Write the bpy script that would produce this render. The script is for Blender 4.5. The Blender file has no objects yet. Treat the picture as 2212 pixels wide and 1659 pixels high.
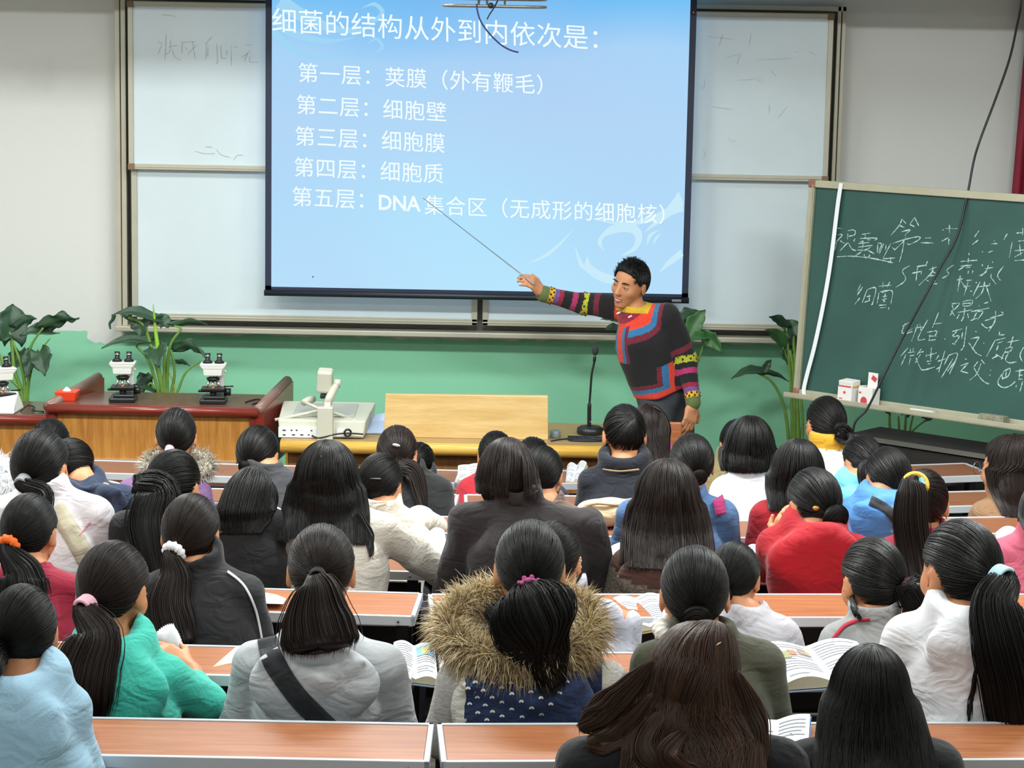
import bpy, bmesh, math, random
import numpy as np
from mathutils import Vector, Matrix
# ---------------------------------------------------------------- camera, world, lights, exposure
SC = bpy.context.scene
COL = SC.collection
IW, IH, FPX = 2212, 1659, 5000.0
CAMZ = 2.71
PITCH = math.atan((829.5 - 50) / FPX); ROLL = math.radians(1.06)
cam_d = bpy.data.cameras.new('camera'); cam = bpy.data.objects.new('camera', cam_d); COL.objects.link(cam)
cam_d.sensor_width = 36.0; cam_d.lens = FPX / IW * 36.0; cam_d.clip_end = 60
RM = Matrix.Rotation(math.pi / 2 - PITCH, 3, 'X') @ Matrix.Rotation(ROLL, 3, 'Z')
cam.matrix_world = Matrix.Translation((0, 0, CAMZ)) @ RM.to_4x4()
SC.camera = cam
SC.view_settings.view_transform = 'Standard'; SC.view_settings.look = 'None'
SC.view_settings.gamma = 1.0; SC.view_settings.use_curve_mapping = False
SC.view_settings.exposure = 0.0
wd = bpy.data.worlds.new('world'); SC.world = wd; wd.use_nodes = True
wd.node_tree.nodes['Background'].inputs[0].default_value = (0.86, 0.93, 1.0, 1)
wd.node_tree.nodes['Background'].inputs[1].default_value = 0.38
def area(name, loc, sx, sy, power, col=(0.95, 1.0, 0.98), aim=None):
    l = bpy.data.lights.new(name, 'AREA'); l.shape = 'RECTANGLE'; l.size = sx; l.size_y = sy; l.energy = power; l.color = col
    o = bpy.data.objects.new(name, l); COL.objects.link(o); o.location = loc
    if aim: o.rotation_euler = (Vector(aim) - Vector(loc)).to_track_quat('-Z', 'Y').to_euler()
    return o
for yy, pw in ((0.4, 15), (3.0, 18), (5.6, 40), (8.1, 110)):
    for xx in (-2.6, -.2, 2.2):
        area('fluorescent_or_fill_light', (xx, yy, 3.36), 1.25, 0.35, pw)
for xx in (-2.9, -.9):  # added fill lamps that brighten the front wall; the real front lights are off
    area('fluorescent_or_fill_light', (xx, 10.2, 3.36), 1.25, 0.35, 30)
def at(px, py, Y):
    d = RM @ Vector(((px - IW / 2) / FPX, -(py - IH / 2) / FPX, -1.0))
    return Vector((0, 0, CAMZ)) + d * (Y / d.y)
def mpp(Y): return Y / FPX
def on_plane(px, py, P0, n):
    d = RM @ Vector(((px - IW / 2) / FPX, -(py - IH / 2) / FPX, -1.0)); c = Vector((0, 0, CAMZ))
    return c + d * ((P0 - c).dot(n) / d.dot(n))

# ---------------------------------------------------------------- materials
def lin(c):
    if isinstance(c, str): c = [int(c[i:i + 2], 16) / 255 for i in (0, 2, 4)]
    return tuple((x / 12.92 if x <= .04045 else ((x + .055) / 1.055) ** 2.4) for x in c) + (1,)
MATS = {}
def mat(name, col, rough=.6, metal=0., spec=.5, noise=0., nscale=12., bump=0., bscale=60., stretch=(1, 1, 1), emit=0., sheen=0., island=0., coord='Object', coat=0.):
    if name in MATS: return MATS[name]
    m = bpy.data.materials.new(name); m.use_nodes = True; nt = m.node_tree; b = nt.nodes['Principled BSDF']
    c = lin(col); b.inputs['Base Color'].default_value = c; b.inputs['Roughness'].default_value = rough
    b.inputs['Metallic'].default_value = metal; b.inputs['Specular IOR Level'].default_value = spec
    if coat: b.inputs['Coat Weight'].default_value = coat; b.inputs['Coat Roughness'].default_value = .2
    if sheen: b.inputs['Sheen Weight'].default_value = sheen; b.inputs['Sheen Roughness'].default_value = .5
    if emit: b.inputs['Emission Color'].default_value = c; b.inputs['Emission Strength'].default_value = emit
    if noise or bump:
        tc = nt.nodes.new('ShaderNodeTexCoord'); mp = nt.nodes.new('ShaderNodeMapping'); mp.inputs['Scale'].default_value = stretch
        nt.links.new(tc.outputs[coord], mp.inputs[0])
    cur = None
    if noise:
        n = nt.nodes.new('ShaderNodeTexNoise'); n.inputs['Scale'].default_value = nscale; n.inputs['Detail'].default_value = 5
        nt.links.new(mp.outputs[0], n.inputs['Vector'])
        r = nt.nodes.new('ShaderNodeMapRange'); r.inputs[1].default_value = .3; r.inputs[2].default_value = .7; r.inputs[3].default_value = 1 - noise; r.inputs[4].default_value = 1 + noise
        nt.links.new(n.outputs[0], r.inputs[0]); cur = r.outputs[0]
    if island:
        g = nt.nodes.new('ShaderNodeNewGeometry'); r = nt.nodes.new('ShaderNodeMapRange'); r.inputs[3].default_value = 1 - island; r.inputs[4].default_value = 1 + island
        nt.links.new(g.outputs['Random Per Island'], r.inputs[0])
        if cur:
            mm = nt.nodes.new('ShaderNodeMath'); mm.operation = 'MULTIPLY'; nt.links.new(cur, mm.inputs[0]); nt.links.new(r.outputs[0], mm.inputs[1]); cur = mm.outputs[0]
        else: cur = r.outputs[0]
    if cur:
        v = nt.nodes.new('ShaderNodeVectorMath'); v.operation = 'SCALE'; v.inputs[0].default_value = c[:3]
        nt.links.new(cur, v.inputs['Scale']); nt.links.new(v.outputs[0], b.inputs['Base Color'])
    if bump:
        n2 = nt.nodes.new('ShaderNodeTexNoise'); n2.inputs['Scale'].default_value = bscale; n2.inputs['Detail'].default_value = 3
        nt.links.new(mp.outputs[0], n2.inputs['Vector'])
        bp = nt.nodes.new('ShaderNodeBump'); bp.inputs['Strength'].default_value = bump; bp.inputs['Distance'].default_value = .004
        nt.links.new(n2.outputs[0], bp.inputs['Height']); nt.links.new(bp.outputs[0], b.inputs['Normal'])
    MATS[name] = m; return m
def wood(name, c1, c2, scale=5., stretch=(1, 18, 18), rough=.42, coord='Object', spec=.5):
    if name in MATS: return MATS[name]
    m = bpy.data.materials.new(name); m.use_nodes = True; nt = m.node_tree; b = nt.nodes['Principled BSDF']; b.inputs['Roughness'].default_value = rough
    b.inputs['Specular IOR Level'].default_value = spec
    tc = nt.nodes.new('ShaderNodeTexCoord'); mp = nt.nodes.new('ShaderNodeMapping'); mp.inputs['Scale'].default_value = stretch
    nt.links.new(tc.outputs[coord], mp.inputs[0])
    n = nt.nodes.new('ShaderNodeTexNoise'); n.inputs['Scale'].default_value = scale; n.inputs['Detail'].default_value = 6; n.inputs['Distortion'].default_value = .6
    nt.links.new(mp.outputs[0], n.inputs['Vector'])
    n2 = nt.nodes.new('ShaderNodeTexNoise'); n2.inputs['Scale'].default_value = scale * 4.3; n2.inputs['Detail'].default_value = 3
    nt.links.new(mp.outputs[0], n2.inputs['Vector'])
    a = nt.nodes.new('ShaderNodeMath'); a.operation = 'MULTIPLY_ADD'; a.inputs[1].default_value = .45
    nt.links.new(n2.outputs[0], a.inputs[0]); nt.links.new(n.outputs[0], a.inputs[2])
    r = nt.nodes.new('ShaderNodeValToRGB'); r.color_ramp.elements[0].position = .5; r.color_ramp.elements[1].position = .92
    r.color_ramp.elements[0].color = lin(c1); r.color_ramp.elements[1].color = lin(c2)
    nt.links.new(a.outputs[0], r.inputs[0]); nt.links.new(r.outputs[0], b.inputs['Base Color'])
    MATS[name] = m; return m

# ---------------------------------------------------------------- scene-graph helpers
def tag(o, label, cat, group=None):
    o['label'] = label; o['category'] = cat
    if group: o['group'] = group
    return o
def empty(name, loc, label, cat, group=None):
    o = bpy.data.objects.new(name, None); o.empty_display_size = .05; COL.objects.link(o); o.location = loc
    return tag(o, label, cat, group)
def link_mesh(name, me, parent=None, loc=None):
    o = bpy.data.objects.new(name, me); COL.objects.link(o)
    if loc is not None: o.location = loc
    if parent is not None: o.parent = parent
    return o
def structure(o):
    o['kind'] = 'structure'; return o
def wloc(o):
    v = Vector((0, 0, 0))
    while o is not None: v = v + o.location; o = o.parent
    return v
class MB:
    """collects shapes (world coordinates unless an origin is given) and links them as one mesh object"""
    def __init__(s, org=(0, 0, 0)):
        s.v = []; s.f = []; s.mi = []; s.sm = []; s.o = Vector(org)
    def raw(s, vs, fs, mi=0, smooth=False):
        k = len(s.v); s.v += [tuple(Vector(v) - s.o) for v in vs]
        for f in fs: s.f.append(tuple(i + k for i in f)); s.mi.append(mi); s.sm.append(smooth)
        return s
    def box(s, c, d, R=None, mi=0):
        c = Vector(c); vs = []
        for x in (-.5, .5):
            for y in (-.5, .5):
                for z in (-.5, .5):
                    p = Vector((x * d[0], y * d[1], z * d[2]))
                    vs.append(c + ((R @ p) if R is not None else p))
        return s.raw(vs, [(0, 1, 3, 2), (4, 6, 7, 5), (0, 4, 5, 1), (2, 3, 7, 6), (0, 2, 6, 4), (1, 5, 7, 3)], mi)
    def hexa(s, b, t, mi=0):
        """4 bottom points (ccw from above) and 4 top points"""
        return s.raw(list(b) + list(t), [(3, 2, 1, 0), (4, 5, 6, 7), (0, 1, 5, 4), (1, 2, 6, 5), (2, 3, 7, 6), (3, 0, 4, 7)], mi)
    def tube(s, pts, r, n=8, mi=0, cap=True, flat=None):
        pts = [Vector(p) for p in pts]; N = len(pts)
        rs = r if isinstance(r, (list, tuple)) else [r] * N
        vs = []; fs = []; u = None
        for i, p in enumerate(pts):
            t = (pts[min(i + 1, N - 1)] - pts[max(i - 1, 0)]).normalized()
            if u is None:
                u = t.orthogonal().normalized()
            else:
                u = (u - t * u.dot(t)); u = u.normalized() if u.length > 1e-6 else t.orthogonal().normalized()
            w = t.cross(u)
            for k in range(n):
                a = 2 * math.pi * k / n; q = u * math.cos(a) + w * math.sin(a)
                if flat is not None: q = q - Vector(flat) * (q.dot(Vector(flat)) * .5)
                vs.append(p + q * rs[i])
        for i in range(N - 1):
            for k in range(n):
                a, b2 = i * n + k, i * n + (k + 1) % n; fs.append((a, b2, b2 + n, a + n))
        if cap: fs += [tuple(range(n - 1, -1, -1)), tuple((N - 1) * n + k for k in range(n))]
        return s.raw(vs, fs, mi, True)
    def cyl(s, p0, p1, r0, r1=None, n=20, mi=0):
        return s.tube([p0, p1], [r0, r0 if r1 is None else r1], n, mi).flatcaps(n)
    def flatcaps(s, n):
        for k in (-1, -2): s.sm[k] = False
        return s
    def lathe(s, prof, c, n=24, mi=0, R=None):
        c = Vector(c); vs = []; fs = []
        for r, z in prof:
            for k in range(n):
                a = 2 * math.pi * k / n; p = Vector((r * math.cos(a), r * math.sin(a), z)); vs.append(c + ((R @ p) if R is not None else p))
        for i in range(len(prof) - 1):
            for k in range(n):
                a, b2 = i * n + k, i * n + (k + 1) % n; fs.append((a, b2, b2 + n, a + n))
        return s.raw(vs, fs, mi, True)
    def sphere(s, c, r, n=16, m=10, mi=0, R=None):
        if not isinstance(r, (tuple, list)): r = (r, r, r)
        c = Vector(c); vs = []; fs = []
        for i in range(m + 1):
            t = math.pi * i / m
            for k in range(n):
                a = 2 * math.pi * k / n
                p = Vector((r[0] * math.sin(t) * math.cos(a), r[1] * math.sin(t) * math.sin(a), -r[2] * math.cos(t))); vs.append(c + ((R @ p) if R is not None else p))
        for i in range(m):
            for k in range(n):
                a, b2 = i * n + k, i * n + (k + 1) % n; fs.append((a, b2, b2 + n, a + n))
        return s.raw(vs, fs, mi, True)
    def torus(s, c, R0, r0, R=None, n=24, m=10, mi=0, bump=0., nb=0):
        vs = []; fs = []; c = Vector(c)
        for i in range(n):
            a = 2 * math.pi * i / n; rr = r0 * (1 + bump * math.sin(nb * a))
            for k in range(m):
                b2 = 2 * math.pi * k / m; p = Vector(((R0 + rr * math.cos(b2)) * math.cos(a), (R0 + rr * math.cos(b2)) * math.sin(a), rr * math.sin(b2)))
                vs.append(c + ((R @ p) if R is not None else p))
        for i in range(n):
            for k in range(m):
                fs.append((i * m + k, ((i + 1) % n) * m + k, ((i + 1) % n) * m + (k + 1) % m, i * m + (k + 1) % m))
        return s.raw(vs, fs, mi, True)
    def sheet(s, P, mi=0, smooth=True):
        """P: rows of points"""
        nr, nc = len(P), len(P[0]); fs = []
        for i in range(nr - 1):
            for j in range(nc - 1): fs.append((i * nc + j, i * nc + j + 1, (i + 1) * nc + j + 1, (i + 1) * nc + j))
        return s.raw([p for row in P for p in row], fs, mi, smooth)
    def build(s, name, mats, parent=None, bevel=0., seg=2, solid=0.):
        me = bpy.data.meshes.new(name); me.from_pydata(s.v, [], s.f)
        for m in (mats if isinstance(mats, (list, tuple)) else [mats]): me.materials.append(m)
        me.polygons.foreach_set('material_index', s.mi); me.polygons.foreach_set('use_smooth', s.sm); me.update()
        o = link_mesh(name, me, parent)
        o.location = s.o - wloc(parent)
        if solid:
            md = o.modifiers.new('thick', 'SOLIDIFY'); md.thickness = solid; md.offset = 0
        if bevel:
            md = o.modifiers.new('edge', 'BEVEL'); md.width = bevel; md.segments = seg; md.limit_method = 'ANGLE'; md.angle_limit = math.radians(50)
        return o
def rotz(a): return Matrix.Rotation(a, 3, 'Z')
def rotx(a): return Matrix.Rotation(a, 3, 'X')
def roty(a): return Matrix.Rotation(a, 3, 'Y')
def bez(p0, p1, p2, p3, n=12):
    p0, p1, p2, p3 = map(Vector, (p0, p1, p2, p3)); out = []
    for i in range(n + 1):
        t = i / n; out.append(p0 * (1 - t) ** 3 + p1 * 3 * t * (1 - t) ** 2 + p2 * 3 * t * t * (1 - t) + p3 * t ** 3)
    return out
def smooth_path(pts, n=6):
    """Catmull-Rom"""
    pts = [Vector(p) for p in pts]; out = []
    for i in range(len(pts) - 1):
        a, b, c, d = pts[max(i - 1, 0)], pts[i], pts[i + 1], pts[min(i + 2, len(pts) - 1)]
        for k in range(n):
            t = k / n; out.append(.5 * ((2 * b) + (c - a) * t + (2 * a - 5 * b + 4 * c - d) * t * t + (3 * b - a - 3 * c + d) * t ** 3))
    out.append(pts[-1]); return out
# ---------------------------------------------------------------- room
WY = 12.1
def wall_mat():
    m = bpy.data.materials.new('painted plaster'); m.use_nodes = True; nt = m.node_tree; b = nt.nodes['Principled BSDF']; b.inputs['Roughness'].default_value = .75
    N = lambda t: nt.nodes.new(t); L = nt.links.new
    tc = N('ShaderNodeTexCoord'); sp = N('ShaderNodeSeparateXYZ'); L(tc.outputs['Object'], sp.inputs[0])
    def noise(sc, det=5):
        n = N('ShaderNodeTexNoise'); n.inputs['Scale'].default_value = sc; n.inputs['Detail'].default_value = det; L(tc.outputs['Object'], n.inputs['Vector']); return n.outputs[0]
    def math_(op, a, b2, c=None):
        n = N('ShaderNodeMath'); n.operation = op
        for i, q in enumerate((a, b2, c)):
            if q is None: continue
            if isinstance(q, (int, float)): n.inputs[i].default_value = q
            else: L(q, n.inputs[i])
        return n.outputs[0]
    def mix(f, a, b2):
        n = N('ShaderNodeMix'); n.data_type = 'RGBA'
        for i, q in ((0, f), (6, a), (7, b2)):
            if isinstance(q, tuple): n.inputs[i].default_value = q
            elif isinstance(q, float): n.inputs[i].default_value = q
            else: L(q, n.inputs[i])
        return n.outputs[2]
    zb = at(130, 716, WY).z
    edge = math_('MULTIPLY_ADD', noise(9.), .05, sp.outputs[2])
    g = math_('LESS_THAN', edge, zb + .025)
    # whitewashed repair patch at the board's lower left corner
    pc = at(228, 722, WY)
    dx = math_('MULTIPLY', math_('SUBTRACT', sp.outputs[0], pc.x), 9.5); dz = math_('MULTIPLY', math_('SUBTRACT', sp.outputs[2], pc.z), 19.)
    rr = math_('ADD', math_('MULTIPLY', dx, dx), math_('MULTIPLY', dz, dz))
    rr = math_('MULTIPLY_ADD', noise(22.), 1.6, rr); patch = math_('LESS_THAN', rr, 1.7)
    g = math_('MULTIPLY', g, math_('SUBTRACT', 1., patch))
    sm = N('ShaderNodeMapRange'); sm.inputs[1].default_value = .64; sm.inputs[2].default_value = .8; L(noise(2.3, 8), sm.inputs[0])
    white = mix(math_('MULTIPLY', sm.outputs[0], .35), lin('d9dad6'), lin('b9b7b0'))
    fl = N('ShaderNodeMapRange'); fl.inputs[3].default_value = .0; fl.inputs[4].default_value = 1.; L(noise(140., 2), fl.inputs[0])
    green = mix(fl.outputs[0], lin('7ccba2'), lin('98d5b3'))
    L(mix(g, white, green), b.inputs['Base Color'])
    bp = N('ShaderNodeBump'); bp.inputs['Strength'].default_value = .12; bp.inputs['Distance'].default_value = .004; L(noise(60.), bp.inputs['Height']); L(bp.outputs[0], b.inputs['Normal'])
    return m
XL, XR, YB, CEIL = -4.6, 4.6, -1.6, 3.42
M_wall = wall_mat(); M_plain = mat('cream wall', 'd8d8d2', .8, noise=.04, nscale=2); M_ceil = mat('ceiling white', 'dedfdb', .85)
structure(MB().box(((XL + XR) / 2, WY + .1, 1.7), (XR - XL + .4, .2, 3.9)).build('wall_front', M_wall))
structure(MB().box((XL - .1, (YB + WY) / 2, 1.7), (.2, WY - YB, 3.9)).build('wall_left', M_plain))
structure(MB().box((XR + .1, (YB + WY) / 2, 1.7), (.2, WY - YB, 3.9)).build('wall_right', M_plain))
structure(MB().box((0, YB - .1, 1.7), (XR - XL + .4, .2, 3.9)).build('wall_back', M_plain))
structure(MB().box((0, (YB + WY) / 2, CEIL + .05), (XR - XL, WY - YB, .1)).build('ceiling', M_ceil))
structure(MB().box((0, 11.25, (CEIL + 2.88) / 2), (XR - XL, .3, CEIL - 2.88)).build('trim_1', M_ceil))
# rows: far edge depth and height of each writing desk; tiers of the floor
DF = {1: 5.45, 2: 6.25, 3: 7.05, 4: 7.85, 5: 8.6, 6: 9.4, 7: 10.2}
DPX = {1: (1106, 1562), 2: (1106, 1404), 3: (1106, 1284), 4: (1106, 1192), 5: (1106, 1119), 6: (1106, 1066), 7: (1106, 1014)}
DZ = {k: at(*DPX[k], DF[k]).z for k in DF}
FLZ = {k: DZ[k] - .76 for k in DF}; FLZ[7] = 0.0
HEADY = {0: 5.0, 1: 5.8, 2: 6.6, 3: 7.4, 4: 8.15, 5: 8.95, 6: 9.72}
fm = mat('terrazzo floor', '6b655d', .55, noise=.25, nscale=40)
fb = MB(); ys = [YB, 5.55] + [DF[k] + .1 for k in range(2, 7)] + [WY]; zs = [FLZ[1], FLZ[2], FLZ[3], FLZ[4], FLZ[5], FLZ[6], 0.0]
for i, z in enumerate(zs):
    fb.box((0, (ys[i] + ys[i + 1]) / 2, (z - .4) / 2 ), (XR - XL, ys[i + 1] - ys[i], z + .4))
structure(fb.build('floor', fm))

# ---------------------------------------------------------------- sliding whiteboard
alu = mat('whiteboard aluminium', 'b9b5a4', .45, metal=.25, noise=.03); alu_d = mat('aluminium groove', '77776c', .5, metal=.2); capm = mat('brown corner cap', '80664e', .6)
wsurf = mat('whiteboard enamel', 'd0dde2', .35, noise=.03, nscale=3.)
X = lambda px, py, Y: at(px, py, Y).x
Z = lambda px, py, Y: at(px, py, Y).z
Yf = 11.99                                             # face of the outer frame
xl0, xl1 = X(249, 350, Yf), X(273, 350, Yf)
xr0, xr1 = X(1803, 200, Yf), X(1822, 200, Yf)
zt = Z(1700, 12, Yf) ; zt0 = Z(1700, 23, Yf); zb0 = Z(607, 708, Yf); zb1 = Z(607, 719, Yf)
wbE = empty('whiteboard', ((xl0 + xr1) / 2, Yf, zb1), 'white sliding board framed in dull aluminium behind the projection screen', 'whiteboard')
O = wbE.location
f = MB(O)
for a, b2 in ((xl0, xl0 + (xl1 - xl0) * .46), (xl0 + (xl1 - xl0) * .54, xl1)): f.box(((a + b2) / 2, (Yf + WY) / 2, (zt + zb1) / 2), (b2 - a, WY - Yf, zt - zb1))
for a, b2 in ((xr0, xr0 + (xr1 - xr0) * .44), (xr0 + (xr1 - xr0) * .54, xr1)): f.box(((a + b2) / 2, (Yf + WY) / 2, (zt + zb1) / 2), (b2 - a, WY - Yf, zt - zb1))
f.box(((xl0 + xr1) / 2, (Yf + WY) / 2, (zt + zt0) / 2), (xr1 - xl0, WY - Yf, zt - zt0))
f.build('frame', alu, wbE, .003)
f = MB(O).box(((xl0 + xr1) / 2, WY - .02, (zt + zb1) / 2), (xr1 - xl0 - .01, .03, zt - zb1 - .01)); f.build('back_channel', alu_d, wbE)
f = MB(O).box(((xl0 + xr1) / 2, Yf + .02, (zb0 + zb1) / 2), (xr1 - xl0, .16, zb0 - zb1)); f.build('pen_ledge', alu, wbE, .004)
def panel(x0, x1, z0, z1, Y, tw=.026, caps=()):
    p = MB(O).box(((x0 + x1) / 2, Y + .012, (z0 + z1) / 2), (x1 - x0, .02, z1 - z0)).build('board_panel', wsurf, wbE)
    t = MB(O)
    for a, b2, c, d in ((x0, x1, z0, z0 + tw * 1.15), (x0, x1, z1 - tw * .95, z1), (x0, x0 + tw, z0, z1), (x1 - tw, x1, z0, z1)):
        t.box(((a + b2) / 2, Y + .008, (c + d) / 2), (b2 - a, .032, d - c))
    t.box(((x0 + x1) / 2, Y - .006, z0 + tw * .55), (x1 - x0, .01, tw * .25))
    t.build('trim', alu, p, .003)
    c = MB(O)
    for cx, cz in caps: c.box((cx, Y + .006, cz), (tw * 1.35, .038, tw * 1.3))
    if caps: c.build('corner_cap', capm, p, .004)
    return p
xa, xb = X(277, 200, 11.93), X(1795, 200, 11.93); xm0 = X(1031, 690, 11.96); xm1 = X(1042, 690, 11.96)
zu1 = Z(1640, 27, 11.93); zu0 = Z(420, 368, 11.93)
Lz0, Lz1 = Z(607, 695, 11.97), zu0 + .12
pl = panel(xa, xm0, zu0, zu1, 11.93, caps=((xa + .014, zu0 + .014), (xa + .014, zu1 - .014)))
pr = panel(xm1, xb, zu0 + .0, zu1, 11.93, caps=((xb - .014, zu0 + .014), (xb - .014, zu1 - .014)))
pll = panel(xa + .006, xm0, Lz0, Lz1, 11.97, tw=.03); prl = panel(xm1, xb - .006, Lz0, Lz1, 11.97, tw=.03)

def strokes(mb, lst, ox, oy, sc, P0, n, w, jit=0.15, rng=random.Random(3)):
    """hand-drawn strokes laid on a plane: each polyline becomes a thin ribbon"""
    for pl_ in lst:
        q = [on_plane(ox + x / sc, oy + y / sc, P0, n) + n * .0018 for x, y in pl_]
        if len(q) > 2: q = smooth_path(q, 5)
        else: q = [q[0].lerp(q[1], t / 4) for t in range(5)]
        vs = []
        for i, p in enumerate(q):
            t = (q[min(i + 1, len(q) - 1)] - q[max(i - 1, 0)]).normalized(); sd = t.cross(n).normalized()
            ww = w * (1 + rng.uniform(-jit, jit) * 2) * (.6 if i in (0, len(q) - 1) else 1)
            vs += [p + sd * ww, p - sd * ww]
        mb.raw(vs, [(2 * i, 2 * i + 1, 2 * i + 3, 2 * i + 2) for i in range(len(q) - 1)])
marker = mat('faded marker ink', 'a9b2b6', .7)
nY = Vector((0, -1, 0))
mk = MB(O)
strokes(mk, [[(305,75),(300,220),(290,360)],[(215,150),(270,185)],[(260,190),(210,295)],[(355,140),(345,260),(300,300)],[(330,220),(430,195)],[(370,230),(400,320),(470,365)],[(485,170),(480,285)],[(470,165),(630,155)],[(520,215),(540,250)],[(600,150),(630,350)],[(650,190),(540,300)],[(820,100),(735,190)],[(760,180),(745,355)],[(775,220),(770,330)],[(870,180),(880,380),(860,400)],[(920,200),(925,330),(980,340)],[(985,250),(985,310)],[(1035,200),(1035,430)],[(1060,215),(1110,215)],[(1190,185),(1255,195)],[(1150,335),(1245,260)],[(1220,280),(1180,380)],[(1240,320),(1245,380),(1330,385)],[(630,1380),(750,1410),(850,1405)],[(870,1360),(920,1420),(1020,1450)],[(1060,1480),(1100,1430),(1165,1425)],[(740,1330),(820,1335)],[(259,-146),(330,-140),(415,-124)]], 300, 60, 5.183, Vector((0, 11.931, 0)), nY, .0011)
mk.build('marker_writing', marker, pl)
mk = MB(O)
strokes(mk, [[(170,430),(185,440),(190,400)],[(200,180),(330,195)],[(280,170),(260,230)],[(420,170),(410,230)],[(290,290),(360,270)],[(370,260),(350,320)],[(450,300),(620,290)],[(640,260),(660,255)],[(700,255),(745,275)],[(350,400),(480,390)],[(520,350),(545,380)],[(450,400),(480,410)],[(510,520),(510,565)],[(600,530),(550,590)],[(310,690),(325,705),(345,700)],[(180,740),(190,770),(175,795)],[(220,530),(330,545)]], 1440, 0, 2.304, Vector((0, 11.931, 0)), nY, .0013)
mk.build('marker_writing', mat('very faded marker ink', 'bcc6ca', .7), pr)

# ---------------------------------------------------------------- projection screen and its slide
SY = 11.82
sc0, sc1 = X(573.5, 320, SY), X(1496, 320, SY); szb = Z(575, 637, SY); szt = 3.0
nav = mat('screen black border', '1c2740', .55)
scE = empty('projection_screen', ((sc0 + sc1) / 2, SY, szb), 'large lit pull-down screen showing a blue biology slide in Chinese', 'projection screen')
O = scE.location
bl, br, bb = X(587, 320, SY), X(1482, 320, SY), Z(590, 619, SY)
MB(O).box(((sc0 + bl) / 2, SY, (szb + szt) / 2), (bl - sc0, .012, szt - szb)).box(((sc1 + br) / 2, SY, (szb + szt) / 2), (sc1 - br, .012, szt - szb)).box(((sc0 + sc1) / 2, SY, (szb + bb) / 2 + .005), (sc1 - sc0, .012, bb - szb)).build('border', nav, scE)
MB(O).cyl((sc0 - .004, SY - .006, szb + .012), (sc1 + .004, SY - .006, szb + .012), .016, n=16).build('weight_bar', mat('weight bar', '2a3038', .4, metal=.4), scE)
MB(O).box((sc1 - .06, SY - .025, szb + .012), (.05, .012, .014)).build('pull_tab', mat('pull tab grey', '6d7780', .5), scE, .004)
MB(O).cyl((sc0 - .06, SY, szt + .06), (sc1 + .06, SY, szt + .06), .06, n=20).build('roller_case', mat('roller case', 'd8d8d4', .5), scE)
MB(O).sphere(on_plane(1498, 27, Vector((0, SY - .008, 0)), nY), .003).build('indicator_light', mat('red led', 'ff3050', emit=1.5), scE)
def slide_mat():
    m = bpy.data.materials.new('lit slide'); m.use_nodes = True; nt = m.node_tree; N = lambda t: nt.nodes.new(t); L = nt.links.new
    out = nt.nodes['Material Output']; nt.nodes.remove(nt.nodes['Principled BSDF']); em = N('ShaderNodeEmission'); L(em.outputs[0], out.inputs[0])
    tc = N('ShaderNodeTexCoord'); mp = N('ShaderNodeMapping'); L(tc.outputs['Generated'], mp.inputs[0])
    sp = N('ShaderNodeSeparateXYZ'); L(tc.outputs['Generated'], sp.inputs[0])
    r = N('ShaderNodeValToRGB'); e = r.color_ramp.elements
    e[0].position = 0; e[0].color = lin('b9e6ff'); e[1].position = 1; e[1].color = lin('1f9cee')
    for p, c in ((.25, 'b2e2fd'), (.5, 'b3d9f8'), (.72, 'a9d4f8'), (.86, '6fbff6')): q = e.new(p); q.color = lin(c)
    n = N('ShaderNodeTexNoise'); n.inputs['Scale'].default_value = 1.6; n.inputs['Detail'].default_value = 1; L(tc.outputs['Generated'], n.inputs['Vector'])
    a = N('ShaderNodeMath'); a.operation = 'MULTIPLY_ADD'; a.inputs[1].default_value = .3; L(n.outputs[0], a.inputs[0])
    s2 = N('ShaderNodeMath'); s2.operation = 'SUBTRACT'; s2.inputs[1].default_value = .15; L(sp.outputs[2], s2.inputs[0]); L(s2.outputs[0], a.inputs[2]); L(a.outputs[0], r.inputs[0])
    # soft lilac bands of the slide's own background design
    w = N('ShaderNodeTexWave'); w.inputs['Scale'].default_value = .42; w.inputs['Distortion'].default_value = 2.2; w.inputs['Detail'].default_value = 1; w.inputs['Phase Offset'].default_value = 2.2
    mp.inputs['Rotation'].default_value = (0, .6, 0); L(mp.outputs[0], w.inputs['Vector'])
    mx = N('ShaderNodeMix'); mx.data_type = 'RGBA'; mm = N('ShaderNodeMath'); mm.operation = 'MULTIPLY'; mm.inputs[1].default_value = .3; L(w.outputs[1], mm.inputs[0])
    L(mm.outputs[0], mx.inputs[0]); L(r.outputs[0], mx.inputs[6]); mx.inputs[7].default_value = lin('b4cdf2'); L(mx.outputs[2], em.inputs[0]); em.inputs[1].default_value = 1.0
    return m
img = MB(O).box(((bl + br) / 2, SY - .001, (bb + szt) / 2), (br - bl, .012, szt - bb)).build('slide_image', slide_mat(), scE)
SP = Vector((0, SY - .0085, 0))
M_sw = mat('pale slide swirl', 'cdf0ff', emit=.96); M_tx = mat('white slide lettering', 'f4ffff', emit=1.0); M_sw2 = mat('faint slide swirl', 'a5dcfb', emit=.95)
for k in (M_sw, M_tx, M_sw2): k.node_tree.nodes['Principled BSDF'].inputs['Base Color'].default_value = (0, 0, 0, 1); k.node_tree.nodes['Principled BSDF'].inputs['Specular IOR Level'].default_value = 0
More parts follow.
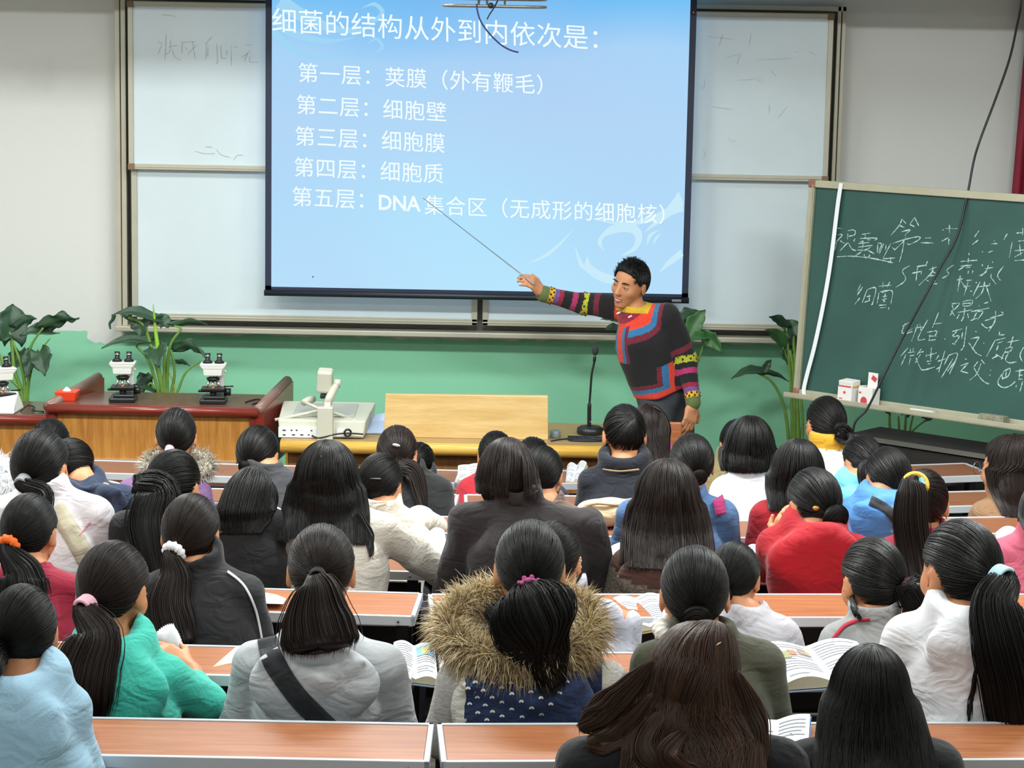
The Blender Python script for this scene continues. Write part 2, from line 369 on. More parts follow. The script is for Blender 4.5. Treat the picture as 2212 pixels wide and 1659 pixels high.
def swirl(mb, pts, ws):
    q = smooth_path([(x, y, 0) for x, y in pts], 8); N = len(q); vs = []
    for i, p in enumerate(q):
        t = (q[min(i + 1, N - 1)] - q[max(i - 1, 0)]).normalized(); s = Vector((-t.y, t.x, 0)); w = np.interp(i / (N - 1), np.linspace(0, 1, len(ws)), ws)
        for k in (1, -1):
            c = p + s * w * k; vs.append(on_plane(min(max(c.x, 588), 1476), c.y, SP, nY))
    mb.raw(vs, [(2 * i, 2 * i + 1, 2 * i + 3, 2 * i + 2) for i in range(N - 1)])
sw = MB(O)   # crop-6 pixels: 2.257 per photo pixel from (560, 0)
c6 = lambda l: [(560 + x / 2.257, y / 2.257) for x, y in l]
for l, w in (([(1650,1170),(1720,1120),(1810,1110),(1850,1150),(1830,1210),(1760,1250)], (0, 9, 11, 8, 5, 0)), ([(1600,1250),(1610,1310),(1700,1360),(1830,1370)], (0, 9, 10, 0)), ([(1540,1200),(1570,1290),(1620,1330)], (0, 5, 0)), ([(1950,1330),(2000,1280),(2066,1230)], (0, 6, 8)), ([(1880,1130),(1990,1040),(2070,960)], (0, 9, 16)),
             ([(1890,1200),(1905,1150),(1950,1120)], (0, 4, 0)), ([(1920,1200),(1935,1160),(1960,1140)], (0, 3, 0)), ([(1680,1220),(1660,1180),(1690,1140)], (0, 5, 0)), ([(1600,1060),(1760,1090),(1900,1070),(2070,1000)], (0, 3, 6, 12)), ([(1300,1290),(1420,1230),(1540,1110)], (0, 4, 0))):
    swirl(sw, c6(l), w)
sw.build('swirl_pattern', M_sw, img)
sw = MB(O)
for l, w in (([(100,5),(200,70),(330,130),(470,150),(560,120)], (16, 14, 9, 5, 0)), ([(60,60),(160,160),(330,200),(480,180)], (12, 9, 5, 0)), ([(500,40),(560,20),(600,60),(560,100),(520,80)], (0, 4, 5, 4, 0)), ([(520,220),(570,190),(600,230),(560,260)], (0, 3, 4, 0)), ([(60,150),(200,260),(420,290),(560,340)], (8, 6, 3, 0))):
    swirl(sw, c6(l), w)
sw.build('corner_swirl_pattern', M_sw2, img)
ST = Vector((0, SY - .0102, 0))
def glyph(ch, bold=0.):
    c = bpy.data.curves.new('g', 'FONT'); c.body = ch; c.size = 1; c.offset = bold; c.resolution_u = 3
    o = bpy.data.objects.new('g', c); COL.objects.link(o)
    me = bpy.data.meshes.new_from_object(o.evaluated_get(bpy.context.evaluated_depsgraph_get()))
    vs = [tuple(v.co) for v in me.vertices]; fs = [tuple(p.vertices) for p in me.polygons]
    bpy.data.objects.remove(o); bpy.data.curves.remove(c); bpy.data.meshes.remove(me)
    return vs, fs
GL = {}
def slide_line(mb, text, x0, y0, pitch, slope, em, bold=.0):
    """(x0, y0): lower left corner of the first character on the photo; the projector's keystone slants the line"""
    for i, ch in enumerate(text):
        if ch == ' ': continue
        if (ch, bold) not in GL: GL[(ch, bold)] = glyph(ch, bold)
        vs, fs = GL[(ch, bold)]
        ex = x0 + i * pitch
        P = [on_plane(ex + x * em - .012 * y * em, y0 + slope * (ex + x * em - x0) - (y + .08) * em, ST, nY) for x, y, z in vs]
        mb.raw(P, fs)
for txt, x0, y0, pi_, sl, em in (('细菌的结构从外到内依次是：', 586, 69, 57.2, .0556, 57), ('第一层：荚膜（外有鞭毛）', 643, 177, 46.8, .051, 46), ('第二层：细胞壁', 639, 246, 46.8, .053, 46), ('第三层：细胞膜', 636, 314, 46.8, .051, 46), ('第四层：细胞质', 634, 381, 46.6, .048, 46), ('第五层：', 630, 445, 46.6, .045, 46)):
    cut = txt.index('：') + 1
    for t_, o_ in ((txt[:cut], 0), (txt[cut:], cut)):
        if t_: m_ = MB(O); slide_line(m_, t_, x0 + o_ * pi_, y0 + sl * o_ * pi_, pi_, sl, em); m_.build('slide_lettering', M_tx, img)
m_ = MB(O); slide_line(m_, '集合区（无成形的细胞核）', 916, 463, 46, .04, 45); 
for ch, xx in (('D', 816), ('N', 847), ('A', 879)):
    if (ch, .02) not in GL: GL[(ch, .02)] = glyph(ch, .02)
    vs, fs = GL[(ch, .02)]; mw = max(v[0] for v in vs)
    m_.raw([on_plane(xx + x / mw * 30, 452 + .045 * (xx + x / mw * 30 - 816) - y / .73 * 33, ST, nY) for x, y, z in vs], fs)
m_.build('slide_lettering', M_tx, img)
MB(O).sphere(on_plane(676, 598, SP, nY), .004).build('screen_blemish', mat('dark speck', '23324c'), scE)
# ---------------------------------------------------------------- green chalkboard on its stand
ba, bt = math.radians(41), math.radians(4)
BU = Vector((math.cos(ba), -math.sin(ba), 0)); BV = Vector((math.sin(ba) * math.sin(bt), math.cos(ba) * math.sin(bt), math.cos(bt))); BN = BU.cross(BV) ; BN = BN if BN.y < 0 else -BN
BO = at(1715, 852, 11.2); BW, BH = 2.0, 1.05
R_b = Matrix((BU, BN, BV)).transposed()
bdE = empty('chalkboard', BO, 'green chalkboard on a stand, covered in white Chinese handwriting', 'chalkboard')
def bp_(u, v, n=0.): return BO + BU * u + BV * v + BN * n
gm = mat('green chalk surface', '2f534c', .62, noise=.10, nscale=5., spec=.35); am = mat('chalkboard aluminium', 'a9a690', .5, metal=.25, noise=.06); cm_ = mat('red brown plastic corner', '8a5a48', .6)
s_ = MB(BO).box(bp_(BW / 2, BH / 2, -.012), (BW - .04, .016, BH - .04), R_b).build('writing_surface', gm, bdE)
f_ = MB(BO)
f_.box(bp_(BW / 2, BH - .0175, -.005), (BW, .034, .036), R_b).box(bp_(.017, BH / 2, -.005), (.034, .034, BH), R_b).box(bp_(BW - .017, BH / 2, -.005), (.034, .034, BH), R_b).box(bp_(BW / 2, .015, -.005), (BW, .034, .03), R_b)
f_.box(bp_(.026, BH / 2, .014), (.006, .006, BH - .04), R_b)
f_.build('frame', am, bdE, .004)
tr = MB(BO).box(bp_(BW / 2, -.004, .045), (BW, .09, .01), R_b).box(bp_(BW / 2, .006, .088), (BW, .008, .022), R_b).build('chalk_tray', am, bdE, .002)
c_ = MB(BO)
for u, v in ((.018, .016), (.018, BH - .018), (BW - .018, .016), (BW - .018, BH - .018)): c_.box(bp_(u, v, -.004), (.042, .04, .042), R_b)
c_.build('corner_cap', cm_, bdE, .008)
CP = BO - BN * .004
CH1 = [[(150,270),(200,275)],[(150,345),(205,345),(120,440)],[(150,400),(120,520)],[(180,410),(230,440)],[(265,330),(262,395)],[(265,300),(330,290),(350,320),(330,350),(270,360)],[(265,430),(180,520)],[(270,430),(310,500),(360,520)],[(420,340),(520,325)],[(460,335),(455,380)],[(400,385),(580,380),(560,405)],[(345,385),(330,420)],[(400,420),(440,415)],[(480,400),(520,400)],[(380,440),(500,430)],[(440,430),(420,520)],[(380,480),(540,460)],[(370,510),(450,515),(520,480)],[(460,500),(560,555)],[(330,590),(420,530)],[(450,560),(450,590),(505,585),(500,560)],[(600,430),(590,545)],[(600,435),(640,450),(600,540)],[(665,440),(610,560)],[(690,450),(680,520)],[(740,440),(655,605)],[(655,610),(790,600)],[(735,590),(740,650)],[(750,480),(790,515)],[(145,588),(300,580),(500,600),(640,625),(765,655)],
[(865,165),(835,240),(740,350)],[(865,175),(910,220)],[(840,240),(890,265)],[(1005,150),(950,230)],[(1005,155),(1050,245)],[(950,230),(1005,255)],[(860,310),(955,290),(900,340)],[(760,440),(900,395),(1050,365),(1050,400),(950,450),(920,440)],[(900,340),(895,400),(780,515)],[(890,400),(870,520),(835,645)],[(1120,380),(1190,378)],[(1075,432),(1215,435)],[(1310,290),(1330,288)],[(1390,235),(1390,330)],[(1340,275),(1480,275)],[(1305,415),(1380,375)],[(1385,390),(1380,450)],[(1715,300),(1665,370)],[(1640,455),(1710,400)],[(1750,535),(1760,530)],[(1880,410),(1890,415)],[(1850,445),(1920,440)],[(1820,540),(1870,520)],[(2030,330),(1990,400)],[(1600,545),(1610,570)],[(2200,270),(2200,350)],[(2130,325),(2200,320)],[(2085,420),(2050,600)],[(2150,415),(2240,405)],[(2110,520),(2240,510)],[(2165,450),(2180,580)],[(2110,630),(2240,620)],[(2110,590),(2200,540)],[(2240,270),(2240,350)],[(2320,420),(2300,620)],
[(950,685),(870,740),(905,820),(880,870),(795,925)],[(1025,695),(1140,680)],[(1150,635),(1120,690)],[(975,770),(1090,745)],[(1040,700),(1030,750),(1020,855)],[(1080,745),(1075,780)],[(1165,730),(1250,700)],[(1205,690),(1195,760),(1050,905)],[(1200,750),(1240,770)],[(1160,800),(1240,790)],[(1130,840),(1160,860)],[(1170,890),(1260,885)],[(1210,850),(1235,860)],[(1440,675),(1360,735),(1385,780),(1310,825)],[(1510,640),(1700,625)],[(1600,600),(1595,660)],[(1510,690),(1640,680)],[(1490,735),(1560,690)],[(1570,710),(1620,700)],[(1600,740),(1595,775)],[(1650,740),(1640,770)],[(1750,670),(1755,690)],[(1715,800),(1800,760)],[(1820,680),(1800,740),(1740,800)],[(1780,720),(1875,705)],[(1865,640),(1868,655)],[(1850,770),(1850,820)],[(1990,690),(1930,770),(1925,810),(1955,850)],[(1470,845),(1540,830)],[(1510,795),(1480,975)],[(1510,850),(1570,930)],[(1575,850),(1640,845)],[(1545,920),(1620,910)],[(1600,850),(1550,1020)],[(1685,865),(1690,880)],[(1620,965),(1640,970)],[(1730,860),(1650,1020)],[(1690,920),(1840,905)],[(1780,860),(1750,980),(1680,1050)],[(1800,920),(1850,1080)],[(1830,885),(1840,890)],[(1840,805),(1905,890)],
[(410,890),(370,970)],[(430,920),(370,1010)],[(400,1040),(340,1115)],[(480,950),(425,1095)],[(480,950),(575,935),(540,1100),(525,1115)],[(500,1000),(505,1080)],[(450,1090),(510,1070)],[(470,1030),(520,1020)],[(600,915),(750,900)],[(655,865),(650,930)],[(730,865),(700,920)],[(610,985),(590,1100)],[(620,975),(755,965),(740,1110)],[(640,985),(720,960)],[(650,1030),(700,1020)],[(680,990),(665,1090)],[(640,1060),(700,1050)]]
CH2 = [[(610,100),(690,95)],[(620,130),(690,120)],[(720,120),(715,148)],[(650,40),(680,60)],[(1415,85),(1500,80),(1440,150)],[(1420,100),(1430,150),(1395,215)],[(1410,160),(1450,220)],[(1540,50),(1540,110)],[(1545,55),(1645,45),(1620,100),(1545,110)],[(1540,80),(1630,75)],[(1480,180),(1640,150)],[(1560,130),(1545,230),(1520,275)],[(1500,200),(1470,250)],[(1590,190),(1600,240)],[(1715,100),(1720,110)],[(1630,170),(1830,130)],[(1770,80),(1820,65)],[(1690,180),(1650,260)],[(1700,170),(1760,170),(1700,260)],[(1620,270),(1700,240)],[(1780,270),(1890,240)],[(1900,160),(1890,280),(1820,390)],[(1840,240),(1990,200)],[(1740,300),(1800,350),(1860,330)],[(1960,170),(1985,185)],
[(980,250),(990,265)],[(940,290),(870,330)],[(900,300),(865,410),(980,360)],[(890,420),(980,390)],[(1040,310),(970,500)],[(1010,350),(1100,340)],[(1150,260),(1040,470),(1120,475)],[(1060,300),(1080,390)],[(1270,180),(1200,350)],[(1200,310),(1310,295)],[(1140,400),(1250,385),(1220,450)],[(1160,440),(1250,440)],[(1150,490),(1240,480)],[(1170,420),(1165,500)],[(1335,470),(1345,475)],[(1420,390),(1535,360)],[(1470,390),(1420,440)],[(1430,450),(1500,440),(1440,530)],[(1420,520),(1460,540)],[(1535,400),(1525,470)],[(1580,330),(1560,470),(1545,560),(1515,600)],[(1675,385),(1690,395)],[(1620,470),(1720,450)],[(1720,450),(1640,590)],[(1600,510),(1650,580),(1690,630),(1745,660)],[(1765,515),(1775,525)],[(1945,390),(1940,430)],[(1930,430),(2000,425)],[(1890,490),(2010,460)],[(1890,495),(1800,665)],[(1920,520),(1980,500)],[(1930,540),(1910,600)],[(1860,690),(1930,650)],[(1900,640),(1985,690)],[(2095,440),(2060,560)],[(2030,510),(2160,485)],[(2010,580),(2080,560),(2060,610),(2000,620)],[(2010,600),(1960,700)],[(2040,630),(2010,700),(2050,735),(2130,725)],[(2212,560),(2170,650),(2195,720)],
[(930,570),(850,665)],[(910,640),(855,765)],[(960,580),(955,620)],[(990,570),(985,620)],[(930,625),(1010,615)],[(950,660),(1000,650)],[(960,680),(940,760)],[(1080,580),(1030,650)],[(1040,625),(1110,610)],[(1070,640),(1010,740)],[(1020,680),(1060,780),(1100,815),(1230,780)],[(1140,640),(1130,670)],[(1130,660),(1250,625)],[(1190,570),(1180,700)],[(1140,720),(1190,715)],[(1150,750),(1180,745)],[(1275,650),(1240,700)],[(1260,720),(1350,690)],[(1340,600),(1270,840)],[(1240,810),(1290,780)],[(1390,640),(1330,760)],[(1390,650),(1480,640),(1390,860)],[(1430,690),(1300,900)],[(1460,700),(1370,830)],[(1560,690),(1580,700)],[(1510,770),(1600,735)],[(1600,740),(1510,830)],[(1520,830),(1600,850)],[(1705,720),(1660,780)],[(1740,700),(1780,750)],[(1740,740),(1690,860),(1610,930)],[(1660,790),(1720,890),(1780,950),(1830,970)],[(1840,815),(1850,822)],[(1830,870),(1842,878)],[(1990,830),(1970,920)],[(1990,830),(2060,800),(2040,880),(1970,915)],[(2020,830),(2010,890)],[(1980,850),(1930,930),(1935,980),(1990,1010),(2060,990),(2120,940)],[(2120,830),(2240,810)],[(2150,880),(2200,870)],[(2150,920),(2200,915)],[(2170,800),(2160,920)],[(2130,980),(2125,1010)],[(2200,940),(2170,1050)]]
chm = mat('white chalk', 'a3bdb8', .9, noise=.45, nscale=90)
u0 = [i for i, q in enumerate(CH1) if q[0] in ((865, 165), (950, 685), (410, 890))]; v0 = [i for i, q in enumerate(CH2) if q[0] in ((1415, 85), (980, 250), (930, 570))]
for parts_ in (((CH1[:u0[0]], 440),), ((CH1[u0[0]:u0[1]], 440),), ((CH1[u0[1]:u0[2]], 440),), ((CH1[u0[2]:], 440), (CH2[:v0[0]], 640)), ((CH2[v0[0]:v0[1]], 640),), ((CH2[v0[1]:v0[2]], 640),), ((CH2[v0[2]:], 640),)):
    ch = MB(BO)
    for l_, oy in parts_: strokes(ch, l_, 1780, oy, 5.12, CP, BN, .0023, .3)
    ch.build('chalk_writing', chm, bdE)
tp = MB(BO); swp = [(1822, 396), (1815, 440), (1800, 560), (1785, 650), (1765, 745), (1748, 810), (1741, 845), (1748, 862)]
q = smooth_path([on_plane(x, y, CP, BN) + BN * .02 for x, y in swp], 6)
tp.raw([p + BU * k for p in q for k in (.011, -.011)], [(2 * i, 2 * i + 1, 2 * i + 3, 2 * i + 2) for i in range(len(q) - 1)])
tag(tp.build('plastic_tape', mat('white plastic tape', 'e4e8ea', .35), None, solid=.002), 'white plastic tape hanging down the left side of the chalkboard', 'tape')
st = MB(BO); sm_ = mat('dark stand steel', '2b2a28', .5, metal=.3)
for u in (.25, BW - .25):
    st.tube([bp_(u, -.005, -.02), Vector((bp_(u, 0, -.02).x, bp_(u, 0, -.02).y, .03))], .017)
    g0 = bp_(u, 0, -.02); g0.z = .03
    st.tube([g0 - BN * .3, g0 + BN * .3], .018); 
st.build('stand', sm_, bdE)
g0 = at(1838, 941, 11.0); g1 = on_plane(2300, 996, g0, BN); g1.z = g0.z
LW = (g1 - g0).length; lo_ = g0 + BU * LW / 2; lo_.z = 0; low = empty('low_cabinet', lo_, 'long low dark cabinet with a grey top edge standing below the chalkboard', 'cabinet')
MB(lo_).box(lo_ - BN * 0 - Vector((BN.x, BN.y, 0)) * .13 + Vector((0, 0, g0.z / 2 - .01)), (LW, .26, g0.z - .02), rotz(-ba)).build('carcass', mat('very dark brown board', '211d1b', .6, noise=.15), low)
MB(lo_).box(lo_ - Vector((BN.x, BN.y, 0)) * .13 + Vector((0, 0, g0.z)), (LW + .01, .28, .022), rotz(-ba)).build('top', mat('dark grey top', '242322', .7), low)
MB(lo_).box(lo_ + Vector((BN.x, BN.y, 0)) * .012 + Vector((0, 0, g0.z)), (LW + .01, .008, .022), rotz(-ba)).build('edge_strip', mat('dull grey rail', '6b6b64', .5, metal=.4), low)
def chalk_box(px, py, lab, tall, open_):
    P = on_plane(px, py, BO + BN * .045, BN); b = P + Vector((0, 0, .0))
    v = (P - BO).dot(BV); P = P + BV * (.003 - v)
    e = empty('chalk_box', P, lab, 'box', 'chalk boxes on the chalkboard tray')
    Rb = R_b @ rotz(.12)
    h = .085 if tall else .08; w = .085; d = .06
    pap = mat('chalk box card', 'e6e2de', .7); red = mat('red print', 'c8434a', .7); yl = mat('yellow print', 'd9b13b', .7)
    up = BV
    MB(P).box(P + up * h / 2, (w, d, h), Rb).build('carton', pap, e, .002)
    fr = Rb @ Vector((0, 1, 0)); sd = Rb @ Vector((1, 0, 0))
    m = MB(P)
    if tall:
        m.box(P + up * (h + .035) + sd * .012 - fr * d * .1, (w * .68, .002, .075), Rb @ roty(.0)); m.box(P + up * (h + .004) - sd * w * .42, (w * .1, d * .9, .006), Rb)
        m.build('lid_flap', pap, e)
        k = MB(P).box(P + up * (h + .045) + sd * .02 + fr * (.002 - d * .1), (.03, .001, .022), Rb @ roty(.5)).lathe([(0, .0), (.02, .0)], P + up * .022 - sd * .005 + fr * (d / 2 + .001), 16, 0, Rb @ rotx(-math.pi / 2)).box(P + up * .06 - sd * .03 + fr * (d / 2 + .001), (.012, .001, .008), Rb)
        k.build('red_print', red, e)
    else:
        m.box(P + up * (h + .016) + sd * .002, (w, d, .026), Rb @ rotx(-.15)); m.build('lid', pap, e, .003)
        MB(P).box(P + up * (h - .001) + fr * (d / 2 + .001), (w * .9, .001, .006), Rb).box(P + up * .05 + fr * (d / 2 + .001) + sd * .0, (.012, .001, .012), Rb @ roty(.8)).box(P + up * .02 - sd * .02 + fr * (d / 2 + .001), (.02, .001, .004), Rb).build('red_print', red, e)
        MB(P).box(P + up * (h + .006) + sd * (w / 2 + .001), (.001, d * .9, .02), Rb).build('yellow_print', yl, e)
chalk_box(1831, 872, 'closed white chalk carton with a red stripe on the chalkboard tray', False, 0)
chalk_box(1875, 880, 'open white chalk carton with torn upright flap and round red mark', True, 1)
for (px, py, l, w, hgt, mt, lab, nm, ct) in ((1992, 894, .125, .03, .018, mat('chalk block white', 'd3d5d0', .8), 'white chalk stick block lying in the tray', 'chalk_stick', 'chalk'), (2145, 912, .13, .05, .04, mat('felt eraser', '83826f', .9, noise=.3, nscale=60), 'dusty grey felt eraser standing in the chalk tray', 'board_eraser', 'eraser')):
    P = on_plane(px, py, BO + BN * .045, BN); P = P + BV * (.002 + hgt / 2 - (P - BO).dot(BV))
    e_ = MB(P).box(P, (l, w, hgt), R_b)
    o = tag(e_.build(nm, mt, None, .004), lab, ct)
# ---------------------------------------------------------------- curtain at the right
cu = MB(); z0, z1 = .9, 3.0; row0 = []; row1 = []; xc = X(2192, 300, 12.0)
for i in range(60):
    t = i / 59; x = xc + t * .8; y = 12.0 - .035 * math.sin(t * 60)
    row0.append(Vector((x - .035, y, z0))); row1.append(Vector((x + .04, y, z1)))
cu.sheet([row0, row1])
tag(cu.build('curtain', mat('dark red curtain', '8c1530', .7, noise=.1), None, solid=.004), 'dark red curtain hanging beside the chalkboard', 'curtain')
# ---------------------------------------------------------------- cables
blk = mat('black cable rubber', '15161a', .45)
hc = [(2207, -60, 10.9), (2205, 10, 10.9), (2196, 60, 10.85), (2180, 130, 10.8), (2152, 210, 10.75), (2118, 300, 10.7), (2103, 350, 10.7), (2088, 430, 10.68), (2068, 510, 10.66), (2030, 580, 10.64), (1998, 640, 10.62), (1950, 730, 10.62), (1900, 830, 10.6), (1872, 885, 10.6), (1845, 918, 10.6), (1842, 990, 10.6), (1850, 1060, 10.6)]
hq = smooth_path([at(*p) for p in hc], 5); hq[-1].z = .006
tag(MB().tube([Vector((hq[0].x, hq[0].y, CEIL - .005))] + hq, .0055, 8).build('hanging_cable', blk), 'thin black cable hanging from the ceiling across the chalkboard', 'cable')
# ---------------------------------------------------------------- ceiling projector bracket
PY = 10.0
prE = empty('projector_cradle', at(1066, -40, PY), 'grey metal projector cradle hanging in front of the screen top', 'bracket'); O = prE.location
gmt = mat('cradle steel', '8d8a80', .35, metal=.6)
fr = MB(O)
x0, x1 = X(955, 0, PY), X(1180, 10, PY)
def loop(z, y0, y1, r, dx=0):
    pts = []
    for a in range(0, 361, 10):
        c, s = math.cos(math.radians(a)), math.sin(math.radians(a))
        pts.append(((x0 + x1) / 2 + (x1 - x0) / 2 * math.copysign(abs(c) ** .35, c), (y0 + y1) / 2 + (y1 - y0) / 2 * math.copysign(abs(s) ** .35, s), z))
    return pts
zc = Z(1066, 7, PY)
fr.tube(loop(zc + .02, PY, PY + .34, 0), .006, 8).tube(loop(zc - .012, PY + .03, PY + .31, 0), .006, 8)
for xx in (1033, 1051, 1090): fr.tube([(X(xx, 5, PY), PY, zc + .02), (X(xx, 5, PY), PY + .16, zc - .014), (X(xx, 5, PY), PY + .34, zc + .02)], .004, 6)
fr.build('wire_tray', gmt, prE)
MB(O).box(((x0 + x1) / 2, PY + .17, zc + .075), (x1 - x0 - .05, .28, .09)).build('projector_body', mat('projector grey', 'a7a8a4', .5), prE, .02)
MB(O).tube([((x0 + x1) / 2, PY + .17, zc + .12), ((x0 + x1) / 2, PY + .17, CEIL)], .025, 12).build('drop_pole', gmt, prE)
cb = MB(O); cbq = smooth_path([at(1030, 8, PY), at(1031, 22, PY), at(1038, 45, PY), at(1055, 70, PY), at(1080, 95, PY), at(1102, 108, PY), at(1120, 113, PY)], 6); cb.tube(cbq, .0035, 8)
cb.build('loose_cable', mat('dark blue cable', '12265a', .4), prE)
MB(O).tube(smooth_path([at(1075, 2, PY + .05), at(1065, 20, PY), at(1057, 32, PY), at(1052, 42, PY)], 4), .003, 6).sphere(at(1060, 12, PY), .013).build('cable_tie', blk, prE)
# ---------------------------------------------------------------- lectern table
wtop = wood('table wood top', '96794d', 'ab8e5e', 4., (1, 14, 14), .35); wed = wood('bright table edge', 'cf9b3c', 'e2b659', 4., (1, 20, 20), .3)
TY0, TY1 = 10.8, 11.42; tz = at(960, 957, TY0).z
tx0, tx1 = X(606, 955, TY0), X(1445, 960, TY0)
tbE = empty('teacher_table', ((tx0 + tx1) / 2, (TY0 + TY1) / 2, 0), 'long pale wooden teacher table with a rounded yellow front edge', 'table'); O = tbE.location
MB(O).box(((tx0 + tx1) / 2, (TY0 + TY1) / 2, tz - .015), (tx1 - tx0, TY1 - TY0, .03)).build('table_top', wtop, tbE)
MB(O).cyl((tx0, TY0, tz - .03), (tx1, TY0, tz - .03), .03, n=20).box(((tx0 + tx1) / 2, TY0 + .01, tz - .045), (tx1 - tx0, .03, .03)).build('edge_moulding', wed, tbE)
MB(O).box(((tx0 + tx1) / 2, TY0 + .06, tz / 2 - .025), (tx1 - tx0 - .06, .02, tz - .06)).build('front_panel', wood('table front wood', '7a4f28', '97683a', 4., (14, 1, 1)), tbE)
for xx in (tx0 + .03, tx1 - .03): MB(O).box((xx, (TY0 + TY1) / 2 + .03, (tz - .03) / 2), (.03, TY1 - TY0 - .1, tz - .03)).build('side_panel', wed, tbE)
# upright wooden lid on the table
pw = wood('pale oak veneer', 'c9a465', 'dbbc82', 3.2, (1, 9, 9), .4)
LY = 10.93
a0, a1, a2, a3 = at(829, 951, LY), at(1184, 957, LY), at(1184, 857, LY), at(832, 853, LY)
lid = MB(); dy = Vector((0, .035, 0)); lid.hexa((Vector((a0.x, LY, tz)), Vector((a1.x, LY, tz)), Vector((a1.x, LY, tz)) + dy, Vector((a0.x, LY, tz)) + dy), (Vector((a3.x, LY + .02, a3.z)), Vector((a2.x, LY + .02, a2.z)), Vector((a2.x, LY + .02, a2.z)) + dy, Vector((a3.x, LY + .02, a3.z)) + dy))
tag(lid.build('oak_panel', pw, None, .003), 'plain pale oak panel standing upright on the teacher table', 'panel')
# ---------------------------------------------------------------- document camera
DY = 10.86
bge = mat('document camera beige', 'c4c3b2', .5); bge2 = mat('document camera grey', 'aeb0a8', .5); dk = mat('port black', '25282a', .5); wh = mat('port label white', 'dfe3e4', .6)
dcE = empty('document_camera', Vector((X(700, 945, DY), DY, tz)), 'beige document camera with a raised arm on the teacher table', 'document camera'); O = dcE.location
m_ = mpp(DY)
bx0, bx1 = X(604, 945, DY), X(785, 948, DY); bh = 52 * m_
D2 = .46
MB(O).hexa((Vector((bx0, DY, tz + .004)), Vector((bx1, DY, tz + .004)), Vector((bx1 + .02, DY + D2, tz + .004)), Vector((bx0 - .02, DY + D2, tz + .004))), (Vector((bx0 - .01, DY + .02, tz + bh * .75)), Vector((bx1 + .01, DY + .02, tz + bh * .75)), Vector((bx1 + .03, DY + D2, tz + bh * .92)), Vector((bx0 - .03, DY + D2, tz + bh * .92)))).build('base', bge, dcE, .008)
MB(O).box(((bx0 + bx1) / 2, DY + .25, tz + bh * .86 + .0), (.3, .3, .006), rotx(.035)).build('stage_glass', bge2, dcE, .002)
pp = MB(O); 
for k, (px, py) in enumerate(((614, 929), (630, 929), (641, 929), (614, 939), (634, 939), (652, 939), (667, 939), (673, 930))): pp.sphere(at(px, py, DY + .004), (.011 if k in (0, 3, 4, 5) else .006, .008, .004), 10, 6)
pp.build('port_sockets', dk, dcE)
MB(O).box(at(645, 934, DY + .006), (88 * m_, .012, 22 * m_)).box(at(736, 935, DY + .006), (18 * m_, .012, 16 * m_)).build('port_plate', wh, dcE)
MB(O).tube(smooth_path([at(674, 941, DY - .005), at(690, 946, DY - .03), at(725, 938, DY - .025), at(755, 936, DY - .02), at(785, 938, DY - .02)], 5), .004, 8).torus(at(751, 935, DY - .018), .016, .005, rotx(math.pi / 2) @ roty(.3)).build('signal_cable', blk, dcE)
ar = MB(O); c0 = at(706, 935, DY - .02); 
ar.box(at(703, 915, DY - .005), (34 * m_, .05, 74 * m_)).tube([at(706, 905, DY + .0), at(708, 868, DY + .02)], .022, 4).build('arm_base', bge, dcE, .004)
ar = MB(O).tube([at(707, 872, DY + .02), at(713, 857, DY + .04), at(728, 828, DY + .08)], [.021, .02, .017], 8).cyl(at(722, 827, DY + .08), at(736, 829, DY + .08), .02).build('arm', bge, dcE)
hd_ = MB(O).box(at(702, 822, DY + .1), (34 * m_, .09, 50 * m_), rotx(.12) @ roty(.05)); hd_.build('camera_head', bge, dcE, .012)
MB(O).box(at(702, 855, DY + .1), (20 * m_, .05, 10 * m_)).build('lens', dk, dcE, .004)
for sx, pts in ((-1, ((697, 886), (655, 868), (664, 862))), (1, ((716, 890), (762, 905), (766, 908)))):
    l_ = MB(O).tube([at(*pts[0], DY + .05), at(*pts[1], DY + .12)], .008, 8)
    if sx < 0: l_.tube([at(655, 870, DY + .12), at(676, 861, DY + .18)], [.016, .02], 10)
    else: l_.tube([at(762, 905, DY + .1), at(768, 912, DY + .02)], .008, 8)
    l_.build('lamp_arm', bge, dcE)
MB(O).tube([at(594, 907, DY + .05), at(640, 898, DY + .06), at(690, 887, DY + .06)], .008, 8).build('lamp_arm', bge, dcE)
# papers, knob, cables and microphone on the table
pa = mat('paper white', 'dfe6f0', .8); pa2 = mat('blue grey paper', 'b9c8e4', .8)
q = [Vector((X(792, 905, 11.1), 11.0, tz + .003)), Vector((X(838, 905, 11.1), 11.0, tz + .003)), Vector((X(840, 890, 11.3), 11.32, tz + .05)), Vector((X(795, 895, 11.3), 11.32, tz + .028))]
tag(MB().hexa(q, [p + Vector((0, 0, .006)) for p in q]).build('paper_stack', pa2), 'pale blue paper stack between document camera and oak panel', 'paper')
kn = at(1200, 932, 11.0); kn.z = tz
tag(MB(kn).lathe([(0, .0), (.024, 0), (.026, .006), (.024, .03), (.018, .036), (0, .037)], kn, 20).build('control_knob', mat('grey knob', '6f7a80', .4)), 'small round grey knob standing on the table beside the oak panel', 'knob')
mb_ = at(1275, 921, 11.12); mb_.z = tz
mcE = empty('gooseneck_microphone', mb_, 'black gooseneck microphone with round base on the teacher table', 'microphone'); mk_ = mat('microphone black', '17181a', .4)
MB(mb_).lathe([(0, 0), (.062, 0), (.066, .008), (.064, .03), (.05, .038), (0, .04)], mb_, 28).build('base', mk_, mcE)
MB(mb_).sphere(at(1276, 911, 11.05), .003).build('button', mat('silver button', 'c9c9c9', .3, metal=.7), mcE)
nq = smooth_path([mb_ + Vector((-.005, 0, .035)), at(1273, 880, 11.12), at(1275, 850, 11.12), at(1278, 810, 11.12), at(1283, 785, 11.12), at(1285, 770, 11.12)], 6)
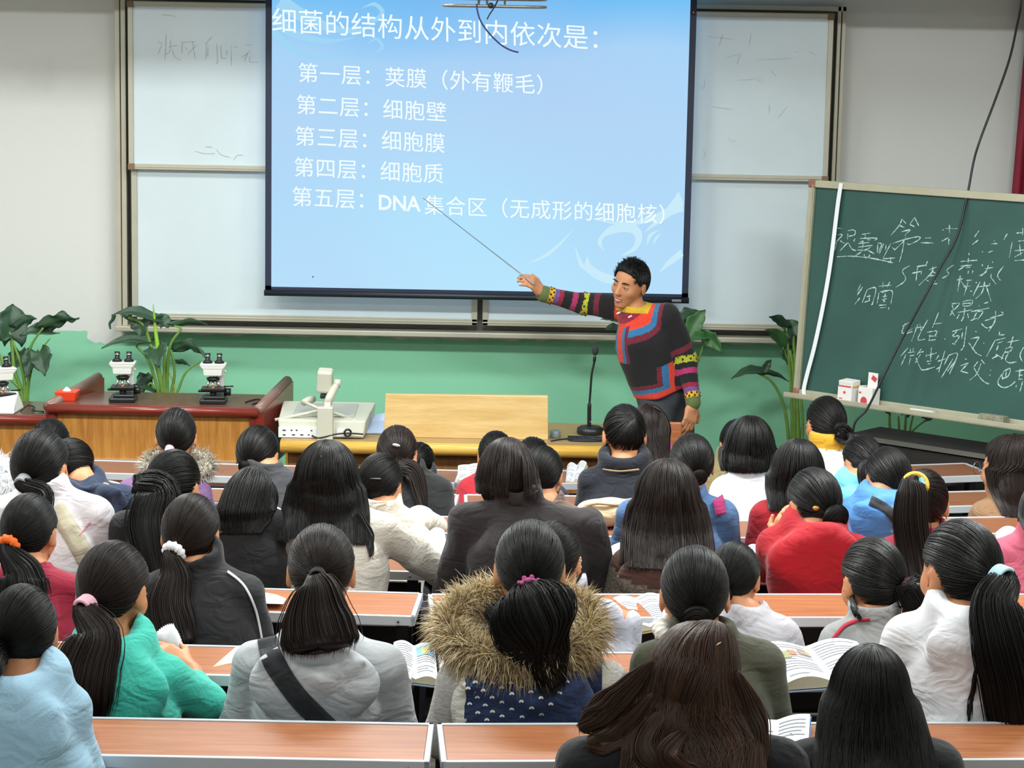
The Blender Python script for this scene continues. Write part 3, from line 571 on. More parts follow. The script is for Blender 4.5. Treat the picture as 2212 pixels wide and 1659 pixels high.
MB(mb_).tube(nq, [.010 if i < 8 else .0055 for i in range(len(nq) - 5)] + [.008] * 5, 10).build('gooseneck', mk_, mcE)
MB(mb_).sphere(at(1286, 757, 11.12), (.016, .016, .026), 16, 12, 0, roty(.1)).build('microphone_head', mat('foam black', '2c2c2e', .9, bump=.5, bscale=300), mcE)
rc = random.Random(5); cab = MB(); pts = []
for i in range(26):
    p = at(1225 + 90 * rc.random(), 934 + 16 * rc.random(), 11.0); p.z = tz + .005; p.y = 10.9 + .12 * rc.random(); pts.append(p)
p0 = at(1190, 950, 10.88); p0.z = tz + .005; p1 = at(1225, 936, 10.95); p1.z = tz + .005
cab.tube(smooth_path([p0, p1] + pts, 4), .0035, 6)
tag(cab.build('cable_tangle', blk), 'tangled thin black cable lying in front of the microphone', 'cable')
# ---------------------------------------------------------------- wooden counters
cw = wood('counter veneer', 'a5692b', 'c58a42', 3.2, (12, 1, 1), .4); crim = mat('dark red counter edge', '7d2c20', .28, noise=.1, nscale=8, coat=.3); ctop = mat('dark counter top', '6b4a3e', .22, noise=.08, nscale=14); base_m = mat('counter plinth', '6a4032', .5)
def counter(pl_, pr_, zpx, Y, dep, lab, ears, zbot=0.0, px_b=993):
    xl, xr = X(pl_, zpx, Y), X(pr_, zpx + 8, Y); zt_ = Z((pl_ + pr_) / 2, zpx, Y)
    e = empty('lab_counter', ((xl + xr) / 2, Y, 0), lab, 'cabinet', 'wooden lab counters at the front'); O = e.location
    MB(O).box(((xl + xr) / 2, Y + dep / 2, zt_ - .012), (xr - xl - .02, dep, .024)).build('counter_top', ctop, e)
    MB(O).tube([(xl, Y, zt_ - .02), (xr, Y, zt_ - .02)], .024, 14).build('front_edge', crim, e)
    zp = Z((pl_ + pr_) / 2, px_b, Y + .02)
    MB(O).box(((xl + xr) / 2, Y + .03, (zt_ + zp) / 2 - .02), (xr - xl - .05, .02, zt_ - zp - .04)).build('front_panel', cw, e)
    MB(O).box(((xl + xr) / 2, Y + .02, zp - .004), (xr - xl - .04, .03, .01)).build('kick_strip', mat('light strip', 'b7a898', .4, metal=.3), e)
    MB(O).box(((xl + xr) / 2, Y + dep / 2, zp / 2), (xr - xl - .04, dep - .06, zp)).build('plinth', base_m, e)
    for xx in (xl + .02, xr - .02): MB(O).box((xx, Y + .025, (zt_ + zp) / 2 - .02), (.045, .04, zt_ - zp - .03)).build('corner_post', crim, e, .01)
    for k in ears:
        xx = xl if k < 0 else xr; s = .09
        a = Vector((xx, Y, zt_ - .01)); b = Vector((xx + s + (.06 if k < 0 else 0), Y + dep + .1, zt_ + .055))
        MB(O).hexa((a + Vector((-.012, 0, -.3)), a + Vector((.03, 0, -.3)), b + Vector((.03, 0, -.34)), b + Vector((-.012, 0, -.34))), (a + Vector((-.012, 0, 0)), a + Vector((.03, 0, 0)), b + Vector((.03, 0, 0)), b + Vector((-.012, 0, 0)))).build('side_panel', crim, e)
        MB(O).tube([a, b], .026, 12).build('side_rail', mat('worn rail top', '7f6459', .3), e)
    return xl, xr, zt_
cx0, cx1, cz = counter(103, 557, 878, 10.95, .42, 'wooden lab counter with dark red edge, holding two microscopes and a tissue box', (-1, 1))
lx0, lx1, lz = counter(-420, 100, 894, 10.9, .42, 'wooden lab counter at the picture edge, holding a single microscope', (), 0, 1000)
# tissue box
tpx = at(146, 870, 11.1); tpx.z = cz
tE = empty('tissue_box', tpx, 'orange red square tissue box on the wooden lab counter', 'box'); w2 = 46 * mpp(11.1)
MB(tpx).hexa([tpx + Vector((x * w2 * .42, y * w2 * .42, 0)) for x, y in ((-1, -1), (1, -1), (1, 1), (-1, 1))], [tpx + Vector((x * w2 * .52, y * w2 * .52, .045)) for x, y in ((-1, -1), (1, -1), (1, 1), (-1, 1))]).build('carton', mat('orange red card', 'e8431c', .45), tE, .003)
ts = MB(tpx); 
for k in range(3): ts.lathe([(.022 - k * .004, .043), (.016, .05), (.008, .058), (.002, .064)], tpx + Vector((.004 * k - .004, 0, 0)), 7, 0, rotx(.1 * k))
ts.build('tissue', mat('tissue white', 'ecf1f3', .9), tE)
# microscopes
mw = mat('microscope white', 'dcded6', .4); mb2 = mat('microscope black', '16181a', .35); chrome = mat('chrome', 'd4d4d4', .15, metal=.95); lampm = mat('warm lamp spot', 'ff6a2a', emit=2.2)
def microscope(px, py, Y, z, lab, sc=1.0, turn=0.):
    b = at(px, py, Y); b.z = z
    e = empty('microscope', b, lab, 'microscope', 'white binocular microscopes on the counters'); R = rotz(turn)
    def p(x, y, z_): return b + R @ Vector((x * sc, y * sc, z_ * sc))
    def M(): return MB(b)
    k = sc
    M().box(p(0.0, .02, .014), (.15 * k, .2 * k, .028 * k), R).box(p(.01, 0, .035), (.12 * k, .12 * k, .022 * k), R).build('base', mb2, e, .006)
    M().box(p(.03, .1, .11), (.05 * k, .045 * k, .19 * k), R).build('arm', mw, e, .01)
    M().box(p(0, -.005, .083), (.135 * k, .11 * k, .014 * k), R).box(p(-.01, -.03, .072), (.15 * k, .03 * k, .012 * k), R).build('stage', mb2, e, .002)
    M().cyl(p(.06, .02, .06), p(.1, .02, .06), .022 * k).cyl(p(.06, .02, .092), p(.115, .02, .094), .004 * k).build('focus_knob', mb2, e)
    M().tube([p(0, -.01, .028), p(0, -.01, .07)], [.016 * k, .022 * k], 14).build('condenser', mb2, e)
    M().sphere(p(0, -.022, .098), .0075 * k).build('lamp_spot', lampm, e)
    M().lathe([(0, 0), (.03 * k, 0), (.04 * k, .012 * k), (.04 * k, .018 * k), (.02 * k, .026 * k), (0, .026 * k)], p(0, -.005, .128), 24).build('nosepiece', mb2, e)
    M().lathe([(.02 * k, 0), (.023 * k, .006 * k), (.02 * k, .012 * k)], p(0, -.005, .152), 20).build('nosepiece_ring', chrome, e)
    for ox, oy, l in ((-.036, -.01, .045), (0, -.03, .036), (.036, -.01, .04)):
        M().tube([p(ox * .55, oy * .5 - .005, .134), p(ox, oy - .004, .134 - l * .75), p(ox * 1.15, oy * 1.1 - .005, .134 - l)], [.009 * k, .008 * k, .004 * k], 10).build('objective', chrome, e)
    M().hexa([p(x * .052, y * .05, .163) for x, y in ((-1, -1), (1, -1), (1, 1), (-1, 1))], [p(x * .056, y * .052, .2) for x, y in ((-1, -1), (1, -1), (1, 1), (-1, 1))]).hexa([p(x * .056, y * .052, .198) for x, y in ((-1, -1), (1, -1), (1, 1), (-1, 1))], [p(x * .075, y * .055, .222) for x, y in ((-1, -1), (1, -1), (1, 1), (-1, 1))]).box(p(0, 0, .226), (.15 * k, .11 * k, .01 * k), R).build('head', mw, e, .004)
    for sx in (-1, 1):
        ey = M().lathe([(0, 0), (.03 * k, 0), (.026 * k, .012 * k), (.015 * k, .02 * k), (.014 * k, .04 * k), (.016 * k, .042 * k), (.016 * k, .058 * k), (0, .058 * k)], p(sx * .034, .01, .23), 18, 0, R @ rotx(-.25)).build('eyepiece', mb2, e)
        M().lathe([(.0155 * k, 0), (.0155 * k, .006 * k)], p(sx * .034, .017, .268), 16, 0, R @ rotx(-.25)).build('eyepiece_ring', chrome, ey)
    M().sphere(p(.066, .03, .18), .008 * k).build('lock_screw', mw, e)
ms = 107 * mpp(11.08) / .285
microscope(266, 872, 11.1, cz, 'white binocular microscope nearest the orange tissue box', ms, .06)
microscope(461, 873, 11.1, cz, 'white binocular microscope at the counter end beside the document camera', ms, .04)
microscope(4, 888, 11.1, lz, 'white binocular microscope on the lower counter, cut by the picture edge', ms * 1.05, .5)
m0 = at(-30, 890, 11.0); m0.z = lz
tag(MB(m0).hexa([m0 + Vector(v) for v in ((-.1, -.07, 0), (.15, -.07, 0), (.16, .12, 0), (-.1, .12, 0))], [m0 + Vector(v) for v in ((-.1, -.06, .03), (.15, -.06, .028), (.13, .12, .085), (-.1, .12, .085))]).build('power_unit', mw, None, .008), 'white sloping power unit in front of the edge microscope', 'device')
def cord(pts, z, lab, r=.0035):
    q = []
    for px, py, Y in pts: v = at(px, py, Y); v.z = max(v.z, z + r); q.append(v)
    q[0].z = z + r; q[-1].z = z + r
    tag(MB().tube(smooth_path(q, 5), r, 6).build('black_cable', blk), lab, 'cord')
cord([(45, 885, 11.0), (60, 876, 11.1), (75, 880, 11.1), (70, 886, 11.0), (95, 888, 11.0)], lz, 'black power cord curling beside the edge microscope')
cord([(530, 876, 11.1), (540, 868, 11.15), (556, 868, 11.2), (565, 874, 11.15), (545, 880, 11.05)], cz, 'thin black cord looped at the counter end')
# orange wooden chair back behind the table
chx = at(1425, 950, 10.7)
# ---------------------------------------------------------------- writing desks in curved rows
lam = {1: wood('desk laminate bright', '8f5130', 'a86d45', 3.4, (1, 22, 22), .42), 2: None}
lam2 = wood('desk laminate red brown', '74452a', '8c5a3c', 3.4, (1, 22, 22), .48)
trim_m = mat('desk edge aluminium', 'c6cbd0', .35, metal=.15); dark_m = mat('desk dark panel', '2a211d', .6, noise=.1); leg_m = mat('desk leg steel', '242326', .45, metal=.4); bolt_m = mat('bolt head', '6d7073', .3, metal=.8)
DW = .30
NZ = Vector((0, 0, 1))
def desk(row, a, b, label, fac=None):
    z = DZ[row]; P = on_plane(a[0], a[1], Vector((0, 0, z)), NZ); Q = on_plane(b[0], b[1], Vector((0, 0, z)), NZ)
    u = (Q - P); L = u.length; u.normalize(); w = Vector((u.y, -u.x, 0))
    if w.y > 0: w = -w
    R = Matrix((u, -w, NZ)).transposed(); fz = FLZ[row] if row < 7 else 0.0
    mid = P + u * L / 2; org = Vector((mid.x, mid.y, fz)) + w * DW / 2
    e = empty('writing_desk', org, label, 'desk', 'writing desks of the curved rows')
    def p(s, t, dz): return P + u * s + w * t + Vector((0, 0, dz))
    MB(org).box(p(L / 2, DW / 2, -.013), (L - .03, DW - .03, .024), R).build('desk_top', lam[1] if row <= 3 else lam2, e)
    t = MB(org)
    t.box(p(L / 2, .0065, -.012), (L, .013, .028), R).box(p(L / 2, DW - .007, -.013), (L, .014, .030), R)
    for s in (.007, L - .007): t.box(p(s, DW / 2, -.012), (.014, DW, .028), R)
    t.build('edge_trim', trim_m, e, .002)
    MB(org).box(p(L / 2, .03, -.40), (L - .06, .018, .60), R).build('front_panel', dark_m, e)
    MB(org).box(p(L / 2, DW * .55, -.16), (L - .06, DW * .8, .014), R).build('book_shelf', dark_m, e)
    n = max(2, int(L / 1.3) + 1)
    for i in range(n):
        s = .05 + (L - .1) * i / (n - 1)
        MB(org).box(p(s, DW * .5, -.39 + (.0)), (.035, .05, .72), R).box(p(s, DW * .5, -.753), (.06, .24, .014), R).build('leg', leg_m, e, .003)
    bt_ = MB(org)
    for i in range(n): 
        s = .05 + (L - .1) * i / (n - 1); bt_.sphere(p(s, DW + .001, -.015), .004, 8, 6)
    bt_.build('bolt_heads', bolt_m, e)
    if row > 0:      # fold-down seat carried on the front of the desk for the row ahead
        sz = (DZ[row + 1] - .32 if row < 7 else .44) - z
        if row < 7: MB(org).box(p(L / 2, -.18, sz - .015), (L - .1, .27, .03), R).build('fold_seat', lam2, e, .008)
    return e
S = 'of the row '
desk(1, (-260, 1540.5), (938, 1563), 'nearest left writing desk beside the aisle gap, with a bare orange wood top')
desk(1, (943, 1563), (2480, 1559), 'nearest right writing desk, holding the open notebook and dark pen')
desk(2, (-260, 1377), (903, 1405), 'left desk in front of the grey hooded girl and the mint fleece girl')
desk(2, (945, 1410), (2480, 1407), 'right desk under the big open picture book, in front of the fur hood')
desk(3, (-260, 1247), (914, 1281), 'left desk carrying a loose white sheet, behind the long white coat')
desk(3, (924, 1283), (2480, 1283), 'right desk behind the red coat and the brown tweed coat')
desk(4, (-260, 1164), (930, 1193), 'left desk under the elbow of the white woollen coat')
desk(4, (958, 1195), (1700, 1199), 'middle desk in front of the big dark brown coat')
desk(4, (1708, 1199), (2420, 1187), 'right desk in front of the red knitted coat and yellow and blue hair tie')
desk(5, (-260, 1085), (985, 1116), 'left desk with pale grey top behind the black coat with silver hair clip')
desk(5, (997, 1117), (1500, 1126), 'middle desk carrying the cream bag')
desk(5, (1508, 1126), (2420, 1112), 'right desk behind the brown coat at the picture edge')
desk(6, (-260, 1037), (992, 1068), 'left desk in front of the purple jacket')
desk(6, (1002, 1068), (1560, 1074), 'middle desk in front of the man in the black scarf')
desk(6, (1568, 1074), (2400, 1053), 'right desk seen beside the brown coat, one row behind the front desk')
desk(7, (-260, 981), (998, 1016), 'front left desk just below the wooden counters')
desk(7, (1008, 1016), (1600, 1017), 'front middle desk below the teacher table')
desk(7, (1608, 1017), (2086, 1000), 'front right desk with a free end near the chalkboard')
bq = FLZ[1]; bo = Vector((0, 4.88, bq))
be = empty('bench', bo, 'wooden bench in the nearest row of seats', 'bench')
MB(bo).box(bo + Vector((0, 0, .425)), (5.0, .3, .03)).build('seat', lam2, be, .006)
for xx in (-2.2, -.7, .8, 2.2): MB(bo).box(bo + Vector((xx, 0, .205)), (.04, .22, .41)).build('leg', leg_m, be)

# ---------------------------------------------------------------- big-leaved potted plants
lf1 = mat('dark taro leaf', '2c4a33', .45, noise=.25, nscale=9, bump=.25, bscale=40); lf2 = mat('mid taro leaf', '3d6b3a', .45, noise=.25, nscale=9, bump=.25, bscale=40)
stm = mat('leaf stalk green', '6a8f3c', .5, noise=.2, nscale=15); stm2 = mat('yellowing stalk', 'a2a05a', .6); spk = mat('rolled young leaf', '8fc23f', .45); potm = mat('brown clay pot', '6e4a36', .7, noise=.15, nscale=9); soil = mat('potting soil', '2d2620', .95)
rp = random.Random(11)
def leaf(mb, B, T, hw, roll=.5, sag=.12, wav=.12, fold=.35):
    B, T = Vector(B), Vector(T); ax = T - B; L = ax.length; ax.normalize()
    vw = (B - Vector((0, 0, CAMZ))).normalized(); s1 = ax.cross(vw).normalized(); s2 = s1.cross(ax).normalized()
    if s2.z < 0: s2 = -s2
    side = s1 * math.cos(roll) + s2 * math.sin(roll); nrm = ax.cross(side).normalized()
    if nrm.z < 0: nrm = -nrm
    P = []; ph = rp.uniform(0, 6)
    for i in range(15):
        t = i / 14; c = B + ax * L * t + Vector((0, 0, 1)) * sag * L * math.sin(math.pi * t)
        w = hw * (1.15 * math.sin(math.pi * min(1, .12 + t * .9)) ** .8 * (1 - .45 * t) + .0)
        if i == 14: w = .001
        row = []
        for j in range(-4, 5):
            v = j / 4; back = (-.22 * L * abs(v) ** 1.5 if t < .25 else 0) * (1 - t * 4)
            rip = wav * hw * math.sin(v * 3 + t * 14 + ph) * abs(v) ** 1.5
            row.append(c + side * w * v * (1 + .12 * math.sin(t * 17 + ph + 2 * v)) + ax * back + nrm * (abs(v) * w * fold + rip))
        P.append(row)
    mb.sheet(P)
def plant(base, Y, lab, leaves, stems, extra=(), pot=.16, potz=0.0, ref=None, cut=1.0):
    sx, sy, s = ref
    def q(x, y, dy=0): return at(sx + x / s, sy + y / s, Y + dy)
    b = q(*base); b = Vector((b.x, Y, potz))
    e = empty('potted_plant', b, lab, 'plant', 'broad leaved plants along the front wall')
    ph = .34
    MB(b).lathe([(0, 0), (pot * .75, 0), (pot, ph * .9), (pot * 1.08, ph * .9), (pot * 1.08, ph), (pot * .95, ph), (pot * .93, ph - .03), (0, ph - .03)], b, 28).build('pot', potm, e)
    MB(b).lathe([(0, ph - .025), (pot * .93, ph - .025)], b, 20).build('soil', soil, e)
    for i, st_ in enumerate(stems):
        pts = [q(*k) for k in st_[0]]; r0 = st_[1]
        low = Vector((b.x + (pts[0].x - b.x) * .45, Y + rp.uniform(-.05, .05), b.z + ph - .03))
        pts = smooth_path([low] + pts, 5); n = len(pts)
        MB(b).tube(pts, [r0 * (1 - .55 * k / (n - 1)) for k in range(n)], 8).build('stem', st_[2] if len(st_) > 2 else stm, e)
    for l in leaves:
        (bx, by, bd), (tx, ty, td), hw = l[0], l[1], l[2]; roll = l[3] if len(l) > 3 else .5; m2 = l[4] if len(l) > 4 else lf1
        mb = MB(b); leaf(mb, q(bx, by, bd), q(tx, ty, td), hw / s * mpp(Y), roll, *(l[5] if len(l) > 5 else ()))
        mb.build('leaf', m2, e, solid=.003)
    for pts, r0, r1, m2 in extra:
        pp_ = smooth_path([q(*k) for k in pts], 6); n = len(pp_); MB(b).tube(pp_, [r0 + (r1 - r0) * k / (n - 1) for k in range(n)], 10).build('young_leaf', m2, e)
    return e
plant((970, 1600), 11.62, 'tall broad leaved plant between the two complete microscopes', [
    ((830, 330, 0), (240, 258, -.08), 95, .55), ((620, 350, .02), (620, 600, -.02), 150, .25, lf1), ((760, 660, 0), (60, 748, -.12), 70, .5), ((850, 760, -.03), (880, 1010, -.16), 190, .3, lf1), ((1090, 790, 0), (1570, 905, -.1), 95, .4, lf1, (.25, .3)),
    ((1090, 430, 0), (1590, 415, .05), 55, .5, lf1), ((960, 430, .02), (915, 245, .06), 110, .3, lf1), ((1140, 945, .05), (1330, 1000, .02), 40, .5), ((700, 1330, .05), (605, 1090, .05), 120, .1, lf1), ((840, 1385, .0), (520, 1325, -.1), 40, .5), ((740, 1250, .1), (730, 1090, .12), 60, .2), ((450, 330, .0), (330, 270, .0), 30, .4)],
   [([(960, 1560), (900, 1100), (850, 750)], .013), ([(1000, 1560), (1010, 1000), (1060, 680), (1200, 470), (1100, 430)], .011), ([(900, 1560), (800, 1100), (700, 860), (560, 700), (740, 655)], .011), ([(950, 1560), (880, 1100), (760, 680), (650, 400), (440, 310)], .014), ([(1120, 1560), (1180, 1300), (1280, 1080), (1480, 930)], .009), ([(1050, 1560), (1110, 1100), (1060, 790)], .011), ([(830, 1540), (780, 1250), (700, 1330)], .009), ([(1130, 1520), (1030, 1080)], .008, stm2), ([(980, 1560), (960, 1200), (960, 800), (850, 760)], .012)],
   [([(875, 770), (840, 520), (820, 300), (800, 110)], .013, .002, spk), ([(240, 262), (225, 330), (180, 390), (190, 470)], .012, .004, lf1)], ref=(210, 640, 6.64))
plant((190, 850), 11.62, 'broad leaved plant behind the edge microscope, partly outside the picture', [
    ((90, 330, 0), (95, 60, .05), 130, .25), ((330, 240, 0), (600, 175, -.05), 60, .45, lf1, (.1, .5)), ((120, 240, 0), (280, 170, .05), 60, .5), ((400, 270, .05), (150, 300, .0), 55, .5), ((300, 430, -.03), (345, 610, -.1), 95, .2, lf1), ((250, 440, .0), (200, 620, -.05), 70, .2), ((150, 420, .05), (110, 570, .0), 70, .3), ((60, 280, .0), (-120, 330, .0), 90, .4), ((-60, 300, .0), (-260, 200, .0), 110, .4), ((-100, 500, .0), (-300, 560, .0), 100, .4)],
   [([(190, 800), (170, 560), (90, 330)], .013), ([(200, 800), (215, 650), (230, 400), (330, 240)], .011), ([(210, 810), (240, 560), (300, 430), (380, 320)], .008), ([(170, 800), (110, 560), (80, 300), (20, 260)], .013), ([(180, 800), (60, 600), (-60, 300)], .011), ([(180, 800), (0, 700), (-100, 500)], .011)], ref=(0, 640, 3.53))
plant((1090, 1100), 11.7, 'broad leaved plant standing behind the teacher', [
    ((1090, 345, 0), (1240, 105, .04), 75, .15, lf2), ((1030, 260, .02), (1200, 115, .08), 90, .5, lf1), ((1240, 315, 0), (1375, 440, -.08), 70, .35, lf2), ((1250, 320, 0), (1100, 365, -.1), 45, .5, lf2), ((560, 190, .05), (425, 182, .05), 35, .6), ((560, 250, .05), (450, 265, .05), 35, .6), ((640, 350, .05), (530, 400, .0), 40, .4, lf2), ((760, 650, .0), (705, 745, .0), 35, .3)],
   [([(1060, 900), (1180, 520), (1245, 320)], .009), ([(1040, 900), (1080, 560), (1090, 345)], .011), ([(1000, 900), (1000, 500), (1030, 260)], .011), ([(960, 900), (760, 500), (560, 190)], .01), ([(960, 950), (800, 700), (640, 350)], .01), ([(980, 950), (860, 780), (760, 650)], .008), ([(960, 900), (720, 500), (560, 250)], .01)], ref=(1180, 640, 3.607))
plant((1925, 1250), 11.75, 'tall plant with long bare stalks in front of the chalkboard edge', [
    ((1690, 590, 0), (1440, 645, -.1), 42, .45), ((1690, 590, 0), (1755, 495, .02), 34, .3), ((1650, 600, 0), (1890, 665, .0), 26, .5), ((1870, 245, 0), (1735, 160, -.05), 45, .5), ((1930, 310, 0), (1880, 180, .05), 75, .3), ((1870, 400, 0), (1705, 260, -.08), 55, .4, lf2), ((1900, 420, .05), (1960, 260, .1), 70, .3), ((1860, 420, .0), (1900, 560, .0), 50, .3)],
   [([(1890, 1150), (1850, 850), (1760, 670), (1650, 600)], .011), ([(1930, 1150), (1930, 650), (1900, 420)], .017), ([(1920, 1150), (1900, 600), (1840, 400)], .013), ([(1960, 1150), (1950, 760), (1925, 310)], .016), ([(1990, 1150), (1990, 850), (1930, 400)], .012), ([(1940, 1150), (1920, 800), (1870, 245)], .012)], ref=(1180, 640, 3.607))
plant((1080, 620), 11.6, 'dark plant half hidden below the chalkboard', [((960, 250, 0), (860, 160, .0), 60, .4), ((1110, 280, 0), (1200, 150, 0), 60, .4), ((1300, 330, 0), (1480, 280, -.1), 50, .5)],
   [([(1000, 560), (960, 400), (960, 250)], .012), ([(1090, 560), (1100, 450), (1110, 280)], .012), ([(1120, 570), (1160, 450), (1300, 330)], .009), ([(1050, 560), (1040, 300)], .011), ([(1140, 560), (1150, 420), (1180, 280)], .009)], ref=(1700, 830, 4.32))
# ---------------------------------------------------------------- implicit-surface modelling of bodies and clothes
class Fld:
    """signed-distance grid: shapes blend smoothly into one continuous surface"""
    def __init__(s, lo, hi, h):
        s.lo = np.array(lo, float); s.h = h; s.n = (np.ceil((np.array(hi) - s.lo) / h).astype(int) + 1)
        s.ax = [s.lo[i] + h * np.arange(s.n[i]) for i in range(3)]; s.f = np.full(s.n, .5)
    def sl(s, lo, hi, m):
        r = []
        for i in range(3):
            a = int(max(0, math.floor((lo[i] - m - s.lo[i]) / s.h))); b = int(min(s.n[i], math.ceil((hi[i] + m - s.lo[i]) / s.h) + 1))
            r.append(slice(a, max(a, b)))
        sl = tuple(r); return sl, s.ax[0][sl[0]][:, None, None], s.ax[1][sl[1]][None, :, None], s.ax[2][sl[2]][None, None, :]
    def put(s, sl, d, k, op):
        f = s.f[sl]
        if f.size == 0: return
        if op == 'u':
            h = np.clip(.5 + .5 * (f - d) / k, 0, 1); s.f[sl] = f + (d - f) * h - k * h * (1 - h)
        elif op == 'd':
            d = -d; h = np.clip(.5 - .5 * (f - d) / k, 0, 1); s.f[sl] = f + (d - f) * h + k * h * (1 - h)
        elif op == 'i':
            h = np.clip(.5 - .5 * (f - d) / k, 0, 1); s.f[sl] = f + (d - f) * h + k * h * (1 - h)
    def cap(s, a, b, ra, rb=None, k=.02, sc=(1, 1, 1), op='u'):
        rb = ra if rb is None else rb; a = np.array(a, float); b = np.array(b, float); R = max(ra, rb) * max(sc)
        sl, X, Y, Z = s.sl(np.minimum(a, b), np.maximum(a, b), R + k + s.h * 3)
        c = np.array(sc, float); px, py, pz = (X - a[0]) / c[0], (Y - a[1]) / c[1], (Z - a[2]) / c[2]; d = (b - a) / c; L = d @ d + 1e-9
        t = np.clip((px * d[0] + py * d[1] + pz * d[2]) / L, 0, 1)
        q = np.sqrt((px - t * d[0]) ** 2 + (py - t * d[1]) ** 2 + (pz - t * d[2]) ** 2) - (ra + t * (rb - ra))
        s.put(sl, q * c.min(), k, op); return s
    def ell(s, c, r, k=.02, R=None, op='u'):
        c = np.array(c, float); r = np.array(r, float); M = r.max()
        sl, X, Y, Z = s.sl(c, c, M + k + s.h * 3); x, y, z = X - c[0], Y - c[1], Z - c[2]
        if R is not None:
            R = np.array(R); x, y, z = (R[0, i] * x + R[1, i] * y + R[2, i] * z for i in range(3))
        k0 = np.sqrt((x / r[0]) ** 2 + (y / r[1]) ** 2 + (z / r[2]) ** 2) + 1e-9; k1 = np.sqrt((x / r[0] ** 2) ** 2 + (y / r[1] ** 2) ** 2 + (z / r[2] ** 2) ** 2) + 1e-9
        s.put(sl, k0 * (k0 - 1) / k1, k, op); return s
    def ring(s, c, R0, r0, k=.02, M=None, zs=1., ys=1., op='u'):
        c = np.array(c, float); m = R0 * max(1, ys) + r0 * max(1, zs)
        sl, X, Y, Z = s.sl(c, c, m + k + s.h * 2); x, y, z = X - c[0], Y - c[1], Z - c[2]
        if M is not None:
            M = np.array(M); x, y, z = (M[0, i] * x + M[1, i] * y + M[2, i] * z for i in range(3))
        q = np.sqrt(x * x + (y / ys) ** 2) - R0; s.put(sl, (np.sqrt(q * q + (z / zs) ** 2) - r0) * .9, k, op); return s
    def fold(s, amp, fr, seed):
        r = np.random.RandomState(seed); X, Y, Z = s.ax[0][:, None, None], s.ax[1][None, :, None], s.ax[2][None, None, :]
        o = 0
        for i in range(4):
            a = r.normal(size=3); a /= np.linalg.norm(a); b = r.normal(size=3); w = fr * r.uniform(.6, 1.6)
            o = o + np.sin(w * (a[0] * X + a[1] * Y + a[2] * Z) + r.uniform(0, 6) + 1.6 * np.sin(w * .35 * (b[0] * X + b[1] * Y + b[2] * Z)))
        s.f = s.f + amp * o * .5; return s
    def mesh(s, relax=1):
        v = s.f; n = v.shape; ins = v < 0
        c = np.zeros(tuple(k - 1 for k in n), int)
        cor = [(i, j, k) for i in (0, 1) for j in (0, 1) for k in (0, 1)]
        S = lambda A, o: A[o[0]:n[0] - 1 + o[0], o[1]:n[1] - 1 + o[1], o[2]:n[2] - 1 + o[2]]
        for o in cor: c += S(ins, o)
        act = (c > 0) & (c < 8); ids = np.full(act.shape, -1); I = np.argwhere(act); ids[act] = np.arange(len(I))
        pos = np.zeros((len(I), 3)); cnt = np.zeros(len(I))
        cv = {o: S(v, o)[act] for o in cor}
        for o in cor:
            for a in range(3):
                if o[a] == 0:
                    o2 = list(o); o2[a] = 1; o2 = tuple(o2); v0, v1 = cv[o], cv[o2]; m = (v0 < 0) != (v1 < 0)
                    t = np.where(m, v0 / np.where(m, v0 - v1, 1), 0); p = np.tile(np.array(o, float), (len(I), 1)); p[:, a] += t; pos[m] += p[m]; cnt[m] += 1
        P = s.lo + s.h * (I + pos / cnt[:, None]); F = []
        for a in range(3):
            b, d = (a + 1) % 3, (a + 2) % 3
            s0 = [slice(None)] * 3; s1 = [slice(None)] * 3; s0[a] = slice(0, n[a] - 1); s1[a] = slice(1, n[a])
            for k_ in (b, d): s0[k_] = slice(1, n[k_] - 1); s1[k_] = slice(1, n[k_] - 1)
            A, B = ins[tuple(s0)], ins[tuple(s1)]; E = np.argwhere(A != B)
            if not len(E): continue
            fl = A[tuple(E.T)]; e = E.copy(); e[:, b] += 1; e[:, d] += 1
            q = []
            for ob, od in ((-1, -1), (0, -1), (0, 0), (-1, 0)):
                g = e.copy(); g[:, b] += ob; g[:, d] += od; q.append(ids[g[:, 0], g[:, 1], g[:, 2]])
            q = np.stack(q, 1); q[~fl] = q[~fl][:, ::-1]; F.append(q)
        F = np.concatenate(F)
        for _ in range(relax):
            acc = np.zeros_like(P); w = np.zeros(len(P))
            for i in range(4):
                np.add.at(acc, F[:, i], P[F[:, (i + 1) % 4]] + P[F[:, (i + 3) % 4]]); np.add.at(w, F[:, i], 2)
            P = P * .5 + acc / w[:, None] * .5
        return P, F
    def samp(s, Q):
        g = (np.asarray(Q) - s.lo) / s.h; g = np.clip(g, 0, s.n - 1.001); i = g.astype(int); t = g - i; r = 0
        for o in ((a, b, c) for a in (0, 1) for b in (0, 1) for c in (0, 1)):
            w = np.prod(np.where(np.array(o), t, 1 - t), axis=-1); r = r + w * s.f[i[..., 0] + o[0], i[..., 1] + o[1], i[..., 2] + o[2]]
        return r
    def hit(s, px, py, Y, rng=.5):
        """where the line of sight through a photo pixel meets the surface; returns point and outward normal"""
        ts = np.linspace(Y - rng, Y + rng, 120); a, b = np.array(at(px, py, ts[0])), np.array(at(px, py, ts[-1]))
        Q = a + (b - a) * np.linspace(0, 1, 120)[:, None]; d = s.samp(Q); k = np.argmax(d < 0)
        if not (d < 0).any(): k = np.argmin(d)
        q = Q[k] if k == 0 else Q[k - 1] + (Q[k] - Q[k - 1]) * np.clip(d[k - 1] / (d[k - 1] - d[k] + 1e-9), 0, 1)
        e = s.h; g = np.array([s.samp(q + np.eye(3)[i] * e) - s.samp(q - np.eye(3)[i] * e) for i in range(3)]); g /= np.linalg.norm(g) + 1e-9
        return Vector(q), Vector(g)
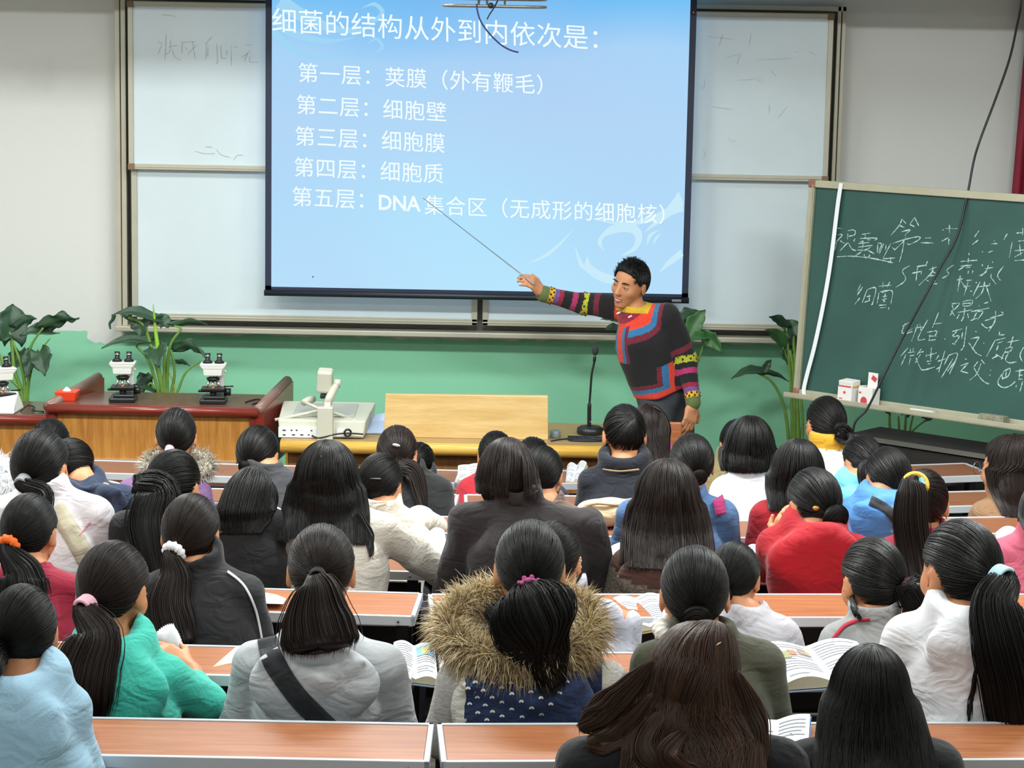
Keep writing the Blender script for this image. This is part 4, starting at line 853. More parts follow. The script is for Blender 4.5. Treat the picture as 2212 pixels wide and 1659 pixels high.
def np_mesh(name, P, F, mats, parent=None, org=(0, 0, 0), mi=None, smooth=True):
    me = bpy.data.meshes.new(name); P = np.asarray(P, float) - np.array(org); F = np.asarray(F)
    me.vertices.add(len(P)); me.vertices.foreach_set('co', P.ravel()); k = F.shape[1]
    me.loops.add(F.size); me.loops.foreach_set('vertex_index', F.ravel()); me.polygons.add(len(F))
    me.polygons.foreach_set('loop_start', np.arange(0, F.size, k)); me.polygons.foreach_set('loop_total', np.full(len(F), k))
    for m in (mats if isinstance(mats, (list, tuple)) else [mats]): me.materials.append(m)
    if mi is not None: me.polygons.foreach_set('material_index', mi)
    me.polygons.foreach_set('use_smooth', np.full(len(F), smooth)); me.update(calc_edges=True); me.validate()
    o = link_mesh(name, me, parent); o.location = Vector(org) - wloc(parent); return o
def tubes(paths, rad, ref, n=3):
    """paths (S,M,3), rad (S,M) -> vertices, quads; ref (3,) or (S,M,3) is roughly the outward direction"""
    S_, M_, _ = paths.shape; T = np.gradient(paths, axis=1); T /= np.linalg.norm(T, axis=2, keepdims=True) + 1e-9
    U = np.cross(T, np.broadcast_to(ref, paths.shape)); U /= np.linalg.norm(U, axis=2, keepdims=True) + 1e-9; W = np.cross(T, U)
    V = np.stack([paths + (U * math.cos(2 * math.pi * k / n) + W * math.sin(2 * math.pi * k / n)) * rad[..., None] for k in range(n)], 2)
    base = (np.arange(S_)[:, None, None] * M_ + np.arange(M_ - 1)[None, :, None]) * n; k = np.arange(n)[None, None, :]; k2 = (k + 1) % n
    F = np.stack([base + k, base + k2, base + n + k2, base + n + k], -1).reshape(-1, 4)
    return V.reshape(-1, 3), F
class Geo:
    def __init__(s): s.V = []; s.F = []; s.n = 0; s.M = []
    def add(s, V, F, m=0): s.V.append(np.asarray(V, float)); s.F.append(np.asarray(F) + s.n); s.n += len(V); s.M.append(np.full(len(F), m)); return s
    def build(s, name, mats, parent, org): return np_mesh(name, np.concatenate(s.V), np.concatenate(s.F), mats, parent, org, np.concatenate(s.M))
def grid_faces(nr, nc, closed=False):
    i = np.arange(nr - 1)[:, None]; j = np.arange(nc if closed else nc - 1)[None, :]; j2 = (j + 1) % nc
    return np.stack([i * nc + j, i * nc + j2, (i + 1) * nc + j2, (i + 1) * nc + j], -1).reshape(-1, 4)
# ---------------------------------------------------------------- materials for people
skin = mat('skin', 'c98a63', .5, spec=.35, noise=.05, nscale=25)
hairm = mat('black hair', '0d0b0a', .45, spec=.3, island=.4)
hairb = mat('dark brown hair', '1e1410', .45, spec=.3, island=.45)
hairr = mat('chestnut brown hair', '3a2418', .45, spec=.32, island=.55)
capb = mat('hair underlayer black', '100c0b', .45); capr = mat('hair underlayer brown', '2a1911', .45)
def cloth(col, nm=None, bump=.25, bs=220., rough=.85, noise=.05, sheen=.15):
    key = nm or 'cloth ' + col; new = key not in MATS
    m = mat(key, col, rough, noise=noise, nscale=14, bump=bump, bscale=bs, sheen=sheen, spec=.3)
    if new:      # soft creases under the weave
        nt = m.node_tree; b = nt.nodes['Principled BSDF']; fine = b.inputs['Normal'].links[0].from_node if b.inputs['Normal'].links else None
        tc = nt.nodes.new('ShaderNodeTexCoord'); mp = nt.nodes.new('ShaderNodeMapping'); mp.inputs['Scale'].default_value = (1, .8, 1.5); mp.inputs['Rotation'].default_value = (.3, .5, .2)
        n = nt.nodes.new('ShaderNodeTexNoise'); n.inputs['Scale'].default_value = 8.5; n.inputs['Detail'].default_value = 2.5; n.inputs['Roughness'].default_value = .45; n.inputs['Distortion'].default_value = 1.4
        bp = nt.nodes.new('ShaderNodeBump'); bp.inputs['Strength'].default_value = .55; bp.inputs['Distance'].default_value = .03
        nt.links.new(tc.outputs['Object'], mp.inputs[0]); nt.links.new(mp.outputs[0], n.inputs['Vector']); nt.links.new(n.outputs[0], bp.inputs['Height'])
        if fine: nt.links.new(bp.outputs[0], fine.inputs['Normal'])
        else: nt.links.new(bp.outputs[0], b.inputs['Normal'])
    return m
# ---------------------------------------------------------------- head
_zl = np.array([(-.2, -.075), (-.085, -.082), (-.06, -.078), (-.045, -.05), (-.03, -.02), (-.016, .012), (-.004, .028), (.012, .022), (.026, .012), (.034, .03), (.045, .05), (.06, .068), (.078, .082), (.1, .1), (.14, .2)])
_zl2 = np.array([(-.2, -.095), (-.06, -.1), (.0, -.10), (.02, -.05), (.034, .03), (.045, .05), (.06, .068), (.078, .082), (.1, .1), (.14, .2)])
def hair_ok(q, loose=False):
    t = _zl2 if loose else _zl
    return q[..., 2] - np.interp(q[..., 1], t[:, 0], t[:, 1])
HC = np.array((0, -.008, .022)); HR = np.array((.080, .101, .099))
def sd_ell(x, y, z, c, r):
    x, y, z = x - c[0], y - c[1], z - c[2]; k0 = np.sqrt((x / r[0]) ** 2 + (y / r[1]) ** 2 + (z / r[2]) ** 2) + 1e-9
    return k0 * (k0 - 1) / (np.sqrt((x / r[0] ** 2) ** 2 + (y / r[1] ** 2) ** 2 + (z / r[2] ** 2) ** 2) + 1e-9)
def sd_cap(x, y, z, a, b, ra, rb):
    a, b = np.array(a), np.array(b); d = b - a; t = np.clip(((x - a[0]) * d[0] + (y - a[1]) * d[1] + (z - a[2]) * d[2]) / (d @ d), 0, 1)
    return np.sqrt((x - a[0] - t * d[0]) ** 2 + (y - a[1] - t * d[1]) ** 2 + (z - a[2] - t * d[2]) ** 2) - (ra + t * (rb - ra))
def smn(a, b, k): h = np.clip(.5 + .5 * (a - b) / k, 0, 1); return a + (b - a) * h - k * h * (1 - h)
def smx(a, b, k): return -smn(-a, -b, k)
def head_sdf(x, y, z):
    ax = np.abs(x)
    d = sd_ell(x, y, z, (0, -.008, .022), (.073, .093, .092))
    d = smn(d, sd_ell(x, y, z, (0, .03, -.035), (.058, .058, .072)), .03)
    d = smn(d, sd_ell(x, y, z, (0, .062, -.095), (.024, .02, .018)), .03)            # chin
    d = smn(d, sd_ell(ax, y, z, (.043, .052, -.022), (.02, .024, .02)), .02)         # cheek bones
    d = smx(d, -sd_ell(ax, y, z, (.031, .098, .006), (.017, .014, .01)), .012)       # eye sockets
    d = smn(d, sd_ell(ax, y, z, (.031, .077, .003), (.013, .010, .009)), .004)       # eyelids
    d = smn(d, sd_cap(x, y, z, (0, .086, .012), (0, .106, -.028), .007, .011), .012) # nose
    d = smn(d, sd_ell(ax, y, z, (.011, .098, -.032), (.008, .009, .007)), .006)
    d = smn(d, sd_ell(x, y, z, (0, .086, -.06), (.022, .009, .006)), .006)           # lips
    d = smn(d, sd_ell(x, y, z, (0, .084, -.071), (.018, .009, .007)), .005)
    e = sd_ell(ax - .3 * (y + .012), y, z, (.0775, -.014, -.006), (.009, .020, .034))
    e = smx(e, -sd_ell(ax, y, z, (.090, -.006, -.002), (.008, .011, .02)), .004)
    return smn(d, e, .006)
def put_head(F, c, M, k):
    c = np.array(c, float); M = np.array(M)
    sl, X, Y, Z = F.sl(c, c, .16 * k); x, y, z = (X - c[0]) / k, (Y - c[1]) / k, (Z - c[2]) / k
    qx, qy, qz = (M[0, i] * x + M[1, i] * y + M[2, i] * z for i in range(3))
    F.put(sl, head_sdf(qx, qy, qz) * k, .012, 'u')
def put_hand(F, w, tip, up, side, curl=.5, s=1., thumb=1):
    """w wrist, tip direction point, up = back of the hand, side = +1/-1 thumb side"""
    w = Vector(w); f = (Vector(tip) - w).normalized(); u = Vector(up); u = (u - f * u.dot(f)).normalized(); r = f.cross(u) * side
    F.cap(w - f * .02, w + f * .02, .024 * s, .026 * s, .01)
    for i in range(4):
        b = w + f * .03 * s + r * (.024 - .016 * i) * s; kn = w + f * (.085 - .004 * abs(i - 1)) * s + r * (.030 - .0195 * i) * s + u * .004
        F.cap(b, kn, .015 * s, .0105 * s, .012)
        L = (.043, .048, .045, .035)[i] * s; a1 = curl * .8; a2 = curl * 1.7
        m = kn + (f * math.cos(a1) - u * math.sin(a1)) * L; e = m + (f * math.cos(a2) - u * math.sin(a2)) * L * .85
        F.cap(kn, m, .0098 * s, .0088 * s, .003).cap(m, e, .0088 * s, .0072 * s, .003)
    b = w + f * .025 * s + r * .022 * s; m = b + (f * .6 + r * .75 - u * .25).normalized() * .045 * s; e = m + (f * .85 + r * .25 - u * .45 * curl).normalized() * .034 * s
    F.cap(b, m, .015 * s, .0115 * s, .01).cap(m, e, .0112 * s, .0085 * s, .004)
# ---------------------------------------------------------------- hair
def head_pts(dirs, infl):
    """directions (…,3) from the skull centre -> points on the hair surface"""
    return HC + dirs * HR * infl[..., None]
def hair_cap(c, M, k, infl, loose, parent, org, m):
    F = Fld((-.13, -.15, -.14), (.13, .14, .16), .0085); sl, X, Y, Z = F.sl((0, 0, 0), (0, 0, 0), .2)
    d = sd_ell(X, Y, Z, HC, HR * infl); Q = np.interp(F.ax[1], *(_zl2 if loose else _zl).T)[None, :, None]
    d = smx(d, (Q - Z) * .75, .008); d = smx(d, -sd_ell(X, Y, Z, (0, .0, -.01), (.066, .085, .085)), .004)
    F.f = d + 0 * X; P, Fc = F.mesh(1)
    return (P * k) @ np.array(M).T + np.array(c), Fc
def sph_paths(pole, S_, Mn, rng, loose, infl, spread=(.2, 1.), th1=None, full=False):
    """paths over the skull that run from the hairline towards the pole direction"""
    p = np.array(pole, float); p = (p - HC) / HR; p /= np.linalg.norm(p); a = np.cross(p, (.3, .2, 1.)); a /= np.linalg.norm(a); b = np.cross(p, a)
    psi = rng.uniform(0, 2 * math.pi, S_); ths = np.linspace(.0, 2.9, 90)
    D = np.cos(ths)[None, :, None] * p + np.sin(ths)[None, :, None] * (np.cos(psi)[:, None, None] * a + np.sin(psi)[:, None, None] * b)
    ok = hair_ok(HC + D * HR, loose) > 0.003
    first = np.where((~ok).any(1), np.argmax(~ok, 1), 89); tm = ths[first]
    keep = tm > .35; psi, tm = psi[keep], tm[keep]
    t0 = tm * np.where(rng.uniform(size=len(tm)) < (.55 if not full else 1.), 1., rng.uniform(.35, 1, len(tm)))
    u = np.linspace(1, 0, Mn)[None, :]; th = t0[:, None] * u
    wob = .05 * np.sin(u * 5 + rng.uniform(0, 6, len(tm))[:, None]) * (1 - u)
    ps = psi[:, None] + wob
    D = np.cos(th)[..., None] * p + np.sin(th)[..., None] * (np.cos(ps)[..., None] * a + np.sin(ps)[..., None] * b)
    inf = infl + rng.uniform(.0, .028, len(tm))[:, None] * (1 - .3 * (u > .93))
    return head_pts(D, np.broadcast_to(inf, th.shape)), D
def to_world(P, c, M, k): return (P * k) @ np.array(M).T + np.array(c)
def strand_rad(S_, Mn, r, rng, e0=.35, e1=.5):
    u = np.linspace(0, 1, Mn); pr = np.minimum(1, np.minimum(e0 + u * 6, e1 + (1 - u) * 5)); return r * pr[None, :] * rng.uniform(.7, 1.3, S_)[:, None]
def pony(G, pts, ws, rng, n=120, r=.0022, flat=.7, ref=(0, -1, 0), wave=.0, wisps=.12, mi=0, push=None):
    C = np.array([tuple(p) for p in smooth_path(pts, 7)]); N = len(C); T = np.gradient(C, axis=0); T /= np.linalg.norm(T, axis=1, keepdims=True)
    w = np.interp(np.linspace(0, 1, N), np.linspace(0, 1, len(ws)), ws); rf = np.array(ref, float)
    U = np.cross(T, rf); U /= np.linalg.norm(U, axis=1, keepdims=True) + 1e-9; W = np.cross(U, T)
    an = np.linspace(0, 2 * math.pi, 14, endpoint=False)
    core = C[:, None] + (U[:, None] * np.cos(an)[None, :, None] + W[:, None] * np.sin(an)[None, :, None] * flat) * (w * .86)[:, None, None]
    core[-1] = C[-1]
    if push: core = np.moveaxis(push(np.moveaxis(core, 0, 1)), 0, 1)
    G.add(core.reshape(-1, 3), grid_faces(N, 14, True), mi)
    a = rng.uniform(0, 2 * math.pi, n); rr = np.where(rng.uniform(size=n) < wisps, rng.uniform(.95, 1.15, n), rng.uniform(.8, 1.0, n))
    u = np.linspace(0, 1, 22); ue = rng.uniform(.82, 1.04, n)[:, None] * u[None, :]
    ii = np.clip(ue, 0, 1) * (N - 1); i0 = np.minimum(ii.astype(int), N - 2); t = (ii - i0)[..., None]
    L = lambda A: A[i0] * (1 - t) + A[i0 + 1] * t
    wv = wave * np.sin(ue * 14 + a[:, None] * 2) * ue
    ca, sa = np.cos(a[:, None] + .5 * ue), np.sin(a[:, None] + .5 * ue)
    wi = np.interp(ue, np.linspace(0, 1, len(ws)), ws)
    over = np.clip(ue - 1, 0, 1)[..., None] * np.array((0, 0, -.35))
    Pth = L(C) + L(U) * (ca * rr[:, None] * wi + wv)[..., None] + L(W) * (sa * flat * rr[:, None] * wi)[..., None] + over
    rf2 = Pth - L(C)
    if push: Pth = push(Pth)
    V, F = tubes(Pth, strand_rad(n, 22, r, rng, .8, .15), rf2, 3); G.add(V, F, mi)
def make_push(J, slope=.28, margin=.006):
    """hair lies on the cloth: strands are moved back until they clear it, with the bend spread along the strand"""
    lo, hi = J.lo + J.h, J.lo + J.h * (J.n - 2)
    def f(P):
        P = np.array(P, float); sh = P.shape; Q = P.reshape(-1, 3).copy(); y0 = Q[:, 1].copy()
        for _ in range(10):
            ix = np.where(np.all((Q > lo) & (Q < hi), 1))[0]
            if not len(ix): break
            d = J.samp(Q[ix]); bad = d < margin - .001
            if not bad.any(): break
            Q[ix[bad], 1] -= (margin - d[bad]) * 1.1
        dy = (y0 - Q[:, 1]).reshape(sh[:-1]); L = np.linalg.norm(np.diff(P, axis=-2), axis=-1)
        for i in range(1, sh[-2]): dy[..., i] = np.maximum(dy[..., i], dy[..., i - 1] - slope * L[..., i - 1])
        for i in range(sh[-2] - 2, -1, -1): dy[..., i] = np.maximum(dy[..., i], dy[..., i + 1] - slope * L[..., i])
        P[..., 1] -= dy; return P
    return f
def loose_hair(G, c, M, k, yaw, zb, wb, yb, rng, n=320, az=(-125, 125), wtop=.094, part=0., r=.0024, wave=.0, ragged=.03, wmid=None, mi=0, skew=0., ymid=-.115, push=None):
    """hair falling from the crown over the back: zb bottom height (below the head centre, in metres), wb half width at the bottom, yb back-most y there"""
    Ry = np.array(Matrix.Rotation(yaw, 3, 'Z'))
    def surf(A, t, inf):
        # t in 0..1 : 0 crown, .42 widest level, 1 bottom
        A = np.broadcast_to(A, t.shape); inf = np.broadcast_to(inf, t.shape)
        th = np.clip(t / .42, 0, 1) * 1.62; sx = np.sin(A); sy = -np.cos(A)
        D = np.stack([np.sin(th) * sx, np.sin(th) * sy, np.cos(th)], -1)
        cr = np.array((part, -.02, 0)) * np.cos(th)[..., None] ** 2
        top = to_world(HC * 1.0 + cr + D * HR * (inf * 1.075)[..., None], (0, 0, 0), M, k)
        u = np.clip((t - .42) / .58, 0, 1); z0 = HC[2] * k; z = z0 + (zb - z0) * u
        wm = wmid if wmid else (wtop + wb) / 2
        a = np.interp(u, (0, .5, 1), (wtop, wm, wb)) * k; yk = np.interp(u, (0, .45, 1), (-.112, ymid, yb)); b = np.interp(u, (0, .4, 1), (.105, .085, .035))
        yo = yk + b
        lo = np.stack([a * sx * inf + skew * u ** 1.5, yo + b * sy * inf, z], -1) @ Ry.T
        s = np.clip((t - .36) / .12, 0, 1)[..., None]; s = s * s * (3 - 2 * s)
        return np.array(c) + top * (1 - s) + lo * s
    A = np.radians(np.linspace(az[0], az[1], 44)); t = np.linspace(0, .97, 30)
    P = surf(A[None, :], np.broadcast_to(t[:, None], (30, 44)), np.float64(.985))
    if push: P = np.moveaxis(push(np.moveaxis(P, 0, 1)), 0, 1)
    G.add(P.reshape(-1, 3), grid_faces(30, 44), mi)
    a = np.radians(rng.uniform(az[0], az[1], n)); te = 1 + rng.uniform(-ragged * 2, ragged, n); u = np.linspace(0.02, 1, 26)
    tt = te[:, None] * u[None, :]; aa = a[:, None] + .06 * np.sin(u[None, :] * 4 + rng.uniform(0, 6, n)[:, None]) + wave * np.sin(u[None, :] * 16 + rng.uniform(0, 1.5, n)[:, None] + a[:, None] * 2) * u[None, :]
    inf = 1.0 + rng.uniform(0, .05, n)[:, None]
    Pt = surf(aa, tt, inf * np.ones_like(tt))
    if push: Pt = push(Pt)
    rf = Pt - np.array(c); rf[..., 2] = 0
    V, F = tubes(Pt, strand_rad(n, 26, r, rng, .5, .2), rf, 3); G.add(V, F, mi)
def bun(G, p, nrm, R, rng, n=220, r=.0014, mi=0):
    p = np.array(p, float); nv = np.array(nrm, float); nv /= np.linalg.norm(nv); a = np.cross(nv, (0, 0, 1.)); a /= np.linalg.norm(a) + 1e-9; b = np.cross(nv, a)
    th = np.linspace(0, math.pi, 9); ph = np.linspace(0, 2 * math.pi, 18, endpoint=False)
    S0 = p + (np.sin(th)[:, None, None] * (np.cos(ph)[None, :, None] * a + np.sin(ph)[None, :, None] * b) + np.cos(th)[:, None, None] * nv * .75) * R * .93
    G.add(S0.reshape(-1, 3), grid_faces(9, 18, True), mi)
    lat = rng.uniform(.25, 1.35, n); p0 = rng.uniform(0, 6.28, n); span = rng.uniform(2.2, 5.0, n); u = np.linspace(0, 1, 20)
    ang = p0[:, None] + span[:, None] * u; la = lat[:, None] + (.35 * (u - .5) + .06 * np.sin(ang * 3))[...]
    rr = R * (1 + rng.uniform(-.02, .06, n))[:, None]
    P = p + (np.sin(la)[..., None] * (np.cos(ang)[..., None] * a + np.sin(ang)[..., None] * b) + (np.cos(la) * .78)[..., None] * nv) * rr[..., None]
    V, F = tubes(P, strand_rad(n, 20, r, rng), P - p, 3); G.add(V, F, mi)
def arc_clip(name, px, py, Y, w, h, col, parent, th=.006, F=None):
    pass
# ---------------------------------------------------------------- a seated person
TROU = {}
def trousers_mesh():
    if 'm' in TROU: return TROU['m']
    F = Fld((-.26, -.2, -.47), (.26, .62, .2), .018)
    for d in (-1, 1):
        F.cap((d * .085, 0, .085), (d * .105, .40, .065), .083, .064, .03).cap((d * .105, .40, .06), (d * .105, .39, -.36), .058, .045, .02).cap((d * .105, .37, -.405), (d * .11, .53, -.41), .036, .034, .02)
    F.ell((0, -.01, .1), (.165, .12, .1), .04); P, Fc = F.mesh(1)
    me = bpy.data.meshes.new('trousers'); me.from_pydata(P.tolist(), [], Fc.tolist()); me.materials.append(mat('dark denim', '262b38', .85, noise=.1)); me.polygons.foreach_set('use_smooth', [True] * len(me.polygons))
    TROU['m'] = me; return me
def V3(*a): return Vector(a)
def person(label, row, hx, htop, hw, sx=None, sy=None, sw=None, dy=0., yaw=0., pitch=12., roll=0., hair=None, wear=None, arms=None, vox=None, more=None, lean=0., seed=1, group='students seated in the rows'):
    rng = np.random.RandomState(seed); Y = HEADY[row] + dy; s = mpp(Y)
    k = min(1.22, max(.88, hw * s / .172)); H = at(hx, htop, Y) - V3(0, 0, .124 * k)
    dz = DZ[row + 1]; seat = dz - .32 if row < 6 else .44
    if row == 0: seat = FLZ[1] + .44
    sx = hx if sx is None else sx
    S = at(sx, sy if sy else htop + .33 * k / s, Y - .04); shw = (sw * s / 2 if sw else .21)
    yS = S.y - .02
    org = V3(S.x + lean, Y - .20, seat)
    e = empty('person', org, label, 'person', group)
    M = Matrix.Rotation(math.radians(yaw), 3, 'Z') @ Matrix.Rotation(math.radians(roll), 3, 'Y') @ Matrix.Rotation(-math.radians(pitch), 3, 'X')
    N = V3(S.x * .5 + H.x * .5, yS + .005, S.z + .012)
    hip = org + V3(0, .0, .1); chest = V3(S.x, yS - .03, S.z - .17); up = V3(S.x, yS - .01, S.z - .07)
    wr_d = []; limb = []
    near = DF[row + 1] - DW
    arms = arms or {}
    for d, key in ((-1, 'L'), (1, 'R')):
        a = arms.get(key, {}); sh = V3(S.x + d * (shw - .062), yS, S.z - .058)
        el = a.get('el'); el = at(el[0], el[1], Y + el[2]) if el else sh + V3(d * .045, .07, -.25)
        wr = a.get('wr'); wr = at(wr[0], wr[1], Y + wr[2]) if wr else V3(S.x + d * min(.12, shw - .10), near + .09, dz + .04)
        if not a.get('wr') and S.z - dz < .17: wr = V3(S.x + d * .07, Y + .06, dz - .11); el = V3(el.x, Y - .04, dz - .10)
        limb.append((d, sh, el, wr, a))
    # body
    hv = vox or .0098
    xs = [p.x for l in limb for p in l[1:4]] + [H.x]; ysx = [p.y for l in limb for p in l[1:4]]; zsx = [p.z for l in limb for p in l[1:4]]
    B = Fld((min(xs) - .13, hip.y - .16, min(seat, min(zsx)) - .02), (max(xs) + .13, max(ysx + [Y + .13]) + .2, max([H.z + .15] + zsx) + .1), hv)
    B.cap(hip, chest, .12, .125, .04, (1, .72, 1)).cap(chest, up, .12, .09, .04, (1, .7, 1))
    nk = H + M @ V3(0, -.022, -.07) * k
    B.cap(up, N, .06, .052, .03).cap(N, nk, .050, .050 * k, .02)
    for d, sh, el, wr, a in limb:
        B.cap(up + V3(d * .05, 0, .03), sh, .045, .047, .03).cap(sh, el, .042, .036, .02).cap(el, wr, .037, .026, .015)
        ht = a.get('tip'); ht = at(ht[0], ht[1], Y + ht[2]) if ht else wr + V3(-d * .06, .1, -.012)
        put_hand(B, wr, ht, a.get('up', (0, 0, 1)), d, a.get('curl', .45), .95)
    put_head(B, H, M, k)
    P, Fc = B.mesh(1); np_mesh('body', P, Fc, skin, e, org)
    t = link_mesh('trousers', trousers_mesh(), e); t.location = (0, 0, 0)
    # jacket
    w = wear or {}; vx = .0105 if row <= 2 else .0125
    J = Fld((min(xs) - .14, hip.y - .2, min(seat - .03, min(zsx) - .09)), (max(xs) + .14, max(ysx) + .12, max(S.z + .22, max(zsx) + .1)), vx)
    fat = w.get('fat', 1.0)
    J.cap(hip, chest, .150 * fat, .150 * fat, .05, (1, .76, 1)).cap(chest, up, .150 * fat, .105, .05, (1, .72, 1))
    for d, sh, el, wr, a in limb:
        c0 = wr + (el - wr) * a.get('cuff', .12)
        J.cap(N + V3(d * .02, -.008, -.02), sh + V3(0, 0, .0), .050, .060, .025).cap(sh, el, .060 * fat, .053 * fat, .012).cap(el, c0, .055 * fat, .042 * fat, .025)
    hd = w.get('hood')
    if hd:
        hwid, hh, th = hd[:3]
        ox = hd[3] if len(hd) > 3 else 0
        J.ring(N + V3(0, -.010, -.002 + .02 * (len(hd) > 4)), .074, .030 * (1.3 if len(hd) > 4 else 1), .025, rotx(.38), 1.25, .95)
        pc = V3(S.x + ox, yS - .118, S.z + .0 - hh * .42)
        J.ell(pc, (hwid, .050 * th, hh * .66), .055 if len(hd) > 4 else .012, rotx(-.16))
        if len(hd) > 4 and hd[4] == 1: J.ell(pc + V3(0, .03, hh * .3), (hwid * 1.05, .07, hh * .35), .03); J.cap(pc + V3(-hwid * .8, -.02, hh * .1), pc + V3(hwid * .7, -.035, -hh * .12), .02, .02, .02)
        zr = pc.z + hh * .22; yr = pc.y - .038
        if len(hd) <= 4: J.ell((pc.x, yr - .002, zr + hh * .17), (hwid * .55, .028, hh * .13), .02, None, 'd')
        if len(hd) <= 4: J.cap((pc.x - hwid * .75, yr + .02, zr + .02), (pc.x + .02, yr - .004, zr - .012), .017, .02, .02).cap((pc.x + .02, yr - .004, zr - .012), (pc.x + hwid * .8, yr + .02, zr + .035), .02, .007, .03)
    col = w.get('collar')
    if col: J.ring(N + V3(0, -.004, .026 + col[1]), .050 * max(1, k) + col[0] * .6, col[0] * .55, .012, rotx(.22), (col[2] if len(col) > 2 else 2.) * 1.25, .95)
    J.fold(w.get('fold', .006), w.get('ff', 24), seed)
    if col or hd: J.cap(N + V3(0, .016, .0 if col else .01), N + V3(0, .03, .2), .046, .052 * k, .006, (1, 1, 1), 'd')
    P, Fc = J.mesh(1)
    if len(w.get('mats', ())) == 0: mats = [cloth(w.get('col', '333333'), bump=w.get('bump', .25), bs=w.get('bs', 220.), noise=w.get('noise', .05))]
    else: mats = w['mats']
    mi = None
    if w.get('mfun'):
        cen = P[Fc].mean(1); mi = w['mfun'](cen, dict(N=N, S=S, hip=hip, yS=yS, shw=shw, limb=limb)).astype(np.int32)
    np_mesh(w.get('name', 'jacket'), P, Fc, mats, e, org, mi)
    ctx = dict(e=e, org=org, J=J, H=H, M=M, k=k, Y=Y, N=N, S=S, yS=yS, rng=rng, s=s, row=row, B=B)
    # hair
    push = make_push(J); h = hair or {}; loose = h.get('kind') == 'loose'; hm = h.get('mat', hairm); cm = {'dark brown hair': capr, 'chestnut brown hair': capr}.get(hm.name, capb)
    infl = h.get('infl', 1.04 if loose else .985); G = Geo()
    V, Fq = hair_cap(H, M, k, infl, loose or h.get('ears', False), e, org, hm); G.add(V, Fq, 1)
    near_ = row <= 3; n0 = h.get('n', 1100 if row <= 2 else 700 if row <= 4 else 380); r0 = h.get('r', .00115 if row <= 2 else .0014 if row <= 4 else .0018)
    T = h.get('T', (0, -.105, .0))
    if h.get('kind') == 'short': pole = h.get('T', (0.01, -.06, .1))
    elif loose: pole = (h.get('part', 0.), -.01, .13)
    else: pole = T
    Pp, D = sph_paths(pole, n0, 16, rng, loose or h.get('ears', False), infl, full=False)
    Pw = to_world(Pp, H, M, k); V, Fq = tubes(Pw, strand_rad(len(Pw), 16, r0, rng, .3, .6), Pw - np.array(H), 3); G.add(V, Fq, 0)
    pd = (np.array(pole) - HC) / HR; pd /= np.linalg.norm(pd); root = Vector(to_world(head_pts(pd, np.array(infl * 1.04)), H, M, k)); ctx['root'] = root
    nd = M @ Vector(pd)
    if h.get('kind') == 'pony':
        tie_r = h.get('tr', .021); pth = [root - nd * .02, root + nd * .028]
        wq = np.interp(np.linspace(0, 1, len(h['path']) + 2), np.linspace(0, 1, len(h['ws'])), h['ws'])
        for i_, (px, py, dY) in enumerate(h['path']):
            yy = root.y + dY; hp = J.hit(px, py, Y)[0]
            if J.samp(np.array(hp)) < .004: yy = min(yy, hp.y - h.get('flat', .62) * wq[i_ + 2] * .6)
            pth.append([px, py, yy])
        pts_ = pth[2:]
        for i_ in list(range(len(pts_) - 2, -1, -1)):
            pts_[i_][2] = min(pts_[i_][2], pts_[i_ + 1][2] + abs(pts_[i_][1] - pts_[i_ + 1][1]) * s * .5)
        pth = pth[:2] + [at(*q) for q in pts_]
        pony(G, pth, h['ws'], rng, int(h.get('pn', 200) * (2.2 if row <= 2 else 1.5 if near_ else .6)), h.get('pr', .00125 if row <= 2 else .0015 if near_ else .0024), h.get('flat', .62), (0, -1, .2), h.get('wave', 0.), h.get('wisps', .08), 0, push)
        tc = h.get('tie')
        if tc:
            tm = mat('hair tie ' + tc, tc, .75, bump=.3, bscale=300); Rt = nd.to_track_quat('Z', 'Y').to_matrix(); mb = MB(org); st = h.get('tst', 'band')
            if st == 'coil':
                for i in range(4): mb.torus(root + nd * (.002 + .009 * i), tie_r * 1.02, .0055, Rt, 20, 8)
            elif st == 'bead':
                for i in range(9):
                    for j in range(2):
                        a_ = 2 * math.pi * (i + .5 * j) / 9; mb.sphere(root + nd * (.004 + .013 * j) + Rt @ V3(math.cos(a_) * tie_r * (1.15 - .1 * j), math.sin(a_) * tie_r * (1.15 - .1 * j), 0), .0068, 8, 6)
                mb.torus(root + nd * .01, tie_r, .006, Rt, 20, 8)
            elif st == 'scr': mb.torus(root + nd * .012, tie_r * 1.15, .013, Rt, 30, 10, 0, .22, 11)
            else: mb.lathe([(tie_r * .9, -.004), (tie_r * 1.13, -.001), (tie_r * 1.16, .007), (tie_r * 1.1, .015), (tie_r * 1.16, .022), (tie_r * 1.0, .03), (tie_r * .85, .031)], root, 24, 0, Rt)
            mb.build('hair_tie', tm, e)
    elif loose:
        zb = at(hx, h['bot'], Y - .15).z - H.z
        loose_hair(G, H, M, k, math.radians(h.get('lyaw', yaw)), zb, h.get('wb', .09), h.get('yb', -.17), rng, int(h.get('ln', 420) * (2.2 if row <= 2 else 1.8 if near_ else 1.)), h.get('az', (-128, 128)), h.get('wt', .091), h.get('part', 0.), h.get('lr', .00135 if row <= 2 else .0016 if near_ else .0024), h.get('wave', 0.), h.get('ragged', .03), h.get('wmid'), 0, h.get('skew', 0.), h.get('ymid', -.115), push)
    elif h.get('kind') == 'bun':
        bun(G, root + nd * h.get('R', .035) * .35, nd, h.get('R', .035), rng)
    for wp in h.get('wisp', ()):      # single loose locks: list of photo points
        pts = [at(px, py, min(Y + d, J.hit(px, py, Y)[0].y - .01 if J.samp(np.array(J.hit(px, py, Y)[0])) < .004 else 9e9)) for px, py, d in wp[0]]; pony(G, pts, wp[1], rng, (wp[2] if len(wp) > 2 else 14) * 2, .0012, .7, (0, -1, .2), .004, .3, 0, push)
